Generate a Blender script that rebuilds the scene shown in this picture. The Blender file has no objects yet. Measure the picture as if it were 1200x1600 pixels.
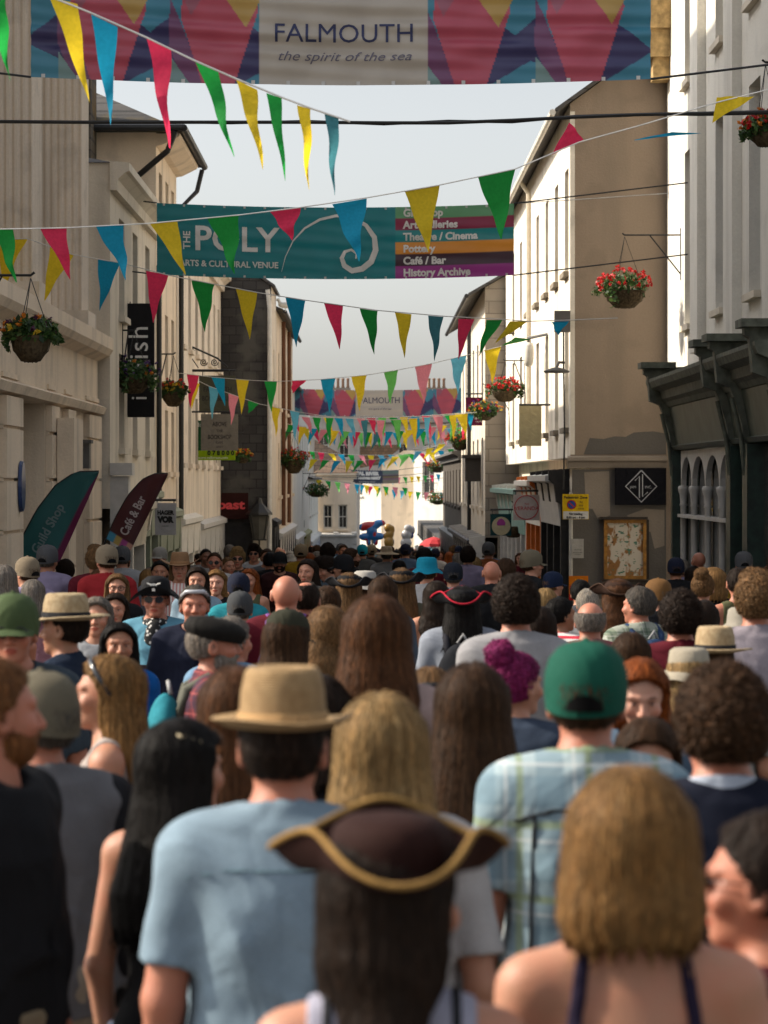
import bpy, math, random
import numpy as np
from mathutils import Vector, Matrix, Euler
PI = math.pi
R = math.radians
random.seed(11)
RNG = np.random.default_rng(5)
SC = bpy.context.scene
COL = SC.collection

# ------------------------------------------------------------------ camera, sky, sun, exposure
FPX, CX, HY, CAMZ = 4667.0, 580.0, 750.0, 2.14      # focal length in photo pixels, vanishing point, eye height
cam_d = bpy.data.cameras.new('camera')
cam = bpy.data.objects.new('camera', cam_d)
COL.objects.link(cam)
cam.location = (0, 0, CAMZ)
cam.rotation_euler = (R(90), 0, 0)
cam_d.sensor_fit = 'VERTICAL'
cam_d.sensor_width = 24.0
cam_d.sensor_height = 36.0
cam_d.lens = 36.0 * FPX / 1600.0
cam_d.shift_x = (600 - CX) / 1600.0
cam_d.shift_y = -(800 - HY) / 1600.0
cam_d.clip_start = 0.1
cam_d.clip_end = 5000
cam_d.dof.use_dof = True
cam_d.dof.focus_distance = 31.0
cam_d.dof.aperture_fstop = 6.0
cam_d.dof.aperture_blades = 9
SC.camera = cam

SUN_EL, SUN_AZ = R(36), R(-83)       # azimuth from +Y towards +X: the sun stands over the left roofs, a little ahead
world = bpy.data.worlds.new('World')
SC.world = world
world.use_nodes = True
wn, wl = world.node_tree.nodes, world.node_tree.links
bg = wn['Background']
sky = wn.new('ShaderNodeTexSky')
sky.sky_type = 'NISHITA'
sky.sun_disc = False
sky.sun_elevation = SUN_EL
sky.sun_rotation = SUN_AZ
sky.altitude = 0
sky.air_density = 1.0
sky.dust_density = 3.0
sky.ozone_density = 1.0
hsv = wn.new('ShaderNodeHueSaturation')
hsv.inputs['Saturation'].default_value = 0.30
wl.new(sky.outputs['Color'], hsv.inputs['Color'])
# bright summer haze: the sky whitens towards the horizon
tc = wn.new('ShaderNodeTexCoord')
sz = wn.new('ShaderNodeSeparateXYZ')
wl.new(tc.outputs['Generated'], sz.inputs[0])
mr = wn.new('ShaderNodeMapRange')
wl.new(sz.outputs['Z'], mr.inputs[0])
for i, v in enumerate((0.02, 0.16, 1.5, 0.98)): mr.inputs[1 + i].default_value = v
hz = wn.new('ShaderNodeVectorMath')
hz.operation = 'SCALE'
wl.new(hsv.outputs['Color'], hz.inputs[0])
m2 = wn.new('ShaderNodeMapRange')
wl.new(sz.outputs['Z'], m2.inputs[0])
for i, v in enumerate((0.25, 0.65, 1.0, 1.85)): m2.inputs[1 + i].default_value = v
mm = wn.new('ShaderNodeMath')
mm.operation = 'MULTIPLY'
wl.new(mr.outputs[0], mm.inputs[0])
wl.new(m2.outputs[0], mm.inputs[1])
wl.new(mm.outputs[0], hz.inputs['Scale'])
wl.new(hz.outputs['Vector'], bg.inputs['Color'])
bg.inputs['Strength'].default_value = 0.10
sd = bpy.data.lights.new('sun', 'SUN')
sun = bpy.data.objects.new('sun', sd)
COL.objects.link(sun)
sd.energy = 3.8
sd.angle = R(0.5)
sd.color = (1.0, 0.89, 0.73)
sdir = Vector((math.sin(SUN_AZ) * math.cos(SUN_EL), math.cos(SUN_AZ) * math.cos(SUN_EL), math.sin(SUN_EL)))
sun.rotation_euler = sdir.to_track_quat('Z', 'Y').to_euler()
sun.location = (-30, 20, 40)
vs = SC.view_settings
vs.view_transform = 'Standard'
vs.look = 'None'
vs.exposure = 0.95
vs.gamma = 1.0
vs.use_curve_mapping = False
SC.cycles.max_bounces = 8
SC.cycles.diffuse_bounces = 6
SC.cycles.glossy_bounces = 3
SC.cycles.transmission_bounces = 4
SC.cycles.use_denoising = True


def g(y):
    """height of the street: level near the camera, then falling gently away"""
    t = y - 14.0
    return 0.0 if t <= 0 else -0.0233 * (t - 3 * (1 - math.exp(-t / 3)))


def P(px, py, Y):
    return Vector(((px - CX) * Y / FPX, Y, CAMZ - (py - HY) * Y / FPX))


# ------------------------------------------------------------------ object helpers
def tag(o, label=None, cat=None, group=None, kind=None):
    if label: o['label'] = label
    if cat: o['category'] = cat
    if group: o['group'] = group
    if kind: o['kind'] = kind
    return o


def empty(name, loc=(0, 0, 0), rz=0.0, s=1.0):
    o = bpy.data.objects.new(name, None)
    COL.objects.link(o)
    o.location = loc
    o.rotation_euler = (0, 0, rz)
    o.scale = (s, s, s)
    o.empty_display_size = 0.1
    return o


def link(name, me, mat=None, parent=None, color=None):
    if mat is not None and len(me.materials) == 0:
        me.materials.append(mat)
    o = bpy.data.objects.new(name, me)
    COL.objects.link(o)
    if mat is not None and me.materials[0] != mat:
        o.material_slots[0].link = 'OBJECT'
        o.material_slots[0].material = mat
    if parent is not None: o.parent = parent
    if color is not None: o.color = (*color, 1.0)
    return o


def np_mesh(name, V, Q, smooth=True):
    """mesh from numpy verts and an (n,4) or (n,3) face array"""
    me = bpy.data.meshes.new(name)
    k = Q.shape[1]
    me.vertices.add(len(V)); me.vertices.foreach_set('co', np.ascontiguousarray(V, dtype=np.float32).ravel())
    me.loops.add(len(Q) * k); me.loops.foreach_set('vertex_index', np.ascontiguousarray(Q, dtype=np.int32).ravel())
    me.polygons.add(len(Q))
    me.polygons.foreach_set('loop_start', np.arange(0, len(Q) * k, k, dtype=np.int32))
    me.polygons.foreach_set('use_smooth', np.full(len(Q), smooth, dtype=bool))
    me.update(calc_edges=True)
    me.validate()
    return me


def set_col(me, rgb):
    """per-vertex colour attribute 'Col'"""
    a = me.attributes.new('Col', 'FLOAT_COLOR', 'POINT')
    c = np.ones((len(me.vertices), 4), dtype=np.float32)
    c[:, :3] = rgb
    a.data.foreach_set('color', c.ravel())


class Fr:
    """a wall frame: u runs along the wall, w into the building, z up"""
    def __init__(s, O, U, N):
        s.O, s.U, s.N = Vector((O[0], O[1])), Vector(U).normalized(), Vector(N).normalized()

    def p(s, u, w, z):
        q = s.O + s.U * u - s.N * w
        return (q.x, q.y, z)


def left(X): return Fr((X, 0), (0, 1), (1, 0))
def right(X): return Fr((X, 0), (0, 1), (-1, 0))
def facing(Y): return Fr((0, Y), (1, 0), (0, -1))


class MB:
    def __init__(s): s.v, s.f = [], []

    def poly(s, pts):
        n = len(s.v); s.v += [tuple(p) for p in pts]; s.f.append(tuple(range(n, n + len(pts)))); return s

    def hexa(s, c):
        n = len(s.v); s.v += [tuple(p) for p in c]
        for q in ((0, 3, 2, 1), (4, 5, 6, 7), (0, 1, 5, 4), (1, 2, 6, 5), (2, 3, 7, 6), (3, 0, 4, 7)):
            s.f.append(tuple(n + i for i in q))
        return s

    def box(s, x0, x1, y0, y1, z0, z1):
        return s.hexa([(x0, y0, z0), (x1, y0, z0), (x1, y1, z0), (x0, y1, z0), (x0, y0, z1), (x1, y0, z1), (x1, y1, z1), (x0, y1, z1)])

    def fbox(s, fr, u0, u1, w0, w1, z0, z1):
        p = fr.p
        return s.hexa([p(u0, w0, z0), p(u1, w0, z0), p(u1, w1, z0), p(u0, w1, z0), p(u0, w0, z1), p(u1, w0, z1), p(u1, w1, z1), p(u0, w1, z1)])

    def sweep(s, fr, prof, u0, u1):
        """extrude a (w,z) outline along u, ends closed"""
        n = len(s.v); k = len(prof)
        s.v += [fr.p(u0, w, z) for w, z in prof] + [fr.p(u1, w, z) for w, z in prof]
        for i in range(k):
            j = (i + 1) % k
            s.f.append((n + i, n + j, n + k + j, n + k + i))
        s.f.append(tuple(range(n, n + k))); s.f.append(tuple(range(n + 2 * k - 1, n + k - 1, -1)))
        return s

    def plate(s, fr, pts, w0, w1):
        """a (u,z) outline given thickness w0..w1"""
        n = len(s.v); k = len(pts)
        s.v += [fr.p(u, w0, z) for u, z in pts] + [fr.p(u, w1, z) for u, z in pts]
        for i in range(k):
            j = (i + 1) % k
            s.f.append((n + i, n + j, n + k + j, n + k + i))
        s.f.append(tuple(range(n, n + k))); s.f.append(tuple(range(n + 2 * k - 1, n + k - 1, -1)))
        return s

    def tube(s, pts, r, n=8, cap=True):
        pts = [Vector(p) for p in pts]
        rs = r if isinstance(r, (list, tuple)) else [r] * len(pts)
        base = len(s.v); ref = None
        for i, p in enumerate(pts):
            d = (pts[min(i + 1, len(pts) - 1)] - pts[max(i - 1, 0)]).normalized()
            if ref is None:
                ref = d.orthogonal().normalized()
            ref = (ref - d * ref.dot(d))
            ref = ref.normalized() if ref.length > 1e-6 else d.orthogonal().normalized()
            b = d.cross(ref)
            for k in range(n):
                a = 2 * PI * k / n
                s.v.append(tuple(p + (ref * math.cos(a) + b * math.sin(a)) * rs[i]))
        for i in range(len(pts) - 1):
            for k in range(n):
                a, b2 = base + i * n + k, base + i * n + (k + 1) % n
                s.f.append((a, b2, b2 + n, a + n))
        if cap:
            s.f.append(tuple(base + k for k in range(n - 1, -1, -1)))
            s.f.append(tuple(base + (len(pts) - 1) * n + k for k in range(n)))
        return s

    def lathe(s, prof, c=(0, 0, 0), n=20, sx=1, sy=1, fz=None):
        base = len(s.v)
        for r, z in prof:
            for k in range(n):
                a = 2 * PI * k / n
                s.v.append((c[0] + r * sx * math.cos(a), c[1] + r * sy * math.sin(a), c[2] + z + (fz(r, a) if fz else 0)))
        for i in range(len(prof) - 1):
            for k in range(n):
                a, b = base + i * n + k, base + i * n + (k + 1) % n
                s.f.append((a, b, b + n, a + n))
        return s

    def mesh(s, name, smooth=False):
        me = bpy.data.meshes.new(name)
        me.from_pydata(s.v, [], s.f)
        if smooth: me.polygons.foreach_set('use_smooth', [True] * len(me.polygons))
        me.update()
        return me

    def build(s, name, mat, parent=None, smooth=False, color=None):
        return link(name, s.mesh(name, smooth), mat, parent, color)


# ------------------------------------------------------------------ materials
MATS = {}


class NT:
    def __init__(s, m):
        s.n, s.l = m.node_tree.nodes, m.node_tree.links

    def new(s, t, **kw):
        nd = s.n.new(t)
        for k, v in kw.items():
            if hasattr(nd, k) and k not in nd.inputs: setattr(nd, k, v)
            else: nd.inputs[k].default_value = v
        return nd

    def link(s, a, b): s.l.new(a, b)

    def mix(s, fac, a, b, mode='MIX'):
        nd = s.n.new('ShaderNodeMix'); nd.data_type = 'RGBA'; nd.blend_type = mode
        for val, idx in ((fac, 0), (a, 6), (b, 7)):
            if hasattr(val, 'is_linked'): s.l.new(val, nd.inputs[idx])
            elif isinstance(val, (tuple, list)): nd.inputs[idx].default_value = (*val, 1) if len(val) == 3 else val
            else: nd.inputs[idx].default_value = val
        return nd.outputs[2]

    def math(s, op, a, b=0.0, c=None):
        nd = s.n.new('ShaderNodeMath'); nd.operation = op
        for i, val in enumerate((a, b) if c is None else (a, b, c)):
            if hasattr(val, 'is_linked'): s.l.new(val, nd.inputs[i])
            else: nd.inputs[i].default_value = val
        return nd.outputs[0]

    def ramp(s, src, lo, hi):
        nd = s.n.new('ShaderNodeMapRange')
        s.l.new(src, nd.inputs[0]); nd.inputs[1].default_value = lo; nd.inputs[2].default_value = hi
        return nd.outputs[0]

    def noise(s, coord, scale, detail=4.0, stretch=None):
        if stretch:
            mp = s.n.new('ShaderNodeMapping'); mp.inputs['Scale'].default_value = stretch
            s.l.new(coord, mp.inputs['Vector']); coord = mp.outputs['Vector']
        nd = s.n.new('ShaderNodeTexNoise'); nd.inputs['Scale'].default_value = scale; nd.inputs['Detail'].default_value = detail
        s.l.new(coord, nd.inputs['Vector'])
        return nd.outputs['Fac']


def newmat(name, rough=0.7, spec=0.3):
    m = bpy.data.materials.new(name); m.use_nodes = True
    t = NT(m); b = t.n['Principled BSDF']
    b.inputs['Roughness'].default_value = rough
    b.inputs['Specular IOR Level'].default_value = spec
    return m, t, b


def geo(t): return t.new('ShaderNodeNewGeometry').outputs['Position']
def objc(t): return t.new('ShaderNodeTexCoord').outputs['Object']


def bump(t, b, h, strength=0.3, dist=0.01):
    nd = t.new('ShaderNodeBump'); nd.inputs['Strength'].default_value = strength; nd.inputs['Distance'].default_value = dist
    t.link(h, nd.inputs['Height']); t.link(nd.outputs['Normal'], b.inputs['Normal'])


def plain(name, c, rough=0.6, spec=0.3, metal=0.0, var=0.12, scale=6.0, bmp=0.0):
    if name in MATS: return MATS[name]
    m, t, b = newmat(name, rough, spec)
    b.inputs['Metallic'].default_value = metal
    n = t.noise(geo(t), scale, 5)
    k = t.ramp(n, 0.3, 0.7)
    lo = tuple(x * (1 - var) for x in c); hi = tuple(min(1, x * (1 + var)) for x in c)
    t.link(t.mix(k, lo, hi), b.inputs['Base Color'])
    if bmp: bump(t, b, n, bmp)
    MATS[name] = m
    return m


def stucco(name, c, dirt=(0.16, 0.13, 0.10), amount=0.5, rough=0.88):
    """painted render: cloudy tone, rain streaks down the wall, blotches, fine grain"""
    if name in MATS: return MATS[name]
    m, t, b = newmat(name, rough, 0.2)
    p = geo(t)
    big = t.ramp(t.noise(p, 0.55, 6), 0.35, 0.7)
    col = t.mix(t.math('MULTIPLY', big, 0.35), c, tuple(x * 0.72 for x in c))
    streak = t.ramp(t.noise(p, 1.5, 4, (1, 1, 0.12)), 0.52, 0.76)
    col = t.mix(t.math('MULTIPLY', streak, 0.75 * amount), col, dirt)
    blot = t.ramp(t.noise(p, 1.7, 9), 0.56, 0.68)
    col = t.mix(t.math('MULTIPLY', blot, 0.6 * amount), col, tuple(x * 0.55 for x in c))
    fine = t.noise(p, 30, 6)
    col = t.mix(t.math('MULTIPLY', t.ramp(fine, 0.35, 0.75), 0.22), col, tuple(x * 0.6 for x in c))
    t.link(col, b.inputs['Base Color'])
    bump(t, b, t.math('ADD', fine, t.noise(p, 4, 4)), 0.35, 0.02)
    MATS[name] = m
    return m


def bricky(name, c1, c2, mortar, w, h, ms=0.012, axis='YZ', rough=0.8, moss=None, off=0.5, bs=0.5):
    """courses of slate, tile, stone or paving"""
    if name in MATS: return MATS[name]
    m, t, b = newmat(name, rough, 0.3)
    p = geo(t)
    sx = t.new('ShaderNodeSeparateXYZ'); t.link(p, sx.inputs[0])
    cb = t.new('ShaderNodeCombineXYZ')
    t.link(sx.outputs[axis[0]], cb.inputs[0]); t.link(sx.outputs[axis[1]], cb.inputs[1])
    br = t.new('ShaderNodeTexBrick')
    t.link(cb.outputs[0], br.inputs['Vector'])
    br.inputs['Color1'].default_value = (*c1, 1); br.inputs['Color2'].default_value = (*c2, 1); br.inputs['Mortar'].default_value = (*mortar, 1)
    br.inputs['Scale'].default_value = 1.0; br.inputs['Mortar Size'].default_value = ms
    br.inputs['Brick Width'].default_value = w; br.inputs['Row Height'].default_value = h
    br.offset = off
    col = t.mix(t.math('MULTIPLY', t.ramp(t.noise(p, 1.5, 8), 0.4, 0.7), 0.5), br.outputs['Color'], tuple(x * 0.5 for x in c1))
    if moss: col = t.mix(t.ramp(t.noise(p, 1.1, 8), 0.55, 0.66), col, moss)
    t.link(col, b.inputs['Base Color'])
    bump(t, b, t.math('ADD', t.math('MULTIPLY', br.outputs['Fac'], -1.0), t.math('MULTIPLY', t.noise(p, 14, 6), 0.6)), bs, 0.02)
    MATS[name] = m
    return m


def by_object(name, rough=0.8, spec=0.2, kind='cloth'):
    """one material for many objects: the colour is the object's own"""
    if name in MATS: return MATS[name]
    m, t, b = newmat(name, rough, spec)
    oi = t.new('ShaderNodeObjectInfo'); c = oi.outputs['Color']
    p = objc(t)
    if kind == 'cloth':
        n = t.noise(p, 9, 5); w = t.noise(p, 260, 2)
        f = t.new('ShaderNodeTexNoise'); f.inputs['Scale'].default_value = 5.0; f.inputs['Distortion'].default_value = 1.2; t.link(p, f.inputs['Vector'])
        col = t.mix(t.math('MULTIPLY', t.ramp(w, 0.3, 0.7), 0.22), c, (0, 0, 0))
        col = t.mix(t.math('MULTIPLY', t.ramp(n, 0.35, 0.75), 0.16), col, (0.0, 0.0, 0.0))
        t.link(col, b.inputs['Base Color'])
        bump(t, b, t.math('ADD', t.math('MULTIPLY', f.outputs['Fac'], 1.0), t.math('MULTIPLY', w, 0.05)), 0.55, 0.035)
    elif kind == 'skin':
        at = t.new('ShaderNodeAttribute', attribute_name='Col')
        n = t.noise(p, 22, 5)
        col = t.mix(1.0, c, at.outputs['Color'], 'MULTIPLY')
        col = t.mix(t.math('MULTIPLY', t.ramp(n, 0.4, 0.75), 0.3), col, (0.42, 0.12, 0.07))
        t.link(col, b.inputs['Base Color'])
        bump(t, b, t.noise(p, 120, 3), 0.15, 0.004)
        b.inputs['Subsurface Weight'].default_value = 0.08
        b.inputs['Subsurface Radius'].default_value = (0.02, 0.008, 0.004)
    elif kind == 'hair':
        at = t.new('ShaderNodeAttribute', attribute_name='Col'); c = t.mix(1.0, c, at.outputs['Color'], 'MULTIPLY')
        st = t.noise(p, 55, 4, (1, 1, 0.05)); st2 = t.noise(p, 170, 3, (1, 1, 0.04)); big = t.noise(p, 14, 3, (1, 1, 0.25))
        col = t.mix(t.ramp(st, 0.3, 0.68), t.mix(1.0, c, (0.7, 0.68, 0.66), 'MULTIPLY'), t.mix(1.0, c, (1.1, 1.05, 1.0), 'MULTIPLY'))
        col = t.mix(t.math('MULTIPLY', t.ramp(big, 0.42, 0.7), 0.5), col, t.mix(1.0, c, (1.35, 1.2, 1.05), 'MULTIPLY'))
        col = t.mix(t.math('MULTIPLY', t.ramp(st2, 0.45, 0.7), 0.2), col, (0.01, 0.008, 0.006))
        t.link(col, b.inputs['Base Color'])
        bump(t, b, t.math('ADD', st, t.math('MULTIPLY', st2, 0.9)), 0.22, 0.005)
    elif kind == 'straw':
        w = t.new('ShaderNodeTexWave'); w.inputs['Scale'].default_value = 60; w.bands_direction = 'Z'; w.inputs['Distortion'].default_value = 2; t.link(p, w.inputs['Vector'])
        n = t.noise(p, 45, 5)
        col = t.mix(t.math('MULTIPLY', t.ramp(n, 0.35, 0.7), 0.55), c, tuple((0.16, 0.09, 0.035)))
        t.link(col, b.inputs['Base Color'])
        bump(t, b, t.math('ADD', w.outputs['Fac'], n), 0.5, 0.006)
    MATS[name] = m
    return m


def attr_mat(name, rough=0.6, transl=0.0, spec=0.25, bmp=0.0, mul=None):
    """colour comes from the mesh's own 'Col' attribute (prints, petals, leaves)"""
    if name in MATS: return MATS[name]
    m, t, b = newmat(name, rough, spec)
    at = t.new('ShaderNodeAttribute', attribute_name='Col')
    col = at.outputs['Color']
    n = t.noise(objc(t), 3, 6)
    col = t.mix(t.math('MULTIPLY', t.ramp(n, 0.4, 0.75), 0.2), col, t.mix(1.0, col, (0.5, 0.5, 0.5), 'MULTIPLY'))
    t.link(col, b.inputs['Base Color'])
    if bmp: bump(t, b, t.noise(objc(t), 12, 5), bmp, 0.02)
    if transl: translucent(t, b, col, transl)
    MATS[name] = m
    return m


def translucent(t, b, col, f):
    tr = t.new('ShaderNodeBsdfTranslucent'); t.link(col, tr.inputs['Color'])
    mx = t.new('ShaderNodeMixShader'); mx.inputs[0].default_value = f
    t.link(b.outputs[0], mx.inputs[1]); t.link(tr.outputs[0], mx.inputs[2])
    t.link(mx.outputs[0], t.n['Material Output'].inputs['Surface'])


def flag_mat():
    m, t, b = newmat('bunting cloth', 0.75, 0.2)
    oi = t.new('ShaderNodeObjectInfo'); w = t.noise(objc(t), 40, 3)
    col = t.mix(t.math('MULTIPLY', t.ramp(w, 0.3, 0.7), 0.15), oi.outputs['Color'], (0, 0, 0))
    t.link(col, b.inputs['Base Color']); translucent(t, b, col, 0.6)
    return m


def plaid(name, base, s1, s2, s3, fx=7.0, fz=7.0):
    if name in MATS: return MATS[name]
    m, t, b = newmat(name, 0.85, 0.15)
    p = objc(t)
    n = t.noise(p, 3, 2)
    sx = t.new('ShaderNodeSeparateXYZ'); t.link(p, sx.inputs[0])
    def band(ax, f, a, w, ph=0.0):
        v = t.math('FRACT', t.math('ADD', t.math('MULTIPLY', t.math('ADD', sx.outputs[ax], t.math('MULTIPLY', n, 0.02)), f), ph))
        d = t.math('ABSOLUTE', t.math('SUBTRACT', v, a))
        return t.math('LESS_THAN', d, w)
    col = base
    col = t.mix(t.math('MULTIPLY', band(0, fx, 0.5, 0.2), 0.6), col, s1)
    col = t.mix(t.math('MULTIPLY', band(2, fz, 0.5, 0.2), 0.6), col, s1)
    col = t.mix(t.math('MULTIPLY', band(0, fx, 0.06, 0.05), 0.7), col, s2)
    col = t.mix(t.math('MULTIPLY', band(2, fz, 0.06, 0.05), 0.7), col, s2)
    col = t.mix(t.math('MULTIPLY', band(0, fx, 0.85, 0.02), 0.7), col, s3)
    col = t.mix(t.math('MULTIPLY', band(2, fz, 0.85, 0.02), 0.7), col, s3)
    t.link(col, b.inputs['Base Color'])
    f = t.new('ShaderNodeTexNoise'); f.inputs['Scale'].default_value = 6.0; f.inputs['Distortion'].default_value = 1.2; t.link(p, f.inputs['Vector'])
    bump(t, b, f.outputs['Fac'], 0.6, 0.03)
    MATS[name] = m
    return m


def stripes(name, a, c, f=22.0, ax=2):
    m, t, b = newmat(name, 0.85, 0.15)
    sx = t.new('ShaderNodeSeparateXYZ'); t.link(objc(t), sx.inputs[0])
    t.link(t.mix(t.math('LESS_THAN', t.math('FRACT', t.math('MULTIPLY', sx.outputs[ax], f)), 0.5), a, c), b.inputs['Base Color'])
    return m


def glassy():
    m, t, b = newmat('window glass', 0.06, 0.6)
    p = geo(t)
    n = t.noise(p, 0.9, 4)
    t.link(t.mix(t.ramp(n, 0.35, 0.65), (0.012, 0.013, 0.014), (0.07, 0.065, 0.055)), b.inputs['Base Color'])
    bump(t, b, t.noise(p, 1.6, 2), 0.12, 0.02)
    return m


GLASS = glassy()
FLAG = flag_mat()
CLOTH = by_object('woven cloth', 0.85, 0.08)
SKIN = by_object('skin', 0.55, 0.35, 'skin')
HAIR = by_object('hair', 0.62, 0.10, 'hair')
STRAW = by_object('straw weave', 0.75, 0.25, 'straw')
FELT = by_object('hat felt', 0.8, 0.08, 'cloth')
PAINT = by_object('flat paint', 0.7, 0.10, 'cloth')
PRINT = attr_mat('printed cloth', 0.36, 0.3, 0.5)
LEAF = attr_mat('leaves', 0.5, 0.3, 0.35)
SLATE = bricky('slate roof', (0.055, 0.052, 0.05), (0.085, 0.08, 0.075), (0.02, 0.02, 0.02), 0.32, 0.20, 0.01, 'YZ', 0.7, (0.10, 0.075, 0.03))
SLATEX = bricky('slate hanging', (0.035, 0.032, 0.03), (0.06, 0.056, 0.052), (0.014, 0.013, 0.012), 0.36, 0.24, 0.012, 'XZ', 0.72, (0.075, 0.07, 0.06))
STONEX = bricky('stone block', (0.30, 0.26, 0.21), (0.22, 0.19, 0.155), (0.14, 0.12, 0.10), 0.9, 0.33, 0.012, 'XZ')
IRON = plain('black iron', (0.012, 0.012, 0.012), 0.5, 0.4)
LEAD = plain('lead grey', (0.10, 0.095, 0.09), 0.7, 0.2)
ROPE = plain('white cord', (0.6, 0.58, 0.54), 0.8)
WHITEP = plain('white paint', (0.62, 0.59, 0.53), 0.6, bmp=0.1)
FRAMEP = plain('sash paint', (0.55, 0.52, 0.46), 0.5)


# ------------------------------------------------------------------ organic shapes: distance fields and a surface-nets mesher
def axis(*segs):
    """axis(start, (step, end), (step, end) ...): a coordinate axis of varying fineness"""
    out = [segs[0]]
    for st, en in segs[1:]:
        n = max(1, int(round((en - out[-1]) / st)))
        out += list(np.linspace(out[-1], en, n + 1)[1:])
    return np.array(out)


def sm_min(a, b, k):
    h = np.clip(0.5 + 0.5 * (b - a) / k, 0, 1)
    return b + (a - b) * h - k * h * (1 - h)


def wob(x, y, z, f, seed=0):
    r = np.random.default_rng(seed); o = 0
    for i in range(5):
        d = r.normal(size=3); d /= np.linalg.norm(d); fr = f * r.uniform(0.6, 1.6)
        o = o + np.sin((x * d[0] + y * d[1] + z * d[2]) * fr + r.uniform(0, 6.28))
    return o / 5


class SDF:
    def __init__(s, xs, ys, zs):
        s.ax = (xs, ys, zs); s.F = np.full((len(xs), len(ys), len(zs)), 0.5, dtype=np.float32)

    def block(s, lo, hi):
        sl = []
        for a, l, h in zip(s.ax, lo, hi):
            i0 = max(0, int(np.searchsorted(a, l)) - 1); i1 = min(len(a), int(np.searchsorted(a, h)) + 1)
            sl.append(slice(i0, i1))
        sl = tuple(sl)
        X, Y, Z = np.meshgrid(*(a[q] for a, q in zip(s.ax, sl)), indexing='ij')
        return sl, X, Y, Z

    def add(s, fn, lo, hi, k=0.02):
        sl, X, Y, Z = s.block(lo, hi)
        if X.size: s.F[sl] = sm_min(s.F[sl], fn(X, Y, Z), k)

    def caps(s, a, b, ra, rb, k=0.02, m=0.07):
        a, b = np.array(a, float), np.array(b, float); r = max(ra, rb) + m
        d = b - a; dd = d @ d
        def fn(X, Y, Z):
            t = np.clip(((X - a[0]) * d[0] + (Y - a[1]) * d[1] + (Z - a[2]) * d[2]) / dd, 0, 1)
            return np.sqrt((X - a[0] - t * d[0]) ** 2 + (Y - a[1] - t * d[1]) ** 2 + (Z - a[2] - t * d[2]) ** 2) - (ra + (rb - ra) * t)
        s.add(fn, np.minimum(a, b) - r, np.maximum(a, b) + r, k)

    def ell(s, c, r, k=0.02, m=0.07):
        c, r = np.array(c, float), np.array(r, float)
        s.add(lambda X, Y, Z: ell_f(X, Y, Z, c, r), c - r - m, c + r + m, k)

    def mesh(s, name):
        return nets(s.F, *s.ax, name)


def ell_f(X, Y, Z, c, r):
    x, y, z = (X - c[0]) / r[0], (Y - c[1]) / r[1], (Z - c[2]) / r[2]
    k0 = np.sqrt(x * x + y * y + z * z) + 1e-9
    k1 = np.sqrt((x / r[0]) ** 2 + (y / r[1]) ** 2 + (z / r[2]) ** 2) + 1e-9
    return k0 * (k0 - 1) / k1


def caps_f(X, Y, Z, a, b, ra, rb):
    d = [b[i] - a[i] for i in range(3)]; dd = sum(q * q for q in d)
    t = np.clip(((X - a[0]) * d[0] + (Y - a[1]) * d[1] + (Z - a[2]) * d[2]) / dd, 0, 1)
    return np.sqrt((X - a[0] - t * d[0]) ** 2 + (Y - a[1] - t * d[1]) ** 2 + (Z - a[2] - t * d[2]) ** 2) - (ra + (rb - ra) * t)


def nets(F, xs, ys, zs, name):
    S = F < 0
    nx, ny, nz = F.shape
    c = [S[i:nx - 1 + i, j:ny - 1 + j, k:nz - 1 + k] for i in (0, 1) for j in (0, 1) for k in (0, 1)]
    tot = sum(q.astype(np.int8) for q in c)
    act = (tot > 0) & (tot < 8)
    I, J, K = np.nonzero(act)
    idx = np.full(act.shape, -1, dtype=np.int64); idx[I, J, K] = np.arange(len(I))
    acc = np.zeros((len(I), 3)); cnt = np.zeros(len(I))
    for a in range(3):
        for p in (0, 1):
            for q in (0, 1):
                o = [0, 0, 0]; others = [b for b in range(3) if b != a]
                o[others[0]], o[others[1]] = p, q
                o2 = list(o); o2[a] = 1
                f0 = F[I + o[0], J + o[1], K + o[2]]; f1 = F[I + o2[0], J + o2[1], K + o2[2]]
                m = (f0 < 0) != (f1 < 0)
                t = np.where(m, f0 / np.where(m, f0 - f1, 1), 0)
                p0 = np.stack([xs[I + o[0]], ys[J + o[1]], zs[K + o[2]]], 1); p1 = np.stack([xs[I + o2[0]], ys[J + o2[1]], zs[K + o2[2]]], 1)
                acc += np.where(m[:, None], p0 + (p1 - p0) * t[:, None], 0); cnt += m
    V = acc / np.maximum(cnt, 1)[:, None]
    Q = []
    for a in range(3):
        sl0 = [slice(None)] * 3; sl1 = [slice(None)] * 3
        sl0[a] = slice(0, -1); sl1[a] = slice(1, None)
        A, B = S[tuple(sl0)], S[tuple(sl1)]
        E = np.nonzero(A != B)
        o = [b for b in range(3) if b != a]
        ok = (E[o[0]] > 0) & (E[o[1]] > 0) & (E[o[0]] < F.shape[o[0]] - 1) & (E[o[1]] < F.shape[o[1]] - 1)
        E = [e[ok] for e in E]
        inside = A[E[0], E[1], E[2]]
        def cell(d0, d1):
            e = [x.copy() for x in E]; e[o[0]] = e[o[0]] - d0; e[o[1]] = e[o[1]] - d1
            return idx[e[0], e[1], e[2]]
        quad = np.stack([cell(1, 1), cell(0, 1), cell(0, 0), cell(1, 0)], 1)
        flip = inside if a != 1 else ~inside
        quad[~flip] = quad[~flip][:, ::-1]
        Q.append(quad)
    Q = np.concatenate(Q)
    Q = Q[(Q >= 0).all(1)]
    return np_mesh(name, V, Q)


# ------------------------------------------------------------------ people: bodies, clothes, hair and hats as shared shapes
PIV = np.array([0, -0.012, 1.50])           # where the head turns on the neck
SKC, SKR = np.array([0, -0.012, 1.615]), np.array([0.076, 0.096, 0.089])


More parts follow.
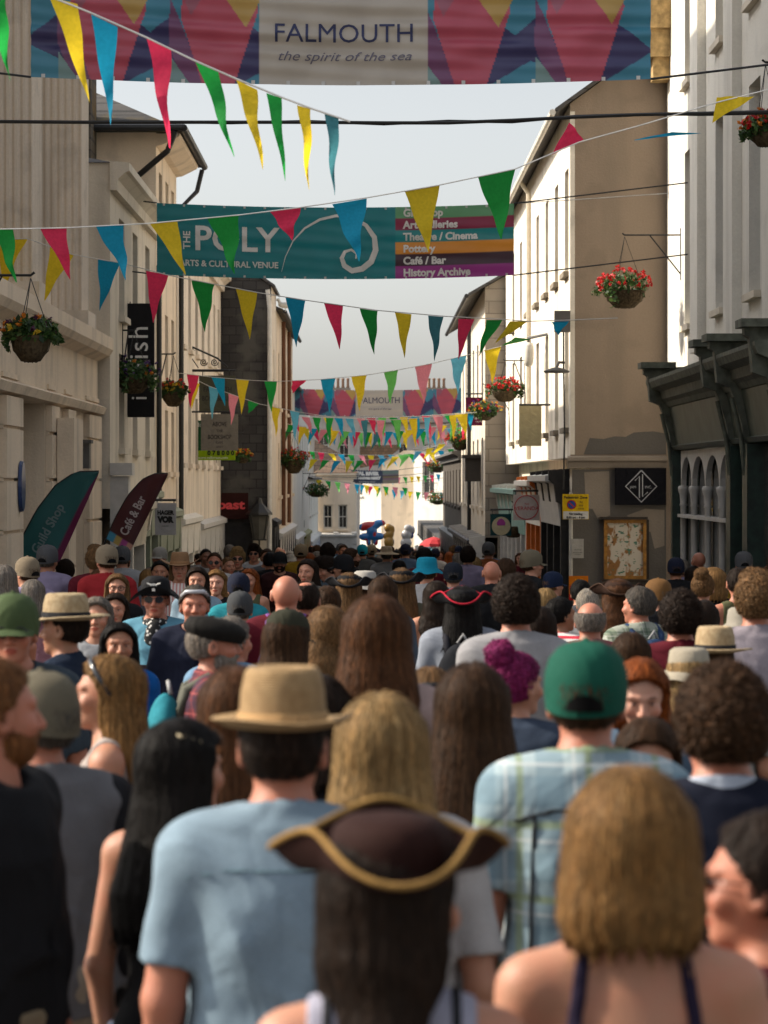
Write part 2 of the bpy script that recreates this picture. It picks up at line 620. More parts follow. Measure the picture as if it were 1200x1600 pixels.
def arm_pts(sex, sd, pose):
    w = 0.182 if sex == 'm' else 0.158
    sh = (sd * w, -0.012, 1.385)
    if pose == 'bent': return sh, (sd * (w + 0.045), -0.03, 1.11), (sd * (w - 0.02), 0.20, 1.12)
    if pose == 'up': return sh, (sd * (w + 0.03), 0.10, 1.16), (sd * 0.07, 0.26, 1.36)
    return sh, (sd * (w + 0.05), -0.035, 1.11), (sd * (w + 0.06), 0.045, 0.875)


def add_torso(S, sex, o=0.0, k=0.05):
    if sex == 'm':
        S.ell((0, 0, 0.95), (0.165 + o, 0.118 + o, 0.14 + o), k); S.ell((0, 0.008, 1.10), (0.150 + o, 0.110 + o, 0.16 + o), k)
        S.ell((0, -0.005, 1.275), (0.172 + o, 0.118 + o, 0.165 + o), k); S.caps((-0.15, -0.014, 1.385), (0.15, -0.014, 1.385), 0.062 + o, 0.062 + o, k)
        for sd in (-1, 1): S.caps((0, -0.022, 1.46), (sd * 0.17, -0.016, 1.40), 0.05 + o * 0.6, 0.05 + o, 0.03)
    else:
        S.ell((0, -0.012, 0.94), (0.172 + o, 0.125 + o, 0.145 + o), k); S.ell((0, 0.0, 1.11), (0.128 + o, 0.096 + o, 0.16 + o), k)
        S.ell((0, -0.008, 1.275), (0.146 + o, 0.104 + o, 0.155 + o), k); S.caps((-0.13, -0.014, 1.385), (0.13, -0.014, 1.385), 0.052 + o, 0.052 + o, k)
        for sd in (-1, 1):
            S.caps((0, -0.02, 1.455), (sd * 0.15, -0.016, 1.395), 0.042 + o * 0.6, 0.043 + o, 0.03)
            S.ell((sd * 0.068, 0.075, 1.255), (0.062 + o, 0.058 + o, 0.062 + o), 0.03)


def head_field(X, Y, Z, sex):
    f = ell_f(X, Y, Z, SKC, SKR)
    jw = 0.058 if sex == 'm' else 0.052
    f = sm_min(f, ell_f(X, Y, Z, (0, 0.024, 1.552), (jw, 0.066, 0.068)), 0.03)
    f = sm_min(f, ell_f(X, Y, Z, (0, 0.068, 1.508), (0.026, 0.022, 0.02)), 0.02)
    for sd in (-1, 1):
        f = sm_min(f, ell_f(X, Y, Z, (sd * 0.043, 0.062, 1.572), (0.022, 0.022, 0.022)), 0.02)      # cheek
        f = sm_min(f, caps_f(X, Y, Z, (sd * 0.012, 0.083, 1.623), (sd * 0.046, 0.07, 1.621), 0.010, 0.009), 0.012)  # brow
    for sd in (-1, 1):
        f = -sm_min(-f, ell_f(X, Y, Z, (sd * 0.031, 0.092, 1.602), (0.016, 0.014, 0.010)), 0.010)    # eye socket
        f = sm_min(f, ell_f(X, Y, Z, (sd * 0.031, 0.073, 1.601), (0.0125, 0.0125, 0.0125)), 0.003)
    f = sm_min(f, caps_f(X, Y, Z, (0, 0.084, 1.612), (0, 0.106, 1.571), 0.008, 0.0125), 0.010)
    for sd in (-1, 1): f = sm_min(f, ell_f(X, Y, Z, (sd * 0.011, 0.094, 1.567), (0.009, 0.010, 0.008)), 0.006)
    f = sm_min(f, ell_f(X, Y, Z, (0, 0.086, 1.541), (0.024, 0.011, 0.0055)), 0.005)
    f = sm_min(f, ell_f(X, Y, Z, (0, 0.084, 1.530), (0.020, 0.011, 0.0060)), 0.005)
    for sd in (-1, 1):
        ear = ell_f(X, Y, Z, (sd * 0.080, -0.008, 1.592), (0.013, 0.022, 0.034))
        ear = -sm_min(-ear, ell_f(X, Y, Z, (sd * 0.092, -0.002, 1.594), (0.010, 0.012, 0.020)), 0.004)
        f = sm_min(f, ear, 0.008)
    return f


def head_rot(yaw, pitch):
    return np.array(Euler((R(-pitch), 0, R(yaw))).to_matrix())


BODY = {}


def body(sex, yaw, pitch, pose):
    key = (sex, yaw, pitch, pose)
    if key in BODY: return BODY[key]
    xs = axis(-0.32, (0.009, -0.10), (0.0058, 0.10), (0.009, 0.32)); ys = axis(-0.21, (0.011, -0.12), (0.0072, 0.15), (0.011, 0.36))
    zs = axis(-0.03, (0.018, 0.70), (0.008, 0.92), (0.012, 1.44), (0.0056, 1.74))
    S = SDF(xs, ys, zs)
    add_torso(S, sex)
    nr = 0.056 if sex == 'm' else 0.047
    S.caps((0, -0.02, 1.40), (0, 0.0, 1.54), nr + 0.006, nr, 0.03)
    th = 1.0 if sex == 'm' else 0.95
    for sd in (-1, 1):
        ps = pose if sd > 0 or pose == 'up' else ('down' if pose == 'down' else 'bent')
        sh, el, wr = arm_pts(sex, sd, ps)
        q = 1.0 if sex == 'm' else 0.82
        S.caps(sh, el, 0.054 * q, 0.042 * q, 0.03); S.caps(el, wr, 0.042 * q, 0.027 * q, 0.015)
        d = np.array(wr) - np.array(el); d /= np.linalg.norm(d)
        up = np.array([0, 1.0, 0]) if ps == 'down' else np.array([sd * -1.0, 0, 0])   # across the palm
        up = up - d * (up @ d); up /= np.linalg.norm(up)
        nrm = np.cross(d, up) * sd
        w = np.array(wr); pc = w + d * 0.055
        S.caps(w, pc + up * 0.016, 0.022, 0.020, 0.012); S.caps(w, pc - up * 0.016, 0.022, 0.019, 0.012)
        for i, (off, ln) in enumerate(((0.034, 0.068), (0.012, 0.076), (-0.011, 0.070), (-0.032, 0.054))):
            b0 = pc + up * off + d * 0.014; b1 = b0 + d * ln * 0.5 - nrm * 0.006; b2 = b1 + d * ln * 0.42 - nrm * 0.020
            S.caps(b0, b1, 0.0092, 0.0085, 0.004, 0.03); S.caps(b1, b2, 0.0085, 0.0075, 0.004, 0.03)
        t0 = w + d * 0.022 + up * 0.022; t1 = t0 + d * 0.035 + up * 0.026 - nrm * 0.012; t2 = t1 + d * 0.032 + up * 0.002 - nrm * 0.012
        S.caps(t0, t1, 0.0125, 0.0105, 0.006, 0.03); S.caps(t1, t2, 0.0105, 0.0085, 0.004, 0.03)
        st = 0.10 * sd
        hip, kn, an = (sd * 0.088, -0.005, 0.90), (sd * 0.095, 0.02 + st * 0.7, 0.49), (sd * 0.095, -0.03 + st * 1.2, 0.085)
        S.caps(hip, kn, 0.088 * th, 0.056, 0.035); S.caps(kn, an, 0.056, 0.038, 0.02)
        S.ell((kn[0], kn[1] - 0.03, 0.33), (0.05, 0.05, 0.11), 0.03)
        S.caps((an[0], an[1] - 0.02, 0.04), (an[0] + sd * 0.015, an[1] + 0.15, 0.03), 0.042, 0.032, 0.03)
    M = head_rot(yaw, pitch)
    sl, X, Y, Z = S.block((-0.16, -0.17, 1.42), (0.16, 0.17, 1.74))
    q = np.stack([X - PIV[0], Y - PIV[1], Z - PIV[2]], -1) @ M     # into the head's own axes
    hf = head_field(q[..., 0] + PIV[0], q[..., 1] + PIV[1], q[..., 2] + PIV[2], sex)
    S.F[sl] = sm_min(S.F[sl], hf, 0.012)
    me = S.mesh('body')
    V = np.empty(len(me.vertices) * 3, dtype=np.float32); me.vertices.foreach_get('co', V); V = V.reshape(-1, 3)
    h = (V - PIV) @ M + PIV
    x, y, z = np.abs(h[:, 0]), h[:, 1], h[:, 2]
    c = np.ones((len(V), 3), dtype=np.float32)
    def paint(mask, rgb, a=1.0):
        mask = np.clip(mask, 0, 1)[:, None] * a
        c[:] = c * (1 - mask) + np.array(rgb) * mask
    hd = z > 1.49
    paint(np.where(hd & (y > 0.05), np.exp(-((x - 0.045) / 0.02) ** 2 - ((z - 1.572) / 0.018) ** 2), 0), (1.05, 0.72, 0.66), 0.7)
    paint(np.where(hd & (y > 0.09), np.exp(-(x / 0.014) ** 2 - ((z - 1.57) / 0.014) ** 2), 0), (1.05, 0.75, 0.68), 0.7)
    paint(np.where(hd & (y > 0.07), 2.2 - ((x / 0.025) ** 2 + ((z - 1.5355) / 0.0115) ** 2) * 2, 0), (0.85, 0.38, 0.36))
    paint(np.where(hd & (y > 0.06), 2.0 - (((x - 0.031) / 0.0135) ** 2 + ((z - 1.602) / 0.006) ** 2) * 2, 0), (1.0, 1.15, 1.35), 0.8)
    paint(np.where(hd & (y > 0.06), 2.0 - (((x - 0.031) / 0.0065) ** 2 + ((z - 1.602) / 0.0065) ** 2) * 2, 0), (0.06, 0.06, 0.07))
    paint(np.where(hd & (y > 0.06), 2.0 - (((x - 0.031) / 0.016) ** 2 + ((z - 1.6095) / 0.0028) ** 2) * 2, 0), (0.18, 0.12, 0.11))
    paint(np.where(hd & (y > 0.05), 2.0 - (((x - 0.032) / 0.019) ** 2 + ((z - 1.6235 - 0.1 * (0.03 - np.abs(x - 0.03))) / 0.0052) ** 2) * 2, 0), (0.22, 0.16, 0.13), 0.85)
    set_col(me, c)
    BODY[key] = me
    return me


CLO = {}
FIELD = {}


def top_shape(kind, sex, pose):
    key = (kind, sex, pose)
    if key in CLO: return CLO[key]
    S = SDF(axis(-0.34, (0.0078, 0.34)), axis(-0.24, (0.0082, 0.33)), axis(0.80, (0.0082, 1.53)))
    bare = kind in ('strap', 'vest')
    o = 0.008 if bare else 0.017
    add_torso(S, sex, o)
    X, Y, Z = np.meshgrid(*S.ax, indexing='ij')
    a = (0.182 if sex == 'm' else 0.165) - (0.02 if bare else 0)
    az = a * np.interp(Z, [0.85, 1.08, 1.24, 1.38, 1.46], [1.0, 1.0, 0.985, 0.86, 0.6])
    tube = (np.sqrt((X / az) ** 2 + ((Y + 0.004) / (az * 0.70)) ** 2) - 1) * az * 0.70
    if not bare: S.F = sm_min(S.F, np.maximum(tube, np.maximum(Z - 1.43, 0.8 - Z)), 0.06)
    if not bare:
        for sd in (-1, 1):
            ps = pose if sd > 0 or pose == 'up' else ('down' if pose == 'down' else 'bent')
            sh, el, wr = [np.array(q) for q in arm_pts(sex, sd, ps)]
            q = 1.0 if sex == 'm' else 0.86
            if kind in ('tee', 'collar'):
                t = 0.78; e = sh + (el - sh) * t
                d = (e - sh) / np.linalg.norm(e - sh)
                f = caps_f(X, Y, Z, sh, sh + (el - sh) * 1.2, 0.068 * q, 0.072 * q)
                f = np.maximum(f, (X - e[0]) * d[0] + (Y - e[1]) * d[1] + (Z - e[2]) * d[2])
                S.F = sm_min(S.F, f, 0.03)
            else:
                f = sm_min(caps_f(X, Y, Z, sh, el, 0.070 * q, 0.058 * q), caps_f(X, Y, Z, el, wr, 0.058 * q, 0.045 * q), 0.03)
                d = (wr - el) / np.linalg.norm(wr - el); e = wr - d * 0.015
                f = np.maximum(f, np.where((np.abs(X - wr[0]) < 0.09) & (np.abs(Y - wr[1]) < 0.09) & (np.abs(Z - wr[2]) < 0.09), (X - e[0]) * d[0] + (Y - e[1]) * d[1] + (Z - e[2]) * d[2], -1))
                S.F = sm_min(S.F, f, 0.03)
    F = S.F
    if not bare:
        sx = np.sign(X)
        for q_, (fx, fz, tilt, amp, sd_) in enumerate(((15, 6, 0.9, 0.013, 21), (20, 9, -0.7, 0.010, 22), (12, 24, 0.0, 0.010, 23))):
            w_ = wob(X * fx + sx * tilt * Z * 10, Y * fx, Z * fz, 1.0, sd_)          # creased cloth: narrow ridges where the field crosses zero
            low = np.clip((1.42 - Z) * 6, 0.15, 1) if q_ < 2 else np.clip((1.22 - Z) * 8, 0, 1)
            F = F - amp * low * np.clip(1 - np.abs(w_) * 3.6, 0, 1) ** 1.4 + amp * 0.35 * low
        F = F + 0.0045 * wob(X, Y, Z, 34, 3) + 0.003 * wob(X * 1.2, Y, Z * 1.6, 70, 4) + 0.004 * np.sin(38 * X + 10 * Z + 3 * np.sin(9 * Z)) * np.clip((1.3 - Z) * 4, 0, 1)
    F = np.maximum(F, 0.845 - Z)
    neck = np.sqrt((X / 0.082) ** 2 + ((Y - 0.02) / 0.085) ** 2 + ((Z - 1.505) / 0.075) ** 2) - 1
    F = np.maximum(F, -neck * 0.07)
    if kind in ('collar', 'shirt'):
        rr = np.sqrt((X / 1.0) ** 2 + ((Y + 0.008) / 1.02) ** 2) - (0.070 - (Z - 1.44) * 0.12) * (1.0 if sex == 'm' else 0.88)
        col = np.maximum(np.abs(rr) - 0.008, np.abs(Z - 1.452 + 0.25 * Y) - 0.026)
        F = sm_min(F, col, 0.012)
    if kind == 'strap':
        low = Z - np.where(Y < 0.02, 1.19, 1.30)
        body_o = F
        st = np.maximum(body_o - 0.002, np.abs(np.abs(X) - (0.105 - 0.15 * (Z - 1.25) * (Y < 0))) - 0.011)
        F = np.minimum(np.maximum(body_o, low), st)
    if kind == 'vest':
        arm = np.maximum(0.155 - np.abs(X) - 0.0, 1.25 - Z)
        F = np.maximum(F, np.where(Z > 1.25, np.abs(X) - (0.125 if sex == 'f' else 0.15), -1))
        F = np.maximum(F, -(np.sqrt((X / 0.09) ** 2 + ((Y - 0.05) / 0.14) ** 2 + ((Z - 1.50) / 0.12) ** 2) - 1) * 0.08)
    me = nets(F.astype(np.float32), *S.ax, 'top')
    CLO[key] = me; FIELD[key] = (F, S.ax)
    return me


def strip_on(p, key, cond, name, color):
    """a strap or band lying on the cloth: cond(X, Y, Z) < 0 where it runs"""
    top_shape(*key)
    F, ax = FIELD[key]
    X, Y, Z = np.meshgrid(*ax, indexing='ij')
    return link(name, nets(np.maximum(F - 0.006, cond(X, Y, Z)).astype(np.float32), *ax, name), CLOTH, p, color)


def legs_shape(kind, sex):
    key = (kind, sex)
    if key in CLO: return CLO[key]
    S = SDF(axis(-0.26, (0.014, 0.26)), axis(-0.26, (0.014, 0.28)), axis(-0.02, (0.016, 1.02)))
    X, Y, Z = np.meshgrid(*S.ax, indexing='ij')
    if kind == 'skirt':
        a = 0.15 + (0.98 - Z) * 0.16
        F = (np.sqrt((X / a) ** 2 + (Y / (a * 0.8)) ** 2) - 1) * a * 0.8 + 0.006 * np.sin(14 * np.arctan2(Y, X))
        F = np.maximum(F, np.maximum(0.48 - Z, Z - 0.99))
    else:
        S.ell((0, -0.005, 0.95), (0.185, 0.140, 0.16), 0.04)
        for sd in (-1, 1):
            st = 0.10 * sd
            hip, kn, an = (sd * 0.088, -0.005, 0.90), (sd * 0.095, 0.02 + st * 0.7, 0.49), (sd * 0.095, -0.03 + st * 1.2, 0.085)
            S.caps(hip, kn, 0.102, 0.078, 0.03); S.caps(kn, an, 0.078, 0.068, 0.02)
        F = np.maximum(S.F, Z - 0.985) + 0.005 * wob(X, Y, Z, 40, 8)
        F = np.maximum(F, (0.52 if kind == 'shorts' else 0.075) - Z)
    me = nets(F.astype(np.float32), *S.ax, 'trousers')
    CLO[key] = me
    return me


def shoe_shape(sd):
    if ('shoe', sd) in CLO: return CLO['shoe', sd]
    S = SDF(axis(-0.18, (0.009, 0.18)), axis(-0.26, (0.009, 0.32)), axis(-0.02, (0.009, 0.14)))
    st = 0.10 * sd; an = (sd * 0.095, -0.03 + st * 1.2, 0.085)
    S.caps((an[0], an[1] - 0.02, 0.045), (an[0] + sd * 0.015, an[1] + 0.155, 0.035), 0.05, 0.04, 0.03)
    S.caps((an[0], an[1] - 0.01, 0.05), (an[0], an[1], 0.10), 0.048, 0.045, 0.02)
    X, Y, Z = np.meshgrid(*S.ax, indexing='ij')
    me = nets(np.maximum(np.maximum(S.F, 0.004 - Z), Z - 0.105).astype(np.float32), *S.ax, 'shoe')
    CLO['shoe', sd] = me
    return me


def hair_shape(style):
    if style in CLO: return CLO[style]
    zb = {'long': 1.20, 'wavy': 1.24, 'mid': 1.36, 'bob': 1.462, 'loose': 1.37}.get(style, 1.50)
    S = SDF(axis(-0.19, (0.006, 0.19)), axis(-0.24, (0.006, 0.17)), axis(zb - 0.06, (0.006, 1.80)))
    X, Y, Z = np.meshgrid(*S.ax, indexing='ij')
    th = np.arctan2(X, -(Y + 0.02))
    strand = 0.0012 * np.sin(21 * th + 5 * wob(X * 0.3, Y * 0.3, Z, 14, 2)) + 0.0010 * np.sin(47 * th + 6 * wob(X * 0.3, Y, Z, 18, 5))
    front = Y - (0.030 + np.clip((Z - 1.662 + 0.55 * np.clip(np.abs(X) - 0.03, 0, 0.06)) * 1.5, -0.035, 0.075)) + 0.005 * wob(X, Y * 0, Z, 120, 13)
    def skull(o): return ell_f(X, Y, Z, SKC + np.array([0, -0.004, 0.004]), SKR + o)
    if style in ('short', 'buzz', 'thin', 'fringe'):
        o = {'short': 0.014, 'buzz': 0.006, 'thin': 0.007, 'fringe': 0.010}[style]
        F = skull(o) + (0.004 * wob(X, Y, Z, 95, 7) + strand * 0.6) * (1 if style != 'buzz' else 0.3)
        side = Y - np.where(Z < 1.615, 0.030 - np.clip((1.60 - Z) * 0.8, 0, 0.05), 0.2)
        nape = (1.548 + np.clip(Y + 0.06, 0, 0.1) * 0.25) - Z
        F = np.maximum(np.maximum(F, front), np.maximum(side, nape))
        if style == 'fringe': F = np.maximum(F, np.maximum(Z - 1.645, Y - 0.03))
        if style == 'thin': F = np.maximum(F, -(ell_f(X, Y, Z, (0, -0.045, 1.705), (0.05, 0.05, 0.03)) ))
    elif style in ('curly', 'quiff'):
        o = 0.018 if style == 'curly' else 0.014
        F = skull(np.array([o, o, o + 0.008])) + 0.0055 * wob(X, Y, Z, 150, 7) + 0.0045 * wob(X, Y, Z, 290, 9)
        if style == 'quiff': F = sm_min(F, ell_f(X, Y, Z, (0, 0.045, 1.71), (0.06, 0.05, 0.035)) + 0.008 * wob(X, Y, Z, 150, 3), 0.03)
        side = Y - np.where(Z < 1.62, 0.028 - np.clip((1.60 - Z) * 0.8, 0, 0.05), 0.2)
        F = np.maximum(np.maximum(F, Y - (0.06 + np.clip((Z - 1.63) * 1.0, -0.03, 0.08))), np.maximum(side, (1.54 + np.clip(Y + 0.06, 0, 0.1) * 0.3) - Z))
    elif style in ('long', 'wavy', 'mid', 'bob', 'loose', 'pony', 'bun', 'headback'):
        F = skull(0.017 if style in ('long', 'wavy', 'mid', 'bob', 'loose') else 0.009)
        F = np.maximum(F, front)
        if style in ('long', 'wavy', 'mid', 'bob', 'loose'):
            if style == 'loose':
                a = np.interp(Z, [1.36, 1.42, 1.50, 1.58, 1.66], [0.060, 0.082, 0.100, 0.102, 0.087]); b = np.interp(Z, [1.36, 1.45, 1.52, 1.62], [0.03, 0.05, 0.088, 0.10]); yc = np.interp(Z, [1.36, 1.48, 1.62], [-0.085, -0.04, -0.015])
            elif style == 'bob':
                a = np.interp(Z, [1.45, 1.50, 1.56, 1.66], [0.094, 0.108, 0.104, 0.086]); b = np.interp(Z, [1.45, 1.52, 1.62], [0.075, 0.10, 0.10]); yc = np.interp(Z, [1.45, 1.62], [-0.03, -0.015])
            else:
                a = np.interp(Z, [1.18, 1.30, 1.42, 1.52, 1.66], [0.095, 0.118, 0.118, 0.104, 0.085]); b = np.interp(Z, [1.18, 1.30, 1.45, 1.62], [0.03, 0.04, 0.075, 0.098]); yc = np.interp(Z, [1.18, 1.30, 1.45, 1.62], [-0.125, -0.120, -0.058, -0.016])
            sh = (np.sqrt((X / a) ** 2 + ((Y - yc) / b) ** 2) - 1) * np.minimum(a, b)
            if style == 'wavy': sh = sh + 0.006 * np.sin(38 * Z + 4 * th) + 0.005 * wob(X, Y, Z, 70, 6)
            jag = 0.022 * np.sin(19 * th) + 0.014 * np.sin(47 * th + 2) + 0.03 * wob(X, Y, Z, 40, 4)
            sh = np.maximum(np.maximum(sh, zb - Z + jag * (0.5 if style == 'bob' else 1.0)), Z - 1.655)
            sh = np.maximum(sh, Y - np.where(Z > 1.49, -0.008 if style == 'loose' else 0.012, 0.03 if style == 'bob' else 0.0))
            F = sm_min(F, sh, 0.02)
            F = F + strand * 0.5
        else:
            F = np.maximum(F, (1.545 + np.clip(Y + 0.06, 0, 0.1) * 0.3) - Z) + strand * 0.7
            if style == 'pony':
                t = caps_f(X, Y, Z, (0, -0.10, 1.64), (0, -0.155, 1.60), 0.022, 0.03)
                t = sm_min(t, caps_f(X, Y, Z, (0, -0.155, 1.60), (0, -0.155, 1.46), 0.034, 0.036), 0.03)
                F = sm_min(F, t + strand, 0.01)
            if style == 'bun':
                F = sm_min(F, ell_f(X, Y, Z, (0, -0.085, 1.715), (0.05, 0.046, 0.046)) + 0.010 * wob(X, Y, Z, 120, 1) + 0.006 * wob(X, Y, Z, 260, 2), 0.008)
    elif style == 'beard':
        F = ell_f(X, Y, Z, (0, 0.026, 1.545), (0.066, 0.074, 0.074)) + 0.004 * wob(X, Y, Z, 150, 7)
        F = np.maximum(np.maximum(F, Z - 1.563), np.maximum(0.0 - Y, -ell_f(X, Y, Z, (0, 0.10, 1.538), (0.022, 0.03, 0.012))))
        F = sm_min(F, ell_f(X, Y, Z, (0, 0.092, 1.553), (0.028, 0.014, 0.006)), 0.004)
    F = F + 0.0015 * wob(X, Y, Z, 300, 11)
    S.ax = (S.ax[0] - PIV[0], S.ax[1] - PIV[1], S.ax[2] - PIV[2])
    me = nets(F.astype(np.float32), *S.ax, 'hair')
    me = strands(F, S.ax, me, style, zb)
    CLO[style] = me
    return me


def strands(F, ax, me, style, zb):
    """thousands of fine locks combed over the hair's surface, each its own tint, loose at the ends"""
    n = len(me.vertices)
    V = np.empty(n * 3, dtype=np.float32); me.vertices.foreach_get('co', V); V = V.reshape(-1, 3).astype(float)
    N0 = np.empty(n * 3, dtype=np.float32); me.vertices.foreach_get('normal', N0); N0 = N0.reshape(-1, 3).astype(float)
    Q = np.empty(len(me.polygons) * 4, dtype=np.int32); me.polygons.foreach_get('vertices', Q); Q = Q.reshape(-1, 4)
    rg = np.random.default_rng(len(style) * 7 + ord(style[0]))
    G = np.stack(np.gradient(F, *ax), -1)
    a0 = np.array([a[0] for a in ax]); st = np.array([a[1] - a[0] for a in ax]); mx = np.array(F.shape) - 1
    def look(p):
        k = np.clip(np.rint((p - a0) / st).astype(int), 0, mx)
        q = G[k[:, 0], k[:, 1], k[:, 2]]; q = q / (np.linalg.norm(q, axis=1, keepdims=True) + 1e-9)
        return F[k[:, 0], k[:, 1], k[:, 2]], q
    unit = lambda v: v / (np.linalg.norm(v, axis=1, keepdims=True) + 1e-9)
    flow = style in ('long', 'wavy', 'mid', 'bob', 'loose')
    curl = style in ('curly', 'quiff', 'bun')
    top = V[:, 2].max()
    if flow:
        M, steps, step, wd = 9500, 26 if style != 'bob' else 18, 0.013, 0.0010
        pr = np.clip((V[:, 2] - (zb - 1.5)) * 3 + 0.25, 0.1, None)
    elif curl: M, steps, step, wd = 4200, 12, 0.005, 0.0015
    else: M, steps, step, wd = 5200, 5, 0.006, 0.0012
    ids = rg.choice(n, M, p=pr / pr.sum()) if flow else rg.integers(0, n, M)
    p, nn = V[ids].copy(), N0[ids].copy()
    crown = np.array([0, -0.035, top])
    off = rg.uniform(-0.002, 0.006 if not curl else 0.004, M)
    seq = [p.copy()]; sides = []
    if curl:
        t = unit(np.cross(nn, rg.normal(size=(M, 3)))); b = np.cross(nn, t); r = rg.uniform(0.003, 0.0075, M)[:, None]; tw = rg.uniform(0.45, 0.8, M)[:, None]; ph = rg.uniform(0, 6.28, M)[:, None]
        seq = []
        for k in range(steps + 1):
            a = ph + tw * k
            seq.append(p + nn * (0.002 + r * (0.6 + 0.8 * np.sin(a))) + t * r * np.cos(a) + b * (k - steps / 2) * 0.0028)
        sides = [unit(np.cross(nn, np.roll(t, 1, 0))) for _ in range(steps + 1)]
    else:
        d = unit(unit(p - crown) * 0.8 + np.array([0, -0.15, -0.7]) + rg.normal(size=(M, 3)) * 0.12)
        alive = np.ones(M, bool); stop = (zb - 1.5) + rg.normal(size=M) * (0.026 if style != 'bob' else 0.017) + 0.006
        life = rg.integers(int(steps * 0.5), steps + 1, M)
        side0 = unit(np.cross(d, nn)); sides = [side0]
        for k in range(steps):
            f, q = look(p)
            wv = rg.normal(size=(M, 3)) * 0.035
            if style == 'wavy': wv = wv + side0 * (0.55 * np.sin(k * 0.75 + off * 900))[:, None]
            d = unit(d * 0.6 + np.array([0, 0, -0.42]) * (1 if flow else 0.5) + wv)
            d = unit(d - q * np.minimum(0.25, (d * q).sum(1))[:, None] * 0.9)
            np_ = p + d * step * rg.uniform(0.85, 1.15, M)[:, None]
            f, q = look(np_)
            np_ = np_ - q * np.clip(f - off, -0.012, 0.012)[:, None]
            alive &= (k < life) & ((np_[:, 2] > stop) if flow else True) & ~((np_[:, 1] > 0.040) & (np_[:, 2] < 0.160))
            p = np.where(alive[:, None], np_, p)
            seq.append(p.copy()); sides.append(unit(np.cross(d, q)))
    P_ = np.stack(seq, 1); S_ = np.stack(sides, 1); K = P_.shape[1]
    tap = np.interp(np.arange(K), [0, 2, K - 3, K - 1], [0.5, 1, 0.9, 0.25])[None, :, None]
    W = S_ * (wd * rg.uniform(0.6, 1.5, M))[:, None, None] * tap
    A = np.stack([P_ - W, P_ + W], 2).reshape(-1, 3)
    base = n + (np.arange(M)[:, None] * K + np.arange(K - 1)[None, :]) * 2
    q4 = np.stack([base, base + 1, base + 3, base + 2], -1)
    keep = np.linalg.norm(P_[:, 1:] - P_[:, :-1], axis=2) > 1e-5
    q4 = q4[keep]
    tint = np.clip(np.exp(rg.normal(size=M) * 0.30), 0.5, 2.0)
    col = np.ones((n + len(A), 3), dtype=np.float32); col[:n] = 0.72
    grad = np.linspace(0.85, 1.2, K)
    cc = (tint[:, None] * grad[None, :])[:, :, None] * np.ones(3); warm = rg.uniform(-0.08, 0.08, M)[:, None, None] * np.array([1.0, 0, -1.0])
    col[n:] = np.repeat((cc * (1 + warm)).reshape(-1, 3), 2, 0)
    me2 = np_mesh('hair', np.vstack([V, A]), np.vstack([Q, q4]))
    if len(me2.vertices) == len(col): set_col(me2, col)
    else: set_col(me2, np.ones((len(me2.vertices), 3)))
    return me2


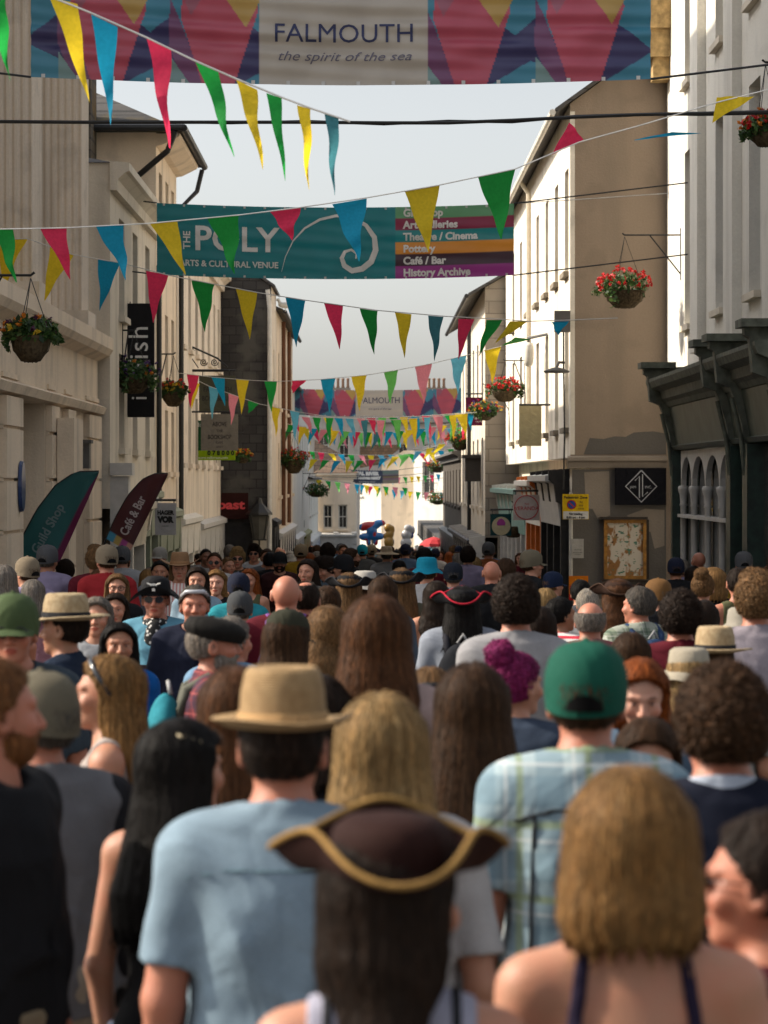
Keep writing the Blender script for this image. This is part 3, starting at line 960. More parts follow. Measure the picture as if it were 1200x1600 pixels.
# ---- hats, in head axes about PIV
def hat_shape(kind):
    if ('hat', kind) in CLO: return CLO['hat', kind]
    m = MB(); c = (0, 0.002, 0)
    zc = 0.145                                   # brim line above the neck pivot
    if kind in ('fedora', 'panama', 'cowboy', 'sunhat'):
        bw = {'fedora': 0.155, 'panama': 0.175, 'cowboy': 0.19, 'sunhat': 0.20}[kind]
        ht = {'fedora': 0.125, 'panama': 0.115, 'cowboy': 0.12, 'sunhat': 0.095}[kind]
        def fz(r, a):
            s = max(0.0, (r - 0.09) / (bw - 0.09))
            if r <= 0.09: return 0
            if kind == 'cowboy': return 0.05 * s * s * abs(math.cos(a)) ** 2 - 0.012 * s * abs(math.sin(a))
            if kind == 'panama': return -0.018 * s * math.sin(a) + 0.006 * s * math.cos(2 * a)
            if kind == 'sunhat': return -0.035 * s
            return 0.016 * s * s - 0.010 * s * max(0, math.sin(a)) + 0.004 * s * math.cos(3 * a)
        prof = [(bw, zc + 0.004), (bw - 0.004, zc + 0.010), (0.12, zc + 0.006), (0.097, zc + 0.008), (0.094, zc + 0.02), (0.090, zc + ht * 0.6), (0.081, zc + ht * 0.92),
                (0.072, zc + ht), (0.058, zc + ht * 0.98), (0.03, zc + ht * 0.90), (0.001, zc + ht * 0.88)]
        m.lathe(prof, c, 36, 0.98, 1.14, fz)
        m.lathe([(0.090, zc - 0.004), (0.12, zc - 0.002), (bw, zc + 0.004)], c, 36, 0.98, 1.14, fz)
    elif kind == 'band':
        m.lathe([(0.0965, zc + 0.009), (0.0965, zc + 0.032), (0.0935, zc + 0.033)], c, 36, 0.985, 1.145)
    elif kind == 'cap':
        prof = [(0.094, zc - 0.058), (0.098, zc - 0.02), (0.096, zc + 0.02), (0.086, zc + 0.054), (0.064, zc + 0.080), (0.036, zc + 0.093), (0.008, zc + 0.097), (0.008, zc + 0.103), (0.0, zc + 0.103)]
        m.lathe(prof, c, 32, 0.98, 1.14, lambda r, a: 0.016 * math.sin(a) if r > 0.09 else 0)
        n0 = len(m.v)                                            # the peak, curved, in front
        for j in range(5):
            for i in range(13):
                a = R(-62 + 124 * i / 12); q = j / 4
                x, y = 0.088 * math.sin(a), 0.104 * math.cos(a)
                L = 0.068 * math.cos(a * 0.9) ** 0.6
                m.v.append((x * (1 + 0.06 * q), y + L * q, zc - 0.028 - 0.022 * q - 0.5 * (x * x) * 8 * q * 0.25))
        for j in range(4):
            for i in range(12):
                k = n0 + j * 13 + i; m.f.append((k, k + 1, k + 14, k + 13))
    elif kind == 'opening':                                       # dark gap above the strap at the back of a cap
        for k in range(17):
            x = -0.044 + 0.088 * k / 16; top = 0.036 * math.sqrt(max(0, 1 - (x / 0.044) ** 2))
            for q in (0, 0.5, 1):
                zz = zc - 0.058 + top * q; r = 0.1005
                m.v.append((x, -math.sqrt(max(0, 1 - (x / (r * 0.98)) ** 2)) * r * 1.14, zz))
        for k in range(16):
            for q in (0, 1): a = 3 * k + q; m.f.append((a, a + 3, a + 4, a + 1))
    elif kind == 'bucket':
        prof = [(0.150, zc - 0.052), (0.148, zc - 0.046), (0.100, zc - 0.006), (0.097, zc + 0.03), (0.090, zc + 0.075), (0.07, zc + 0.088), (0.0, zc + 0.092)]
        m.lathe(prof, c, 32, 0.96, 1.12, lambda r, a: 0.006 * math.sin(5 * a) if r > 0.12 else 0)
    elif kind == 'flat':
        m.lathe([(0.090, zc - 0.02), (0.106, zc + 0.006), (0.108, zc + 0.026), (0.085, zc + 0.056), (0.04, zc + 0.068), (0, zc + 0.07)], (0, 0.014, 0), 32, 1.0, 1.22, lambda r, a: -0.02 * math.sin(a) if r > 0.05 else -0.008 * math.sin(a))
    elif kind in ('tricorn', 'tricornbraid'):
        # brim turned up in three folds, one corner pointing back
        def edge(a):                                               # a = 0 right, 90 front
            k = (a - R(-90)) / (2 * PI) * 3                        # three folds, corners between them
            fold = 0.5 - 0.5 * math.cos(k * 2 * PI)                # 1 in the middle of a fold, 0 at a corner
            return 0.186 - 0.050 * fold, -0.002 + 0.016 * math.sin(a) + 0.058 * fold
        n = 72; rows = 6; n0 = len(m.v)
        if kind == 'tricorn':
            for j in range(rows + 1):
                q = j / rows
                for i in range(n):
                    a = 2 * PI * i / n; re, ze = edge(a)
                    rr = 0.092 + (re - 0.092) * q; bow = -0.022 * math.sin(PI * q)
                    m.v.append((rr * math.cos(a) * 1.05, rr * math.sin(a) * 1.08, zc - 0.012 + ze * q ** 1.5 + bow + 0.012 * q))
            for j in range(rows):
                for i in range(n):
                    a, b = n0 + j * n + i, n0 + j * n + (i + 1) % n; m.f.append((a, b, b + n, a + n))
            m.lathe([(0.095, zc - 0.02), (0.095, zc + 0.02), (0.089, zc + 0.044), (0.070, zc + 0.060), (0.03, zc + 0.066), (0, zc + 0.067)], c, 36, 0.99, 1.15)
        else:
            pts = []
            for i in range(n + 1):
                a = 2 * PI * i / n; re, ze = edge(a)
                pts.append((re * math.cos(a) * 1.05, re * math.sin(a) * 1.08, zc + ze))
            m.tube(pts, 0.0052, 8, False)
    elif kind == 'pirate':                                         # brim folded up in front, skull side
        m.lathe([(0.095, zc - 0.02), (0.096, zc + 0.02), (0.088, zc + 0.07), (0.05, zc + 0.10), (0, zc + 0.105)], c, 30, 1, 1.14)
        n0 = len(m.v)
        for j in range(5):
            for i in range(40):
                a = 2 * PI * i / 40; q = j / 4; s = math.sin(a)
                rr = 0.094 + 0.075 * q * (0.35 + 0.65 * abs(math.cos(a)))
                m.v.append((rr * math.cos(a), rr * s * 1.12, zc - 0.012 + (0.075 * max(0, abs(s) - 0.25) - 0.05 * abs(math.cos(a)) ** 2) * q))
        for j in range(4):
            for i in range(40):
                a, b = n0 + j * 40 + i, n0 + j * 40 + (i + 1) % 40; m.f.append((a, b, b + 40, a + 40))
    me = m.mesh('hat', True)
    CLO['hat', kind] = me
    return me


def specs_shape(dark):
    k = ('specs', dark)
    if k in CLO: return CLO[k]
    m = MB(); z = 1.603 - PIV[2]; y0 = 0.106
    for sd in (-1, 1):
        pts = [(sd * 0.033 + 0.024 * math.cos(a), y0 + 0.002 - 0.25 * abs(sd * 0.033 + 0.024 * math.cos(a)) ** 1.0 * 0.3, z + 0.019 * math.sin(a)) for a in [2 * PI * i / 18 for i in range(19)]]
        m.tube(pts, 0.0022, 6, False)
        if dark: m.poly([pts[i] for i in range(18)])
        m.tube([(sd * 0.056, y0 - 0.004, z + 0.006), (sd * 0.079, 0.05, z + 0.006), (sd * 0.083, -0.01, z)], 0.0022, 6)
    m.tube([(-0.010, y0, z + 0.006), (0.010, y0, z + 0.006)], 0.002, 6)
    CLO[k] = m.mesh('glasses', True)
    return CLO[k]


# ------------------------------------------------------------------ putting one person together
SKINS = {'fair': (0.53, 0.255, 0.155), 'pale': (0.60, 0.32, 0.22), 'tan': (0.40, 0.185, 0.10), 'red': (0.50, 0.20, 0.12), 'brown': (0.22, 0.11, 0.065)}
HC = {'black': (0.012, 0.010, 0.009), 'dark': (0.030, 0.018, 0.012), 'brown': (0.075, 0.038, 0.018), 'chestnut': (0.13, 0.055, 0.022), 'light': (0.24, 0.135, 0.06),
      'blonde': (0.46, 0.30, 0.13), 'honey': (0.33, 0.18, 0.065), 'red': (0.36, 0.095, 0.02), 'grey': (0.30, 0.27, 0.24), 'ash': (0.13, 0.115, 0.10), 'magenta': (0.32, 0.03, 0.16), 'white': (0.5, 0.46, 0.40)}
JEANS = [(0.04, 0.055, 0.10), (0.02, 0.02, 0.024), (0.10, 0.12, 0.18), (0.18, 0.14, 0.09), (0.05, 0.05, 0.055), (0.26, 0.22, 0.17)]
DRAWN = []          # (px, py, radius px, Y, x, y) of everybody placed so far


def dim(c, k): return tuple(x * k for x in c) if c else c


def person_at(X, Y, s, label, sex='m', face=0, yaw=0, pitch=0, pose='down', skin='fair', hair='short', hc='brown', hat=None, hatc=None, top='tee', tc=(0.2, 0.2, 0.2), tmat=None, hatrot=0, hats=None,
              specs=None, beard=None, legs=None, bandc=None, group=None, capback=True, far=False):
    root = empty('person', (X, Y, g(Y)), R(face), s)
    tag(root, label, 'person', group)
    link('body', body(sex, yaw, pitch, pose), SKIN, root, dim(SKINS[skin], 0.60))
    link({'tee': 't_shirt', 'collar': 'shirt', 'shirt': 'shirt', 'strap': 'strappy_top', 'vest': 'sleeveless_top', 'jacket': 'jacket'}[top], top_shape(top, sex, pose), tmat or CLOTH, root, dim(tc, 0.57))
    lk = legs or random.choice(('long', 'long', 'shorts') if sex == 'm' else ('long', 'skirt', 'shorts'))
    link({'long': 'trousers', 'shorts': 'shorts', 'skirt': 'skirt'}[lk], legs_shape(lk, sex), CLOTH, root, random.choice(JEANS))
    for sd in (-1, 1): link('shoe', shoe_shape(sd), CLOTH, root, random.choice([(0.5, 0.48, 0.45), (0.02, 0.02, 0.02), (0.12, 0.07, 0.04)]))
    loc = Vector(PIV); rot = Euler((R(-pitch), 0, R(yaw)))
    def on_head(name, me, mat, color, ds=None):
        o = link(name, me, mat, root, color); o.location = loc; o.rotation_euler = rot
        if ds: o.scale = ds
        return o
    if hat and hair == 'short': hair = 'buzz'
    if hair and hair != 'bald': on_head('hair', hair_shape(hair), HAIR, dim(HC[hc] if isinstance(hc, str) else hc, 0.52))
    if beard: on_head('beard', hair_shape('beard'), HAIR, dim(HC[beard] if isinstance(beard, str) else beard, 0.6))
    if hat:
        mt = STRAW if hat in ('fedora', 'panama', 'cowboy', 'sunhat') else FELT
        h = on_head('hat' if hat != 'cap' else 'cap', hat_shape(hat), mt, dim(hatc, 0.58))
        h.rotation_euler.z += R(hatrot)
        if hats: h.scale = (hats[0],) * 3; h.location.z += hats[1]
        if hat in ('fedora', 'panama', 'cowboy'):
            b = link('hat_band', hat_shape('band'), FELT, h, bandc or tuple(x * 0.7 for x in hatc))
        if hat == 'cap' and capback: link('strap_opening', hat_shape('opening'), HAIR, h, HC['dark'])
        if hat == 'tricorn': link('braid', hat_shape('tricornbraid'), FELT, h, bandc or (0.3, 0.18, 0.06))
    if specs: on_head('glasses', specs_shape(specs == 'dark'), plain('dark lens', (0.012, 0.011, 0.011), 0.12, 0.6, var=0), None)
    return root


def solve(hx, hy, hp, fix=None):
    """stature and distance from the head's place and height in the photo"""
    s = 1.0
    for _ in range(40):
        Y = FPX * 0.216 * s / hp
        s2 = (CAMZ - (hy - HY) * Y / FPX - g(Y)) / 1.595
        s = 0.5 * s + 0.5 * min(1.10, max(0.86, s2))
    lo, hi = 2.5, 220.0                                  # then the distance that puts that head at that height
    for _ in range(60):
        mid = 0.5 * (lo + hi)
        if HY + FPX * (CAMZ - g(mid) - 1.595 * s) / mid > hy: lo = mid
        else: hi = mid
    if fix: lo = fix; s = (CAMZ - (hy - HY) * lo / FPX - g(lo)) / 1.595
    return s, lo


def person(hx, hy, hp, label, **kw):
    s, Y = solve(hx, hy, hp, kw.pop('Y', None))
    X = (hx - CX) * Y / FPX
    DRAWN.append((hx, hy, FPX * 0.14 * s / Y, Y, X, s))
    return person_at(X, Y, s, label, **kw)


# ------------------------------------------------------------------ the ground
def ground():
    m = MB(); ys = [-30, -10, 0, 8, 12, 14, 15, 16, 17, 18, 20, 23, 27, 32, 40, 60, 90, 130, 180, 230, 300]
    for a, b in zip(ys, ys[1:]):
        m.poly([(-6, a, g(a)), (8, a, g(a)), (8, b, g(b)), (-6, b, g(b))])
    pave = bricky('street paving', (0.16, 0.145, 0.13), (0.12, 0.11, 0.10), (0.06, 0.055, 0.05), 0.45, 0.30, 0.012, 'XY', 0.8)
    tag(m.build('street', pave), kind='structure')
    m = MB(); ys = [-400, 0, 14, 20, 40, 80, 160, 300, 600, 1500]
    for a, b in zip(ys, ys[1:]):
        za, zb = (g(q) - 0.06 if q < 300 else g(300) - 0.06 for q in (a, b))
        m.poly([(-900, a, za), (900, a, za), (900, b, zb), (-900, b, zb)])
    tag(m.build('ground', plain('earth', (0.12, 0.11, 0.09), 0.9)), kind='structure')


ground()


# ------------------------------------------------------------------ buildings
def cut_wall(m, fr, u0, u1, z0, z1, holes, reveal=0.18):
    us = sorted({u0, u1, *[h[i] for h in holes for i in (0, 1)]}); zs = sorted({z0, z1, *[h[i] for h in holes for i in (2, 3)]})
    us = [u for u in us if u0 <= u <= u1]; zs = [z for z in zs if z0 <= z <= z1]
    p = fr.p
    for a, b in zip(us, us[1:]):
        for c, d in zip(zs, zs[1:]):
            if any(h[0] <= (a + b) / 2 <= h[1] and h[2] <= (c + d) / 2 <= h[3] for h in holes): continue
            m.poly([p(a, 0, c), p(b, 0, c), p(b, 0, d), p(a, 0, d)])
    for a, b, c, d in holes:
        r = reveal
        m.poly([p(a, 0, c), p(a, r, c), p(a, r, d), p(a, 0, d)]); m.poly([p(b, 0, c), p(b, 0, d), p(b, r, d), p(b, r, c)])
        m.poly([p(a, 0, c), p(b, 0, c), p(b, r, c), p(a, r, c)]); m.poly([p(a, 0, d), p(a, r, d), p(b, r, d), p(b, 0, d)])


def window(parent, fr, u0, u1, z0, z1, mat=None, depth=0.15, cols=2, rows=2, sill=None, sash=True):
    """sash window: frame with bars; glass and sill hang on it"""
    m = MB(); d0, d1 = depth - 0.05, depth + 0.03; e = 0.004; t = 0.06
    m.fbox(fr, u0 + e, u0 + t, d0, d1, z0 + e, z1 - e); m.fbox(fr, u1 - t, u1 - e, d0, d1, z0 + e, z1 - e)
    m.fbox(fr, u0 + t, u1 - t, d0, d1, z1 - t, z1 - e); m.fbox(fr, u0 + t, u1 - t, d0, d1, z0 + e, z0 + t + 0.02)
    for i in range(1, cols):
        u = u0 + (u1 - u0) * i / cols; m.fbox(fr, u - 0.012, u + 0.012, d0 + 0.01, d1 - 0.01, z0 + t, z1 - t)
    for i in range(1, rows):
        z = z0 + (z1 - z0) * i / rows; m.fbox(fr, u0 + t, u1 - t, d0 + 0.004, d1 - 0.004, z - 0.022, z + 0.022)
    o = m.build('window', mat or FRAMEP, parent)
    MB().fbox(fr, u0 + 0.02, u1 - 0.02, depth + 0.0, depth + 0.015, z0 + 0.02, z1 - 0.02).build('pane', GLASS, o)
    if sill: MB().fbox(fr, u0 - 0.06, u1 + 0.06, -0.10, 0.12, z0 - 0.10, z0 - 0.003).build('sill', sill, o)
    return o


def cornice_prof(z, d, h):
    return [(0.0, z - h), (-d * 0.35, z - h), (-d * 0.4, z - h * 0.6), (-d * 0.8, z - h * 0.35), (-d, z - h * 0.3), (-d, z), (0.0, z + 0.03)]


def building(label, fr, u0, u1, zt, wall, wins=(), z0=None, depth=7.0, roof=None, rh=1.6, roofm=None, cor=None, cat='building', shopz=None, sillm=None, cols=2, rows=2,
             reveal=0.18, end=None, name='building', over=0.25, framem=None, rot=False, gutter=False):
    """masonry block with real window openings; ends are closed, the roof is pitched along the street or flat"""
    base = (min(g(fr.p(u0, 0, 0)[1]), g(fr.p(u1, 0, 0)[1])) - 0.3) if z0 is None else z0
    o = empty(name, fr.p((u0 + u1) / 2, depth / 2, base)); tag(o, label, cat)
    inv = Matrix.Translation(-o.location)
    m = MB(); p = fr.p; lo = shopz if shopz is not None else base
    holes = [(a, b, c, d) for a, b, c, d in wins]
    cut_wall(m, fr, u0, u1, lo, zt, holes, reveal)
    if shopz is not None:
        m.poly([p(u0, 0.35, base), p(u1, 0.35, base), p(u1, 0.35, shopz), p(u0, 0.35, shopz)]); m.poly([p(u0, 0, shopz), p(u1, 0, shopz), p(u1, 0.35, shopz), p(u0, 0.35, shopz)])
    e0 = MB()
    for u in (u0, u1):
        pts = [p(u, 0, lo), p(u, 0, zt)] + ([p(u, depth / 2, zt + rh)] if roof == 'pitch' else []) + [p(u, depth, zt), p(u, depth, base)] + ([p(u, 0.35, base), p(u, 0.35, lo)] if shopz is not None else [p(u, 0, base)])
        (e0 if (end and u == u0) else m).poly(pts if shopz is None else pts)
    m.poly([p(u0, depth, base), p(u1, depth, base), p(u1, depth, zt), p(u0, depth, zt)])
    if roof is None: m.poly([p(u0, 0, zt), p(u1, 0, zt), p(u1, depth, zt), p(u0, depth, zt)])
    def lk(nm, mb, mat, parent=o):
        ob = mb.build(nm, mat, parent)
        ob.matrix_parent_inverse = Matrix() if parent is not o else inv
        return ob
    lk('wall', m, wall)
    if end: lk('end_wall', e0, end)
    for i, (a, b, c, d) in enumerate(wins):
        w = window(o, fr, a, b, c, d, framem, reveal - 0.02, cols, rows, sillm or wall); w.matrix_parent_inverse = inv
    if roof == 'pitch':
        r = MB(); t = 0.10; sl = rh / (depth / 2); ov = over
        for s in (0, 1):
            wa, wb = (-ov, depth / 2) if s == 0 else (depth + ov, depth / 2)
            za, zb = zt - sl * ov, zt + rh
            a0, a1 = u0 - 0.12, u1 + 0.12
            r.hexa([p(a0, wa, za + .02), p(a1, wa, za + .02), p(a1, wb, zb + .02), p(a0, wb, zb + .02), p(a0, wa, za + t), p(a1, wa, za + t), p(a1, wb, zb + t), p(a0, wb, zb + t)])
        lk('roof', r, roofm or SLATE)
    if roof == 'hip':
        r = MB(); ov = over; q = depth / 2
        A, B, C, D = p(u0 - ov, -ov, zt), p(u1 + ov, -ov, zt), p(u1 + ov, depth + ov, zt), p(u0 - ov, depth + ov, zt)
        rg = min(q, (u1 - u0) / 2 - 0.2); E, F = p(u0 + rg, q, zt + rh), p(u1 - rg, q, zt + rh)
        for f in ((A, B, F, E), (B, C, F), (C, D, E, F), (D, A, E), (D, C, B, A)): r.poly(f)
        lk('roof', r, roofm or SLATE)
    if cor:
        lk('cornice', MB().sweep(fr, cornice_prof(zt - 0.003 if roof else zt + 0.02, cor[0], cor[1]), u0 - 0.05, u1 + 0.05), cor[2] if len(cor) > 2 else wall)
    if gutter:
        z = zt - (rh / (depth / 2)) * over + 0.02 if roof == 'pitch' else zt
        lk('gutter', MB().tube([p(u0 - 0.15, -over - 0.05, z), p(u1 + 0.15, -over - 0.05, z)], 0.06, 8), gutter)
    o['_inv'] = 0
    del o['_inv']
    return o, inv


def part(o, inv, nm, mb, mat, smooth=False, color=None, label=None):
    ob = mb.build(nm, mat, o, smooth, color); ob.matrix_parent_inverse = inv
    if label: ob['label'] = label
    return ob


def shopfront(o, inv, fr, u0, u1, gz, zf0, zf1, body_m, fascia_m, pil=2.2, out=0.14, board=None, cor=True, open_door=None, console=True):
    """fascia, pilasters, plate glass over a stall riser, and a recessed door"""
    n = max(1, round((u1 - u0) / pil)); st = (u1 - u0) / n
    m = MB()
    m.sweep(fr, [(-0.002, zf0), (-out, zf0), (-out - (0.10 if console else 0.03), zf1 - 0.12), (-out - (0.28 if console else 0.10), zf1 - 0.08), (-out - (0.28 if console else 0.10), zf1 + 0.02), (-0.002, zf1 + 0.10)], u0, u1)
    part(o, inv, 'fascia', m, fascia_m)
    for i in range(n + 1):
        u = u0 + st * i
        q = MB().fbox(fr, u - 0.14, u + 0.14, -out, 0.30, gz - 0.3, zf0 - 0.005)
        q.fbox(fr, u - 0.17, u + 0.17, -out - 0.04, 0.1, gz - 0.3, gz + 0.25)
        zm = max(zf0, zf1 - 0.5)
        if not console:
            q.fbox(fr, u - 0.13, u + 0.13, -out - 0.03, 0.0, zf0 - 0.004, zf1 - 0.13); part(o, inv, 'pilaster', q, body_m); continue
        q.fbox(fr, u - 0.14, u + 0.14, -out, 0.0, zf0 - 0.004, zm)
        q.sweep(fr, [(-out + 0.01, zm), (-out - 0.08, zm + 0.04), (-out - 0.12, zf1 - 0.14), (-out - 0.22, zf1 - 0.06), (-out - 0.22, zf1 + 0.10), (0.0, zf1 + 0.15), (0.0, zm)], u - 0.13, u + 0.13)
        part(o, inv, 'pilaster', q, body_m)
    for i in range(n):
        a, b = u0 + st * i + 0.145, u0 + st * (i + 1) - 0.145
        door = (i == (n // 2)) if open_door is None else (i == open_door)
        if door:
            q = MB().fbox(fr, a, a + 0.1, 0.2, 0.28, gz, zf0); q.fbox(fr, b - 0.1, b, 0.2, 0.28, gz, zf0); q.fbox(fr, a + 0.1, b - 0.1, 0.2, 0.28, gz + 2.1, gz + 2.2)
            d = part(o, inv, 'door', q, body_m)
            MB().fbox(fr, a + 0.1, b - 0.1, 0.25, 0.27, gz, zf0).build('pane', GLASS, d)
        else:
            q = MB().fbox(fr, a, b, -0.02, 0.2, gz - 0.3, gz + 0.55); q.fbox(fr, a, b, 0.0, 0.08, zf0 - 0.1, zf0 - 0.006)
            k = max(2, round((b - a) / 0.8))
            for j in range(1, k): q.fbox(fr, a + (b - a) * j / k - 0.025, a + (b - a) * j / k + 0.025, 0.0, 0.07, gz + 0.55, zf0 - 0.1)
            d = part(o, inv, 'display_window', q, body_m)
            MB().fbox(fr, a, b, 0.09, 0.11, gz + 0.55, zf0 - 0.1).build('pane', GLASS, d)


def wrow(us, w, z0, h): return [(u - w / 2, u + w / 2, z0, z0 + h) for u in us]


# ---------------- walls seen in the photo
CREAM = stucco('weathered cream render', (0.75, 0.65, 0.53), amount=0.75)
CREAM2 = stucco('stone coloured render', (0.80, 0.66, 0.50), amount=0.6)
PALE = stucco('pale render', (0.66, 0.59, 0.48), amount=0.55)
WHITER = stucco('white render', (0.72, 0.69, 0.62), amount=0.35)
SUNW = stucco('white painted render', (0.76, 0.70, 0.60), (0.36, 0.27, 0.17), 0.85)
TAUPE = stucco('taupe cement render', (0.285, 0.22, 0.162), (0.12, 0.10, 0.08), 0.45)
GREYPATCH = stucco('grey cement patch', (0.125, 0.113, 0.10), amount=0.3)
PALEPATCH = stucco('pale bare render', (0.27, 0.225, 0.18), amount=0.6)
DKGREEN = plain('dark green gloss', (0.010, 0.026, 0.019), 0.35, 0.5, var=0.5, scale=9, bmp=0.15)
OLDGREEN = plain('faded green paint', (0.098, 0.105, 0.080), 0.6, 0.3, var=0.45, scale=7, bmp=0.25)
SAGE = plain('sage paint', (0.22, 0.24, 0.17), 0.6)
CHAR = plain('charcoal paint', (0.020, 0.019, 0.019), 0.6, 0.2, var=0.3)
ORANGE = plain('orange paint', (0.42, 0.10, 0.015), 0.5)
BLUEP = plain('blue paint', (0.03, 0.08, 0.22), 0.5)
TEALP = plain('teal paint', (0.04, 0.16, 0.19), 0.5)
LGREY = plain('grey white paint', (0.47, 0.455, 0.43), 0.5, bmp=0.1)
BROWNR = bricky('brown tiles', (0.16, 0.10, 0.06), (0.11, 0.07, 0.045), (0.04, 0.03, 0.02), 0.3, 0.22, 0.012, 'XZ', 0.8)

# ---- left: the arts house with fluted columns
FL = left(-4.8)
o, inv = building('large stone arts venue with fluted columns and rusticated ground floor', FL, 27.0, 45.6, 17.5, CREAM, wrow((39.6, 34.6), 1.5, 5.2, 2.6), reveal=0.25, cat='building', rows=3)
def fluted(u0, u1, zb, zt):
    """square column: hollow flutes run up each face"""
    m = MB(); fr = left(-4.12); n = 7
    pts = []
    def run(ax0, ax1, fn):
        for i in range(n):
            a = ax0 + (ax1 - ax0) * i / n; b = ax0 + (ax1 - ax0) * (i + 1) / n; w = b - a
            for q, dp in ((0.0, 0), (0.18, 0), (0.26, 0.6), (0.5, 1), (0.74, 0.6), (0.82, 0)):
                pts.append(fn(a + w * q, dp * 0.026))
    D = 0.70
    run(0, D, lambda t, d: (u0 + d, D - t)); run(u0, u1, lambda t, d: (t, d)); run(0, D, lambda t, d: (u1 - d, t))
    k = len(pts); b0 = len(m.v)
    for z in (zb, zt): m.v += [fr.p(u, w, z) for u, w in pts]
    for i in range(k - 1): m.f.append((b0 + i, b0 + i + 1, b0 + k + i + 1, b0 + k + i))
    return m
for u in (30.2, 36.3, 42.5):
    part(o, inv, 'fluted_column', fluted(u, u + 1.05, 4.55, 13.0), CREAM)
    part(o, inv, 'column_base', MB().fbox(left(-4.12), u - 0.12, u + 1.17, -0.10, 0.68, 4.30, 4.55), CREAM)
part(o, inv, 'entablature', MB().fbox(left(-4.0), 27.0, 45.7, -0.1, 0.75, 13.0, 14.6), CREAM)
part(o, inv, 'shade_block', MB().box(-12, -5.9, 45.62, 51.8, -1, 17.5), CREAM)  # unseen block added behind the venue to keep sun off the right facade
fg = left(-4.2); gz = g(40)
m = MB()
cut_wall(m, fg, 27, 45.6, gz - 0.4, 4.05, [(35.4, 38.4, gz - 0.4, 3.15), (39.55, 40.5, gz, 2.9), (41.7, 43.5, gz - 0.4, 3.0), (30, 33.5, gz, 3.1)], 0.4)
m.poly([fg.p(45.6, 0, gz - .4), fg.p(45.6, 0.59, gz - .4), fg.p(45.6, 0.59, 4.05), fg.p(45.6, 0, 4.05)])
part(o, inv, 'ground_floor', m, CREAM2)
for a, b in ((33.7, 35.3), (38.5, 39.45), (40.6, 41.6), (43.6, 45.6)):
    m = MB(); z = gz - 0.3
    while z < 3.0:
        m.fbox(fg, a, b, -0.09, -0.002, z, min(z + 0.56, 3.1)); m.fbox(fg, a, b, -0.05, -0.001, z + 0.55, z + 0.61); z += 0.60
    part(o, inv, 'rusticated_pier', m, CREAM2)
m = MB().sweep(fg, [(0.0, 3.12), (-0.12, 3.14), (-0.16, 3.24), (-0.02, 3.3), (-0.02, 3.95), (-0.20, 4.03), (-0.26, 4.12), (-0.26, 4.30), (0.58, 4.30), (0.58, 3.12)], 27, 45.66)
part(o, inv, 'band_course', m, CREAM2)
for a, b, zt2 in ((35.4, 38.4, 3.15), (41.7, 43.5, 3.0), (30, 33.5, 3.1)):
    q = MB()
    for i in range(4):
        u = a + (b - a) * i / 3; q.fbox(fg, max(a, u - 0.06), min(b, u + 0.06), 0.3, 0.36, gz - 0.3, zt2)
    q.fbox(fg, a, b, 0.30, 0.36, 1.7, 1.82); q.fbox(fg, a, b, 0.28, 0.36, gz - 0.3, gz + 0.7)
    d = part(o, inv, 'tall_window', q, CREAM2)
    MB().fbox(fg, a, b, 0.345, 0.385, gz - 0.3, zt2).build('pane', plain('pale blind', (0.30, 0.27, 0.22), 0.3, 0.5), d)
q = MB().fbox(fg, 39.5, 40.55, 0.2, 0.28, gz - 0.3, 2.9)
part(o, inv, 'door', q, plain('old door', (0.17, 0.10, 0.07), 0.6))
part(o, inv, 'notice_case', MB().fbox(fg, 39.0, 40.2, -0.32, -0.10, 2.0, 2.95), CREAM2)
part(o, inv, 'wall_lamp', MB().fbox(fg, 41.5, 41.75, -0.28, -0.10, 2.3, 2.65).fbox(fg, 41.45, 41.8, -0.31, -0.07, 2.65, 2.7), LEAD)
# blue plaque
pl = MB(); c = P(20, 760, 34.9); n = 24
pl.v += [(-4.10, c.y + 0.22 * math.cos(2 * PI * i / n), c.z + 0.30 * math.sin(2 * PI * i / n)) for i in range(n)] + [(-4.06, c.y + 0.21 * math.cos(2 * PI * i / n), c.z + 0.29 * math.sin(2 * PI * i / n)) for i in range(n)]
pl.f += [(i, (i + 1) % n, n + (i + 1) % n, n + i) for i in range(n)] + [tuple(range(n, 2 * n))]
tag(pl.build('plaque', plain('blue enamel', (0.03, 0.05, 0.13), 0.3)), 'oval dark blue plaque on the rusticated stone wall', 'plaque')

# ---- left: low cream house with a stone cornice (fish sign hangs here)
fr = left(-4.0)
o, inv = building('low cream house with heavy stone cornice beside the fluted columns', fr, 45.75, 55.4, 7.0, PALE, wrow((47.9, 50.6, 53.4), 1.05, 4.75, 1.55) + wrow((47.9, 50.6, 53.4), 1.05, 2.65, 1.5),
                  roof='hip', rh=1.0, cor=(0.30, 0.42), shopz=1.7, over=0.05)
shopfront(o, inv, fr, 45.9, 51.0, g(49), 1.05, 1.75, WHITEP, PALE, 2.5); shopfront(o, inv, fr, 51.3, 55.3, g(53), 1.15, 1.9, SAGE, SAGE, 2.0, 0.07, console=False)
part(o, inv, 'console', MB().fbox(fr, 45.75, 46.15, -0.28, 0.0, 1.1, 2.2).fbox(fr, 45.7, 46.2, -0.34, 0.0, 2.21, 2.4), LGREY)
part(o, inv, 'downpipe', MB().tube([fr.p(55.2, -0.28, 6.5), fr.p(55.2, -0.08, 6.1), fr.p(55.2, -0.08, 1.8)], 0.05), IRON)
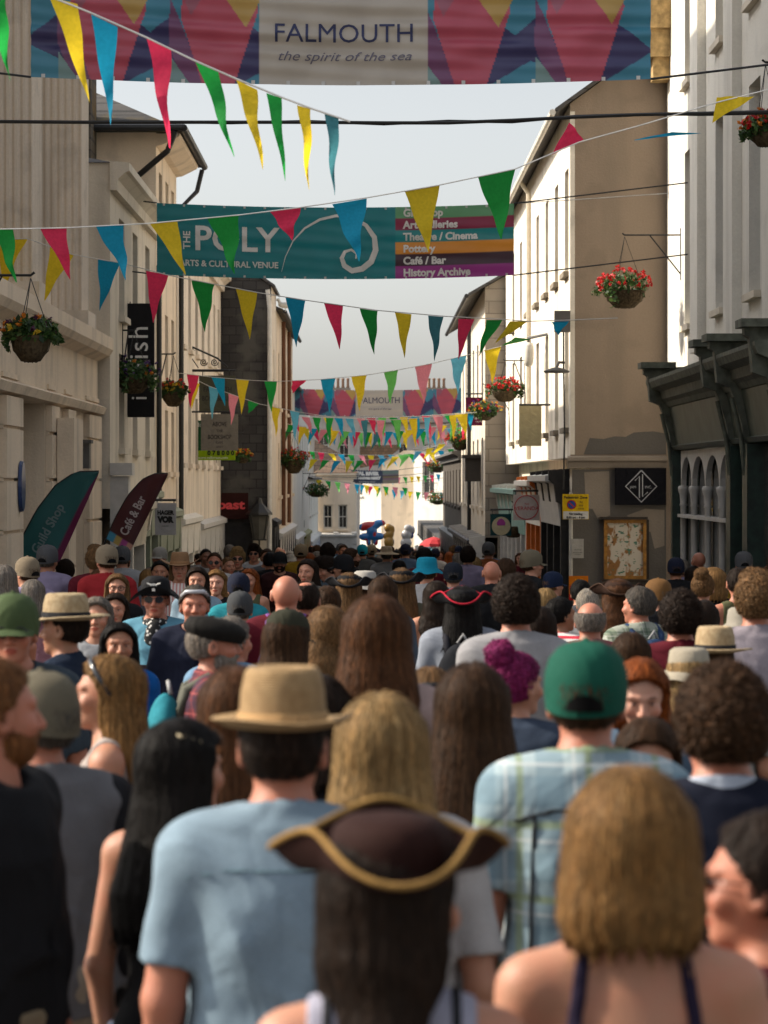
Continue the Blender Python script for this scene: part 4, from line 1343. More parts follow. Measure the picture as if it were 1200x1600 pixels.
# ---- left: taller cream house with projecting eaves and black gutters
o, inv = building('tall cream house with deep eaves and black gutter above the low corniced house', fr, 55.5, 61.3, 8.6, CREAM2,
                  wrow((56.7, 58.5, 60.2), 0.85, 6.75, 1.2) + wrow((56.6, 58.4, 60.2), 0.85, 4.0, 1.35) + wrow((56.6, 58.4, 60.2), 0.85, 2.3, 1.2), roof='hip', rh=2.0, over=0.5, shopz=1.45, roofm=SLATE)
part(o, inv, 'soffit', MB().sweep(fr, [(0, 8.35), (-0.12, 8.37), (-0.42, 8.52), (-0.45, 8.58), (0, 8.58)], 55.5, 61.3), CREAM2)
part(o, inv, 'gutter', MB().tube([(-4.0 + 0.55, 54.95, 8.62), (-4.0 + 0.55, 61.85, 8.62)], 0.07).tube([(-8, 54.95, 8.62), (-3.45, 54.95, 8.62)], 0.07), IRON)
part(o, inv, 'downpipe', MB().tube([(-3.6, 54.9, 8.55), (-3.75, 55.0, 8.2), (-4.4, 55.3, 7.7), (-4.6, 55.38, 7.5), (-4.6, 55.38, 6.9)], 0.055).box(-4.72, -4.48, 55.25, 55.45, 7.45, 7.65), IRON)
part(o, inv, 'downpipe', MB().tube([(-3.5, 61.8, 8.55), (-3.6, 61.7, 8.1), (-3.9, 61.4, 7.75), (-3.9, 61.35, 1.5)], 0.05), IRON)
part(o, inv, 'chimney_stack', MB().box(-6.1, -5.1, 54.3, 55.45, 6.0, 10.6).box(-6.2, -5.0, 54.2, 55.55, 10.1, 10.3), bricky('dark rubble', (0.085, 0.07, 0.05), (0.05, 0.045, 0.04), (0.03, 0.028, 0.025), 0.35, 0.22, 0.02, 'XZ', 0.9, (0.16, 0.10, 0.03)))
shopfront(o, inv, fr, 55.6, 61.2, g(58), 0.75, 1.5, SAGE, SAGE, 1.9, 0.07, console=False)
# ---- left: plain cream terrace
o, inv = building('plain cream terrace house with many sash windows and ornate cornice on the left', fr, 61.4, 79.4, 7.55, CREAM, wrow((63.2, 65.8, 68.4, 71, 73.6, 76.2, 78.3), 0.95, 5.0, 1.6) + wrow((63.2, 65.8, 68.4, 71, 73.6, 76.2, 78.3), 0.95, 2.5, 1.5),
                  roof='pitch', rh=1.5, cor=(0.28, 0.4), shopz=1.2, over=0.05)
shopfront(o, inv, fr, 61.5, 68.0, g(65), 0.55, 1.3, WHITEP, WHITEP, 2.2, 0.08, console=False); shopfront(o, inv, fr, 68.3, 79.3, g(73), 0.3, 1.1, LGREY, LGREY, 2.4, 0.08, console=False)
part(o, inv, 'downpipe', MB().tube([fr.p(61.6, -0.08, 7.2), fr.p(61.6, -0.08, 1.3)], 0.05), SAGE)
# ---- left: slate hung house standing forward into the street
f5 = left(-2.66)
o, inv = building('slate hung house standing forward into the street with dark gable end', f5, 79.5, 83.5, 7.3, CREAM, wrow((81.6,), 0.9, 4.2, 1.5), roof='pitch', rh=1.9, depth=5.5, end=SLATEX, over=0.1, shopz=1.0)
part(o, inv, 'downpipe', MB().tube([(-2.75, 79.35, 7.2), (-2.7, 79.4, 6.7), (-2.7, 79.42, g(79))], 0.06), WHITEP)
part(o, inv, 'shop_window', MB().box(-4.0, -3.15, 79.40, 79.495, g(79), 1.0), CHAR)
part(o, inv, 'pale_base', MB().box(-3.14, -2.68, 79.44, 79.496, g(79) - 0.2, 1.0), PALE)
shopfront(o, inv, f5, 79.7, 83.4, g(81), 0.3, 1.0, CHAR, CHAR, 1.8, 0.06, console=False)
# ---- left: rough cream stone house, then whiter ones
o, inv = building('narrow stone fronted house with rusty pipes past the slate gable', f5, 83.6, 101, 6.9, STONEX if False else CREAM2, wrow((86, 89.5, 93, 96.5, 99.5), 1.0, 4.2, 1.6) + wrow((86, 89.5, 93, 96.5, 99.5), 1.0, 1.7, 1.5), roof='pitch', rh=1.4, over=0.2, shopz=0.6, gutter=IRON)
shopfront(o, inv, f5, 83.8, 100.8, g(92), -0.15, 0.6, CHAR, LGREY, 2.3, 0.08, console=False)
for u in (88, 94): part(o, inv, 'downpipe', MB().tube([f5.p(u, -0.08, 6.8), f5.p(u, -0.08, 0.8)], 0.06), plain('rust', (0.14, 0.06, 0.03), 0.8))
o, inv = building('white house with blue shopfront at far left', f5, 101.1, 126, 5.3, WHITER, wrow((104, 108, 112, 116, 120, 124), 1.1, 2.6, 1.6), roof='pitch', rh=1.3, over=0.25, shopz=0.1)
shopfront(o, inv, f5, 101.3, 113.5, g(107), -0.6, 0.1, TEALP, LGREY, 2.4, 0.08, console=False); shopfront(o, inv, f5, 113.9, 125.8, g(119), -0.8, 0.0, ORANGE, plain('olive board', (0.16, 0.15, 0.02), 0.6), 3.0, 0.08, console=False)
fq = left(-2.75)
o, inv = building('low white shop with brown tiled roof at the far bend', Fr((-2.75, 150), (1, 0), (0, -1)), 0.0, 1.95, 2.45, CREAM2, [(0.35, 0.8, -0.3, 0.9), (1.1, 1.55, -0.3, 0.9)], depth=14, cor=(0.2, 0.25), z0=-4)
part(o, inv, 'roof', MB().hexa([(-2.9, 149.8, 2.5), (-0.65, 149.8, 2.5), (-0.65, 164, 2.5), (-2.9, 164, 2.5), (-2.9, 153, 4.2), (-1.6, 153, 3.5), (-1.6, 164, 3.5), (-2.9, 164, 4.2)]), BROWNR)
shopfront(o, inv, Fr((-2.75, 150), (1, 0), (0, -1)), 0.05, 1.9, g(150), -1.3, -0.6, LGREY, LGREY, 0.95, 0.1)
o, inv = building('row of small white shops before the far bend with blue doors', f5, 126.2, 149.5, 2.2, WHITER, wrow((129, 133, 137, 141, 145), 1.0, 0.6, 1.2), roof='pitch', rh=1.2, over=0.2, shopz=-0.5)
shopfront(o, inv, f5, 126.4, 149.3, g(138), -1.3, -0.5, BLUEP, LGREY, 2.4, 0.08, console=False)
GREYBL = stucco('blue grey render', (0.40, 0.37, 0.33), amount=0.5)
o, inv = building('tall blue grey house rising behind the brown tiled shop', Fr((-3.6, 176), (1, 0), (0, -1)), 0.0, 2.9, 6.4, GREYBL, [(0.5, 1.1, 3.4, 5.0), (1.7, 2.3, 3.4, 5.0), (0.5, 1.1, 0.8, 2.2)], depth=9, roof='hip', rh=1.0, z0=-6)

# ---- the houses that close the street
fe = Fr((2.95, 207.5), (0.80, -0.60), (-0.60, -0.80))
o, inv = building('sunlit white house with sash windows closing the far end of the street', fe, 0.0, 6.6, 4.25, WHITER, [(0.75, 1.75, 1.1, 3.4), (3.0, 4.0, 1.1, 3.4), (0.75, 1.75, -3.2, -0.9), (3.0, 4.0, -3.2, -0.9), (5.2, 6.1, 1.1, 3.4), (5.2, 6.1, -3.2, -0.9)], depth=9, roof='hip', rh=1.3, z0=-7, reveal=0.22)
shopfront(o, inv, fe, 0.1, 6.5, g(216), -3.9, -3.45, LGREY, LGREY, 2.2)
fe2 = Fr((0.75, 214), (1, 0), (0, -1))
o, inv = building('cream gable end house at the end of the street', fe2, 0.0, 2.55, 3.3, CREAM2, [], depth=10, z0=-7)
part(o, inv, 'gable', MB().plate(fe2, [(0.0, 3.3), (2.55, 3.3), (2.55, 4.25), (1.6, 4.25)], 0.0, 9.9), CREAM2)
part(o, inv, 'roof', MB().hexa([(-1.5, 213.6, 2.9), (0.75, 213.6, 3.35), (0.75, 224, 3.35), (-1.5, 224, 2.9), (-1.5, 213.6, 4.5), (2.4, 213.6, 4.7), (2.4, 224, 4.7), (-1.5, 224, 4.5)]), BROWNR)
fe3 = Fr((-2.0, 213.2), (0.95, 0.31), (0.31 * -1, -0.95))
fe3 = Fr((-1.6, 216), (0.80, -0.60), (-0.60, -0.80))
o, inv = building('small sunlit white house behind the ferry banner', fe3, 0.0, 2.9, 2.75, WHITER, [(0.6, 1.2, 1.0, 2.3), (1.6, 2.2, -2.9, -1.4)], depth=6, z0=-7, cor=(0.15, 0.2))
shopfront(o, inv, fe3, 0.1, 2.8, g(215), -4.2, -3.6, LGREY, WHITEP, 1.4)
o, inv = building('long slate roofed terrace on the hill beyond the end of the street', facing(262), -5.2, 9.4, 7.2, GREYBL, [(-2 + 2.2 * i, -1.2 + 2.2 * i, 3.6, 5.3) for i in range(5)], depth=10, roof='pitch', rh=2.4, z0=-8)
for cxp in (532, 682):
    q = MB(); c = P(cxp, 606, 266)
    q.box(c.x - 0.9, c.x + 0.9, 265.5, 266.7, c.z - 2.5, c.z)
    part(o, inv, 'chimney_stack', q, plain('stack render', (0.25, 0.21, 0.17), 0.9))
    for k in range(4):
        part(o, inv, 'chimney_pot', MB().lathe([(0.13, 0), (0.16, 0.1), (0.12, 0.15), (0.11, 0.7), (0.15, 0.75), (0.13, 0.85)], (c.x - 0.66 + 0.44 * k, 266.1, c.z), 12), plain('terracotta', (0.22, 0.12, 0.07), 0.8))

# ---- right: white building over the old green shopfront
f1 = right(5.34)
wins = wrow((50.25, 45.7, 41.6, 36.6, 32.2), 1.25, 8.85, 2.6) + wrow((50.25, 45.7, 41.6, 36.6, 32.2), 1.25, 4.75, 2.95)
o, inv = building('white rendered building with pilasters above the old green shopfront', f1, 29, 53.9, 11.6, WHITER, wins, reveal=0.30, shopz=3.55, rows=2, cor=(0.5, 0.6), sillm=PALE)
for u in (48.2, 43.6, 39.2, 34.3):
    part(o, inv, 'pilaster', MB().fbox(f1, u - 0.55, u + 0.55, -0.14, 0.0, 4.2, 11.0), WHITER)
# old green shopfront, leaning fascia on long brackets
f2 = right(4.86); gz = g(46)
m = MB().sweep(f2, [(0.48, 2.62), (-0.02, 2.62), (-0.06, 2.68), (0.02, 2.70), (-0.09, 3.30), (0.48, 3.30)], 35.0, 47.9)
part(o, inv, 'fascia_board', m, plain('faded fascia', (0.062, 0.078, 0.062), 0.4, 0.4, var=0.4, scale=3))
m = MB().sweep(f2, [(0.47, 3.305), (-0.12, 3.305), (-0.16, 3.38), (-0.22, 3.43), (-0.24, 3.55), (-0.38, 3.61), (-0.42, 3.70), (-0.42, 3.75), (0.47, 3.88)], 34.6, 48.3)
part(o, inv, 'shop_cornice', m, OLDGREEN)
for u in (47.9, 40.2, 38.6, 35.0):
    q = MB().sweep(f2, [(0.02, 2.35), (-0.04, 2.30), (-0.06, 2.45), (-0.08, 2.85), (-0.18, 3.18), (-0.24, 3.34), (-0.40, 3.40), (-0.44, 3.80), (-0.50, 3.84), (-0.50, 3.92), (0.3, 3.96), (0.3, 2.35)], u - 0.12, u + 0.12)
    q.tube([f2.p(u - 0.14, -0.05, 2.2), f2.p(u - 0.14, -0.10, 2.7), f2.p(u - 0.14, -0.22, 3.2)], 0.03)
    q.fbox(f2, u - 0.30, u + 0.30, -0.56, 0.0, 3.925, 4.02)
    part(o, inv, 'bracket', q, OLDGREEN)
for u, w in ((47.75, 0.22), (40.2, 0.5), (38.4, 0.5), (35.1, 0.25)):
    part(o, inv, 'green_pillar', MB().fbox(f2, u - w / 2, u + w / 2, -0.06, 0.46, gz - 0.4, 2.60).fbox(f2, u - w / 2 - 0.05, u + w / 2 + 0.05, -0.10, 0.4, gz - 0.4, gz + 0.4), DKGREEN)
cols_u = (47.45, 45.85, 44.0, 42.2, 40.65)
for u in cols_u:
    q = MB(); c = f2.p(u, 0.10, 0)
    q.lathe([(0.075, gz - 0.3), (0.075, gz + 0.75), (0.048, gz + 0.82), (0.048, 1.72), (0.062, 1.74), (0.05, 1.78), (0.06, 1.9), (0.085, 1.98), (0.085, 2.03), (0.06, 2.05)], (c[0], c[1], 0), 14)
    part(o, inv, 'colonnette', q, LGREY, True)
q = MB()
for a, b in zip(cols_u, cols_u[1:]):
    a, b = b, a; n = 12; c = (a + b) / 2; r = (b - a) / 2 - 0.05
    arch = [(c - r * math.cos(PI * i / n), 2.04 + 0.46 * math.sin(PI * i / n)) for i in range(n + 1)]
    q.plate(f2, [(a - 0.0, 2.04)] + arch[:n // 2 + 1] + [(c, 2.60), (a - 0.0, 2.60)], 0.06, 0.14); q.plate(f2, [(c, 2.60)] + arch[n // 2:] + [(b, 2.04), (b, 2.60)], 0.06, 0.14)
part(o, inv, 'window_arch', q, LGREY)
d = part(o, inv, 'display_window', MB().fbox(f2, 40.45, 47.6, 0.0, 0.3, gz - 0.4, gz + 0.7).fbox(f2, 40.45, 47.6, 0.02, 0.28, 1.55, 1.60), LGREY)
MB().fbox(f2, 40.45, 47.6, 0.16, 0.18, gz + 0.7, 2.6).build('pane', GLASS, d)
d = part(o, inv, 'door', MB().fbox(f2, 38.7, 38.85, 0.3, 0.4, gz, 2.6).fbox(f2, 39.8, 39.95, 0.3, 0.4, gz, 2.6).fbox(f2, 38.85, 39.8, 0.3, 0.4, gz, gz + 0.8), DKGREEN)
MB().fbox(f2, 38.85, 39.8, 0.36, 0.38, gz + 0.8, 2.6).build('pane', GLASS, d)
d = part(o, inv, 'display_window', MB().fbox(f2, 35.2, 38.15, 0.0, 0.3, gz - 0.4, gz + 0.7).fbox(f2, 36.6, 36.7, 0.1, 0.2, gz + 0.7, 2.6), LGREY)
MB().fbox(f2, 35.2, 38.15, 0.16, 0.18, gz + 0.7, 2.6).build('pane', GLASS, d)
part(o, inv, 'eaves_bracket', MB().fbox(f1, 53.2, 53.9, -0.7, 0.0, 10.2, 10.9).fbox(f1, 53.3, 53.9, -0.5, 0.0, 9.7, 10.2).fbox(f1, 53.4, 53.9, -0.3, 0.0, 9.3, 9.7), plain('ochre stone', (0.40, 0.27, 0.12), 0.9, var=0.4, scale=8))

# ---- right: house with the big taupe gable wall, its front in the sun
f3 = right(3.6)
wu = (55.0, 58.0, 61.2, 64.6, 68.2, 71.8, 75.6)
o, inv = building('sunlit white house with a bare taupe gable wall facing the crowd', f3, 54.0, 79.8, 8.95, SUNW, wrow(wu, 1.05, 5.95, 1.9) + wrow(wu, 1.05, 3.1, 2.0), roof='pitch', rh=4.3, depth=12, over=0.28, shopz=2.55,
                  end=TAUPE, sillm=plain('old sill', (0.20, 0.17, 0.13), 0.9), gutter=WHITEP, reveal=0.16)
part(o, inv, 'corner_strip', MB().box(3.595, 3.68, 53.985, 54.06, 2.6, 8.8), SUNW)
part(o, inv, 'downpipe', MB().tube([f3.p(66.4, -0.33, 8.85), f3.p(66.4, -0.10, 8.5), f3.p(66.4, -0.10, 2.6)], 0.055), plain('cream pipe', (0.5, 0.44, 0.34), 0.6))
m = MB().sweep(Fr((0, 54.0), (1, 0), (0, -1)), [(0.0, 2.36), (-0.05, 2.36), (-0.07, 2.46), (-0.14, 2.49), (-0.14, 2.55), (0, 2.58)], 3.55, 5.34)
part(o, inv, 'string_course', m, PALEPATCH)
m = MB(); yy = 53.992
pts = [(3.84, 2.60), (5.33, 2.60), (5.33, 2.98), (5.1, 3.02), (4.75, 3.0), (4.6, 2.92), (4.4, 2.93), (4.2, 2.88), (3.95, 2.9)]
m.poly([(x, yy, z) for x, z in pts]); part(o, inv, 'cement_patch', m, GREYPATCH)
m = MB()
pts = [(3.63, 2.33), (3.63, g(54) - .2), (5.33, g(54) - .2), (5.33, 2.33)]
m.poly([(x, 53.990, z) for x, z in pts]); part(o, inv, 'lower_render', m, GREYPATCH)
for pts in ([(3.85, 2.28), (4.3, 2.30), (4.32, 1.5), (4.1, 1.42), (4.0, 1.62), (3.88, 1.6)], [(4.62, 1.5), (4.95, 1.62), (5.3, 1.6), (5.3, 0.95), (5.12, 0.9), (5.05, 1.2), (4.8, 1.3)], [(4.92, 0.05), (5.2, 0.1), (5.22, -0.3), (5.08, -0.32), (5.06, -0.1), (4.94, -0.12)], [(3.9, -0.05), (4.2, 0.0), (4.22, -0.22), (4.02, -0.35), (3.9, -0.2)]):
    part(o, inv, 'pale_patch', MB().poly([(x, 53.983, z) for x, z in pts]), PALEPATCH)
shopfront(o, inv, f3, 54.3, 60.5, g(57), 1.3, 2.2, CHAR, LGREY, 2.0, 0.16); shopfront(o, inv, f3, 60.8, 66.2, g(63), 1.2, 2.1, ORANGE, WHITEP, 1.8, 0.16)
shopfront(o, inv, f3, 66.6, 79.6, g(73), 0.9, 1.9, LGREY, plain('pale teal', (0.16, 0.28, 0.25), 0.5), 2.2, 0.16)
# ---- right: further shops
f4 = right(3.05)
o, inv = building('stone ended shop house with blue windows and bowed eaves on the right', f4, 80.0, 101, 7.3, PALE, wrow((82, 85.5, 89, 92.5, 96, 99), 1.2, 4.1, 1.9) + wrow((82, 85.5, 89, 92.5, 96, 99), 1.2, 1.4, 1.9), roof='pitch', rh=2.0, over=0.45, shopz=0.6, end=STONEX, gutter=IRON, framem=BLUEP)
shopfront(o, inv, f4, 80.2, 100.8, g(90), -0.3, 0.5, LGREY, plain('dark board', (0.03, 0.03, 0.035), 0.5), 2.4, 0.2)
part(o, inv, 'downpipe', MB().tube([f4.p(90, -0.1, 7.0), f4.p(90, -0.1, 0.6)], 0.06), IRON)
part(o, inv, 'balcony_box', MB().fbox(f4, 83, 84.2, -0.42, -0.002, 2.1, 2.75).fbox(f4, 82.9, 84.3, -0.50, -0.002, 2.751, 2.84), plain('dark lead', (0.05, 0.043, 0.036), 0.7))
f6 = right(3.08)
o, inv = building('low dark fronted shop with flat lead cornice on the right', f6, 101.2, 128, 3.1, stucco('dark brown render', (0.07, 0.06, 0.05), amount=0.5), wrow((104, 108, 112, 116, 120, 124), 1.1, 1.2, 1.3), shopz=0.2, cor=(0.35, 0.3, LEAD))
shopfront(o, inv, f6, 101.4, 127.8, g(114), -0.7, 0.1, CHAR, plain('dark fascia', (0.025, 0.024, 0.022), 0.5), 2.4, 0.12, console=False)
o, inv = building('row of dark shops before the white end house', right(3.05), 128.2, 196, -0.5, plain('dark shop wall', (0.05, 0.045, 0.04), 0.8), wrow([131 + 5 * i for i in range(13)], 1.2, -1.3, 0.6), shopz=-1.4)
shopfront(o, inv, right(3.05), 128.4, 160, g(145), -2.1, -1.4, CHAR, TEALP, 3.0, 0.1, console=False); shopfront(o, inv, right(3.05), 160.3, 195.8, g(185), -2.9, -2.2, CHAR, CHAR, 4.0, 0.1, console=False)
# right side houses in front of the white building are out of frame; the left one, raised for this, and its added block cast the shade


# ------------------------------------------------------------------ lettering
def text_mesh(body, size, align='CENTER', bold=0.0, spacing=1.0, width=None, shear=0.0, fine=0.0):
    cu = bpy.data.curves.new('lettering', 'FONT')
    cu.body = body; cu.size = size; cu.align_x = align; cu.offset = bold; cu.space_character = spacing; cu.shear = shear
    cu.resolution_u = 3
    ob = bpy.data.objects.new('lettering', cu); COL.objects.link(ob)
    dg = bpy.context.evaluated_depsgraph_get()
    me = bpy.data.meshes.new_from_object(ob.evaluated_get(dg))
    bpy.data.objects.remove(ob); bpy.data.curves.remove(cu)
    V = np.empty(len(me.vertices) * 3, dtype=np.float32); me.vertices.foreach_get('co', V); V = V.reshape(-1, 3)
    if width and len(V):
        w = V[:, 0].max() - V[:, 0].min(); V[:, 0] *= width / w
    F = [tuple(p.vertices) for p in me.polygons]
    bpy.data.meshes.remove(me)
    if fine and F:
        V3, F3 = [tuple(v) for v in V], []
        for f in F:                                   # cut long faces so the letters follow the cloth
            todo = [(f[0], f[i], f[i + 1]) for i in range(1, len(f) - 1)]
            while todo:
                t = todo.pop(); e = [math.dist(V3[t[i]][:2], V3[t[(i + 1) % 3]][:2]) for i in range(3)]; i = e.index(max(e))
                if e[i] < fine: F3.append(t); continue
                a, b, c = t[i], t[(i + 1) % 3], t[(i + 2) % 3]
                V3.append(tuple((p + q) / 2 for p, q in zip(V3[a], V3[b]))); m = len(V3) - 1
                todo += [(a, m, c), (m, b, c)]
        return np.array(V3), F3
    return V, F


def put_text(body, size, fn, mat, parent, inv=None, name='lettering', **kw):
    """lettering laid on a surface: fn turns flat (x, y) into a point just proud of that surface"""
    V, F = text_mesh(body, size, **kw)
    me = bpy.data.meshes.new(name)
    me.from_pydata([tuple(fn(float(v[0]), float(v[1]))) for v in V], [], F); me.update()
    me.materials.append(mat)
    o = bpy.data.objects.new(name, me); COL.objects.link(o)
    o.parent = parent
    if inv is not None: o.matrix_parent_inverse = inv
    return o


def ink(name, c): return plain(name, c, 0.6, 0.2, var=0.06)
INK_W, INK_B, INK_N = ink('white lettering', (0.66, 0.64, 0.60)), ink('black lettering', (0.015, 0.015, 0.015)), ink('navy lettering', (0.03, 0.035, 0.10))


def sign(label, Y, x0, y0, x1, y1, color, lines, cat='sign', thick=0.04, turn=0.0, bracket=None, extra=None, group=None, name='hanging_sign', mat=None):
    """board hung square to the street; lines = (text, px x, px y baseline, px height, ink, kwargs)"""
    a, b = P(x0, y1, Y), P(x1, y0, Y)
    o = empty(name, ((a.x + b.x) / 2, Y, a.z)); tag(o, label, cat, group)
    inv = Matrix.Translation(-o.location)
    m = MB().box(a.x, b.x, Y, Y + thick, a.z, b.z)
    ob = m.build('board', mat or PAINT, o, color=color); ob.matrix_parent_inverse = inv
    k = Y / FPX
    for tx, px, py, ph, mt, kw in lines:
        c = P(px, py, Y)
        put_text(tx, ph * k * 1.38, (lambda x, y, c=c: (c.x + x, Y - 0.006, c.z + y)), mt, o, inv, **kw)
    if bracket:
        wx, zt = bracket                       # wall x, and how the board hangs
        q = MB(); z = b.z + zt
        q.tube([(wx, Y + 0.02, z), (b.x if wx < a.x else a.x, Y + 0.02, z)], 0.02)
        for xx in (a.x + 0.1 * (b.x - a.x), a.x + 0.9 * (b.x - a.x)): q.tube([(xx, Y + 0.02, z), (xx, Y + 0.02, b.z)], 0.01, 5)
        ob = q.build('bracket', IRON, o); ob.matrix_parent_inverse = inv
    if extra: extra(o, inv)
    return o, inv


def flat_part(o, inv, name, pts_px, Y, mat, color=None, dy=-0.005):
    m = MB().poly([tuple(P(x, y, Y) + Vector((0, dy, 0))) for x, y in pts_px])
    ob = m.build(name, mat, o, color=color); ob.matrix_parent_inverse = inv
    return ob


def ring_px(cx, cy, rx, ry, n=40): return [(cx + rx * math.cos(2 * PI * i / n), cy + ry * math.sin(2 * PI * i / n)) for i in range(n + 1)]


def line_part(o, inv, name, pts_px, Y, r_px, mat, dy=-0.006):
    """flat painted stroke"""
    m = MB(); k = Y / FPX
    pts = [P(x, y, Y) + Vector((0, dy, 0)) for x, y in pts_px]
    rs = r_px if isinstance(r_px, (list, tuple)) else [r_px] * len(pts)
    n0 = len(m.v)
    for i, p in enumerate(pts):
        d = pts[min(i + 1, len(pts) - 1)] - pts[max(0, i - 1)]; d.normalize()
        nn = Vector((-d.z, 0, d.x)) * rs[i] * k
        m.v += [tuple(p + nn), tuple(p - nn)]
    for i in range(len(pts) - 1):
        q = n0 + 2 * i; m.f.append((q, q + 1, q + 3, q + 2))
    ob = m.build(name, mat, o); ob.matrix_parent_inverse = inv
    return ob


# ------------------------------------------------------------------ street banners
def inside(poly, x, y):
    r = np.zeros(x.shape, bool); n = len(poly)
    for i in range(n):
        (xa, ya), (xb, yb) = poly[i], poly[(i + 1) % n]
        c = ((ya > y) != (yb > y)) & (x < (xb - xa) * (y - ya) / (yb - ya + 1e-12) + xa)
        r ^= c
    return r


def banner(label, Y, x0, ytl, x1, ytr, hpx, paint, amp, texts, nu=460, nv=110, cables=True):
    k = Y / FPX; W, H = (x1 - x0) * k, hpx * k
    tl, tr = P(x0, ytl, Y), P(x1, ytr, Y)
    o = empty('street_banner', ((tl.x + tr.x) / 2, Y, tl.z - H)); tag(o, label, 'banner')
    inv = Matrix.Translation(-o.location)
    sg = 0.012 * W
    def pt(u, v, off=0.0):
        """u,v in 0..1 from the top left"""
        z = tl.z + (tr.z - tl.z) * u - H * v - sg * 4 * u * (1 - u)
        r = amp * (math.sin(v * 21 + 5 * u + 1.2 * math.sin(9 * u)) * 0.6 + 0.5 * math.sin(v * 34 - 13 * u) + 0.9 * math.sin(8 * u * PI + 2 * v) + 0.3 * math.sin(70 * u + 9 * v)) * (0.35 + 0.65 * math.sin(PI * min(1, max(0, v))))
        return (tl.x + (tr.x - tl.x) * u, Y + r + off, z)
    U, V = np.meshgrid(np.linspace(0, 1, nu + 1), np.linspace(0, 1, nv + 1), indexing='xy')
    verts = np.array([pt(u, v) for u, v in zip(U.ravel(), V.ravel())])
    i, j = np.meshgrid(np.arange(nu), np.arange(nv), indexing='xy'); a = (j * (nu + 1) + i).ravel()
    Q = np.stack([a, a + 1, a + nu + 2, a + nu + 1], 1)
    me = np_mesh('banner_cloth', verts, Q)
    set_col(me, paint(U.ravel(), V.ravel()))
    ob = link('banner_cloth', me, PRINT, o); ob.matrix_parent_inverse = inv
    for tx, u, v, size, mt, kw in texts:       # size = share of banner height; v = baseline
        put_text(tx, size * H * 1.38, (lambda x, y, u=u, v=v: pt(u + x / W, v - y / H, -0.010)), mt, o, inv, fine=0.06, **kw)
    q = MB()
    for u in np.linspace(0.02, 0.98, 18):
        for v in (0.02, 0.98):
            c = pt(u, v, -0.012); q.box(c[0] - 0.018, c[0] + 0.018, c[1], c[1] + 0.006, c[2] - 0.018, c[2] + 0.018)
    ob = q.build('eyelets', LGREY, o); ob.matrix_parent_inverse = inv; ob['kind'] = 'stuff'
    for (u, v, wx) in ((0, 0, -4.0), (0, 1, -4.0), (1, 0, 3.6 if Y > 54 else 5.3), (1, 1, 3.6 if Y > 54 else 5.3)):
        c = pt(u, v); ob = MB().tube([c, (wx, Y, c[2] + 0.12 * abs(wx - c[0]))], 0.012, 5).build('fixing_cable', IRON, o); ob.matrix_parent_inverse = inv
    return o, inv, pt, W, H


TEALB, PINKB, NAVYB, YELB, OFFW, PURB = (0.05, 0.20, 0.28), (0.42, 0.075, 0.11), (0.045, 0.04, 0.11), (0.42, 0.27, 0.08), (0.42, 0.37, 0.31), (0.16, 0.06, 0.13)


def falmouth(U, V):
    c = np.zeros((len(U), 3)); c[:] = OFFW
    def fill(m, col): c[m] = col
    side = (U < 0.368) | (U > 0.64)
    fill(side, TEALB)
    for u0 in (0.045, 0.225, 0.632, 0.815):
        w = 0.165; x = (U - u0) / w
        ok = side
        fill(ok & inside([(0.0, 0.3), (0.55, 1.05), (-0.35, 0.62)], x, V), NAVYB)
        fill(ok & inside([(0.0, 0.1), (0.10, 0.35), (0.34, 1.05), (0.15, 1.05), (-0.02, 0.6)], x, V), PURB)
        fill(ok & inside([(0.75, 0.35), (1.15, 0.7), (0.60, 1.05)], x, V), NAVYB)
        fill(ok & inside([(0.14, -0.1), (0.80, -0.1), (0.86, 0.22), (0.60, 1.1), (0.34, 1.1), (0.10, 0.30)], x, V), PINKB)
        fill(ok & inside([(0.42, -0.1), (0.98, -0.1), (0.74, 0.40)], x, V), YELB)
        fill(ok & inside([(0.0, 0.72), (0.22, 1.05), (0.0, 1.05)], x, V), (0.17, 0.26, 0.25))
        fill(ok & inside([(0.05, -0.1), (0.42, -0.1), (0.2, 0.28)], x, V), (0.30, 0.10, 0.14))
    return c


MIDB = ink('banner ink', (0.035, 0.04, 0.09))
banner('nearest rippled town banner with coloured facets and navy FALMOUTH lettering', 29.0, 48, -27, 1017, -24, 147, falmouth, 0.030,
       [('FALMOUTH', 0.505, 0.545, 0.205, MIDB, dict(width=215 / 969 * 6.02)), ('the spirit of the sea', 0.505, 0.745, 0.105, ink('grey script', (0.11, 0.10, 0.13)), dict(width=208 / 969 * 6.02, shear=0.35))])
banner('distant town banner with coloured facets across the street under the skyline', 104.0, 457, 607, 727, 606, 41, falmouth, 0.008,
       [('FALMOUTH', 0.505, 0.50, 0.24, MIDB, dict(width=62 / 270 * 6.02)), ('the spirit of the sea', 0.505, 0.745, 0.08, MIDB, dict(shear=0.3))], nu=220, nv=26)


def poly_paint(U, V):
    c = np.zeros((len(U), 3)); c[:] = (0.012, 0.165, 0.185)
    st = [(0.10, 0.26, 0.13), (0.19, 0.018, 0.05), (0.02, 0.19, 0.20), (0.55, 0.22, 0.03), (0.05, 0.025, 0.035), (0.25, 0.03, 0.19)]
    m = U > 0.668
    idx = np.clip((V * 6).astype(int), 0, 5)
    for i in range(6): c[m & (idx == i)] = st[i]
    return c


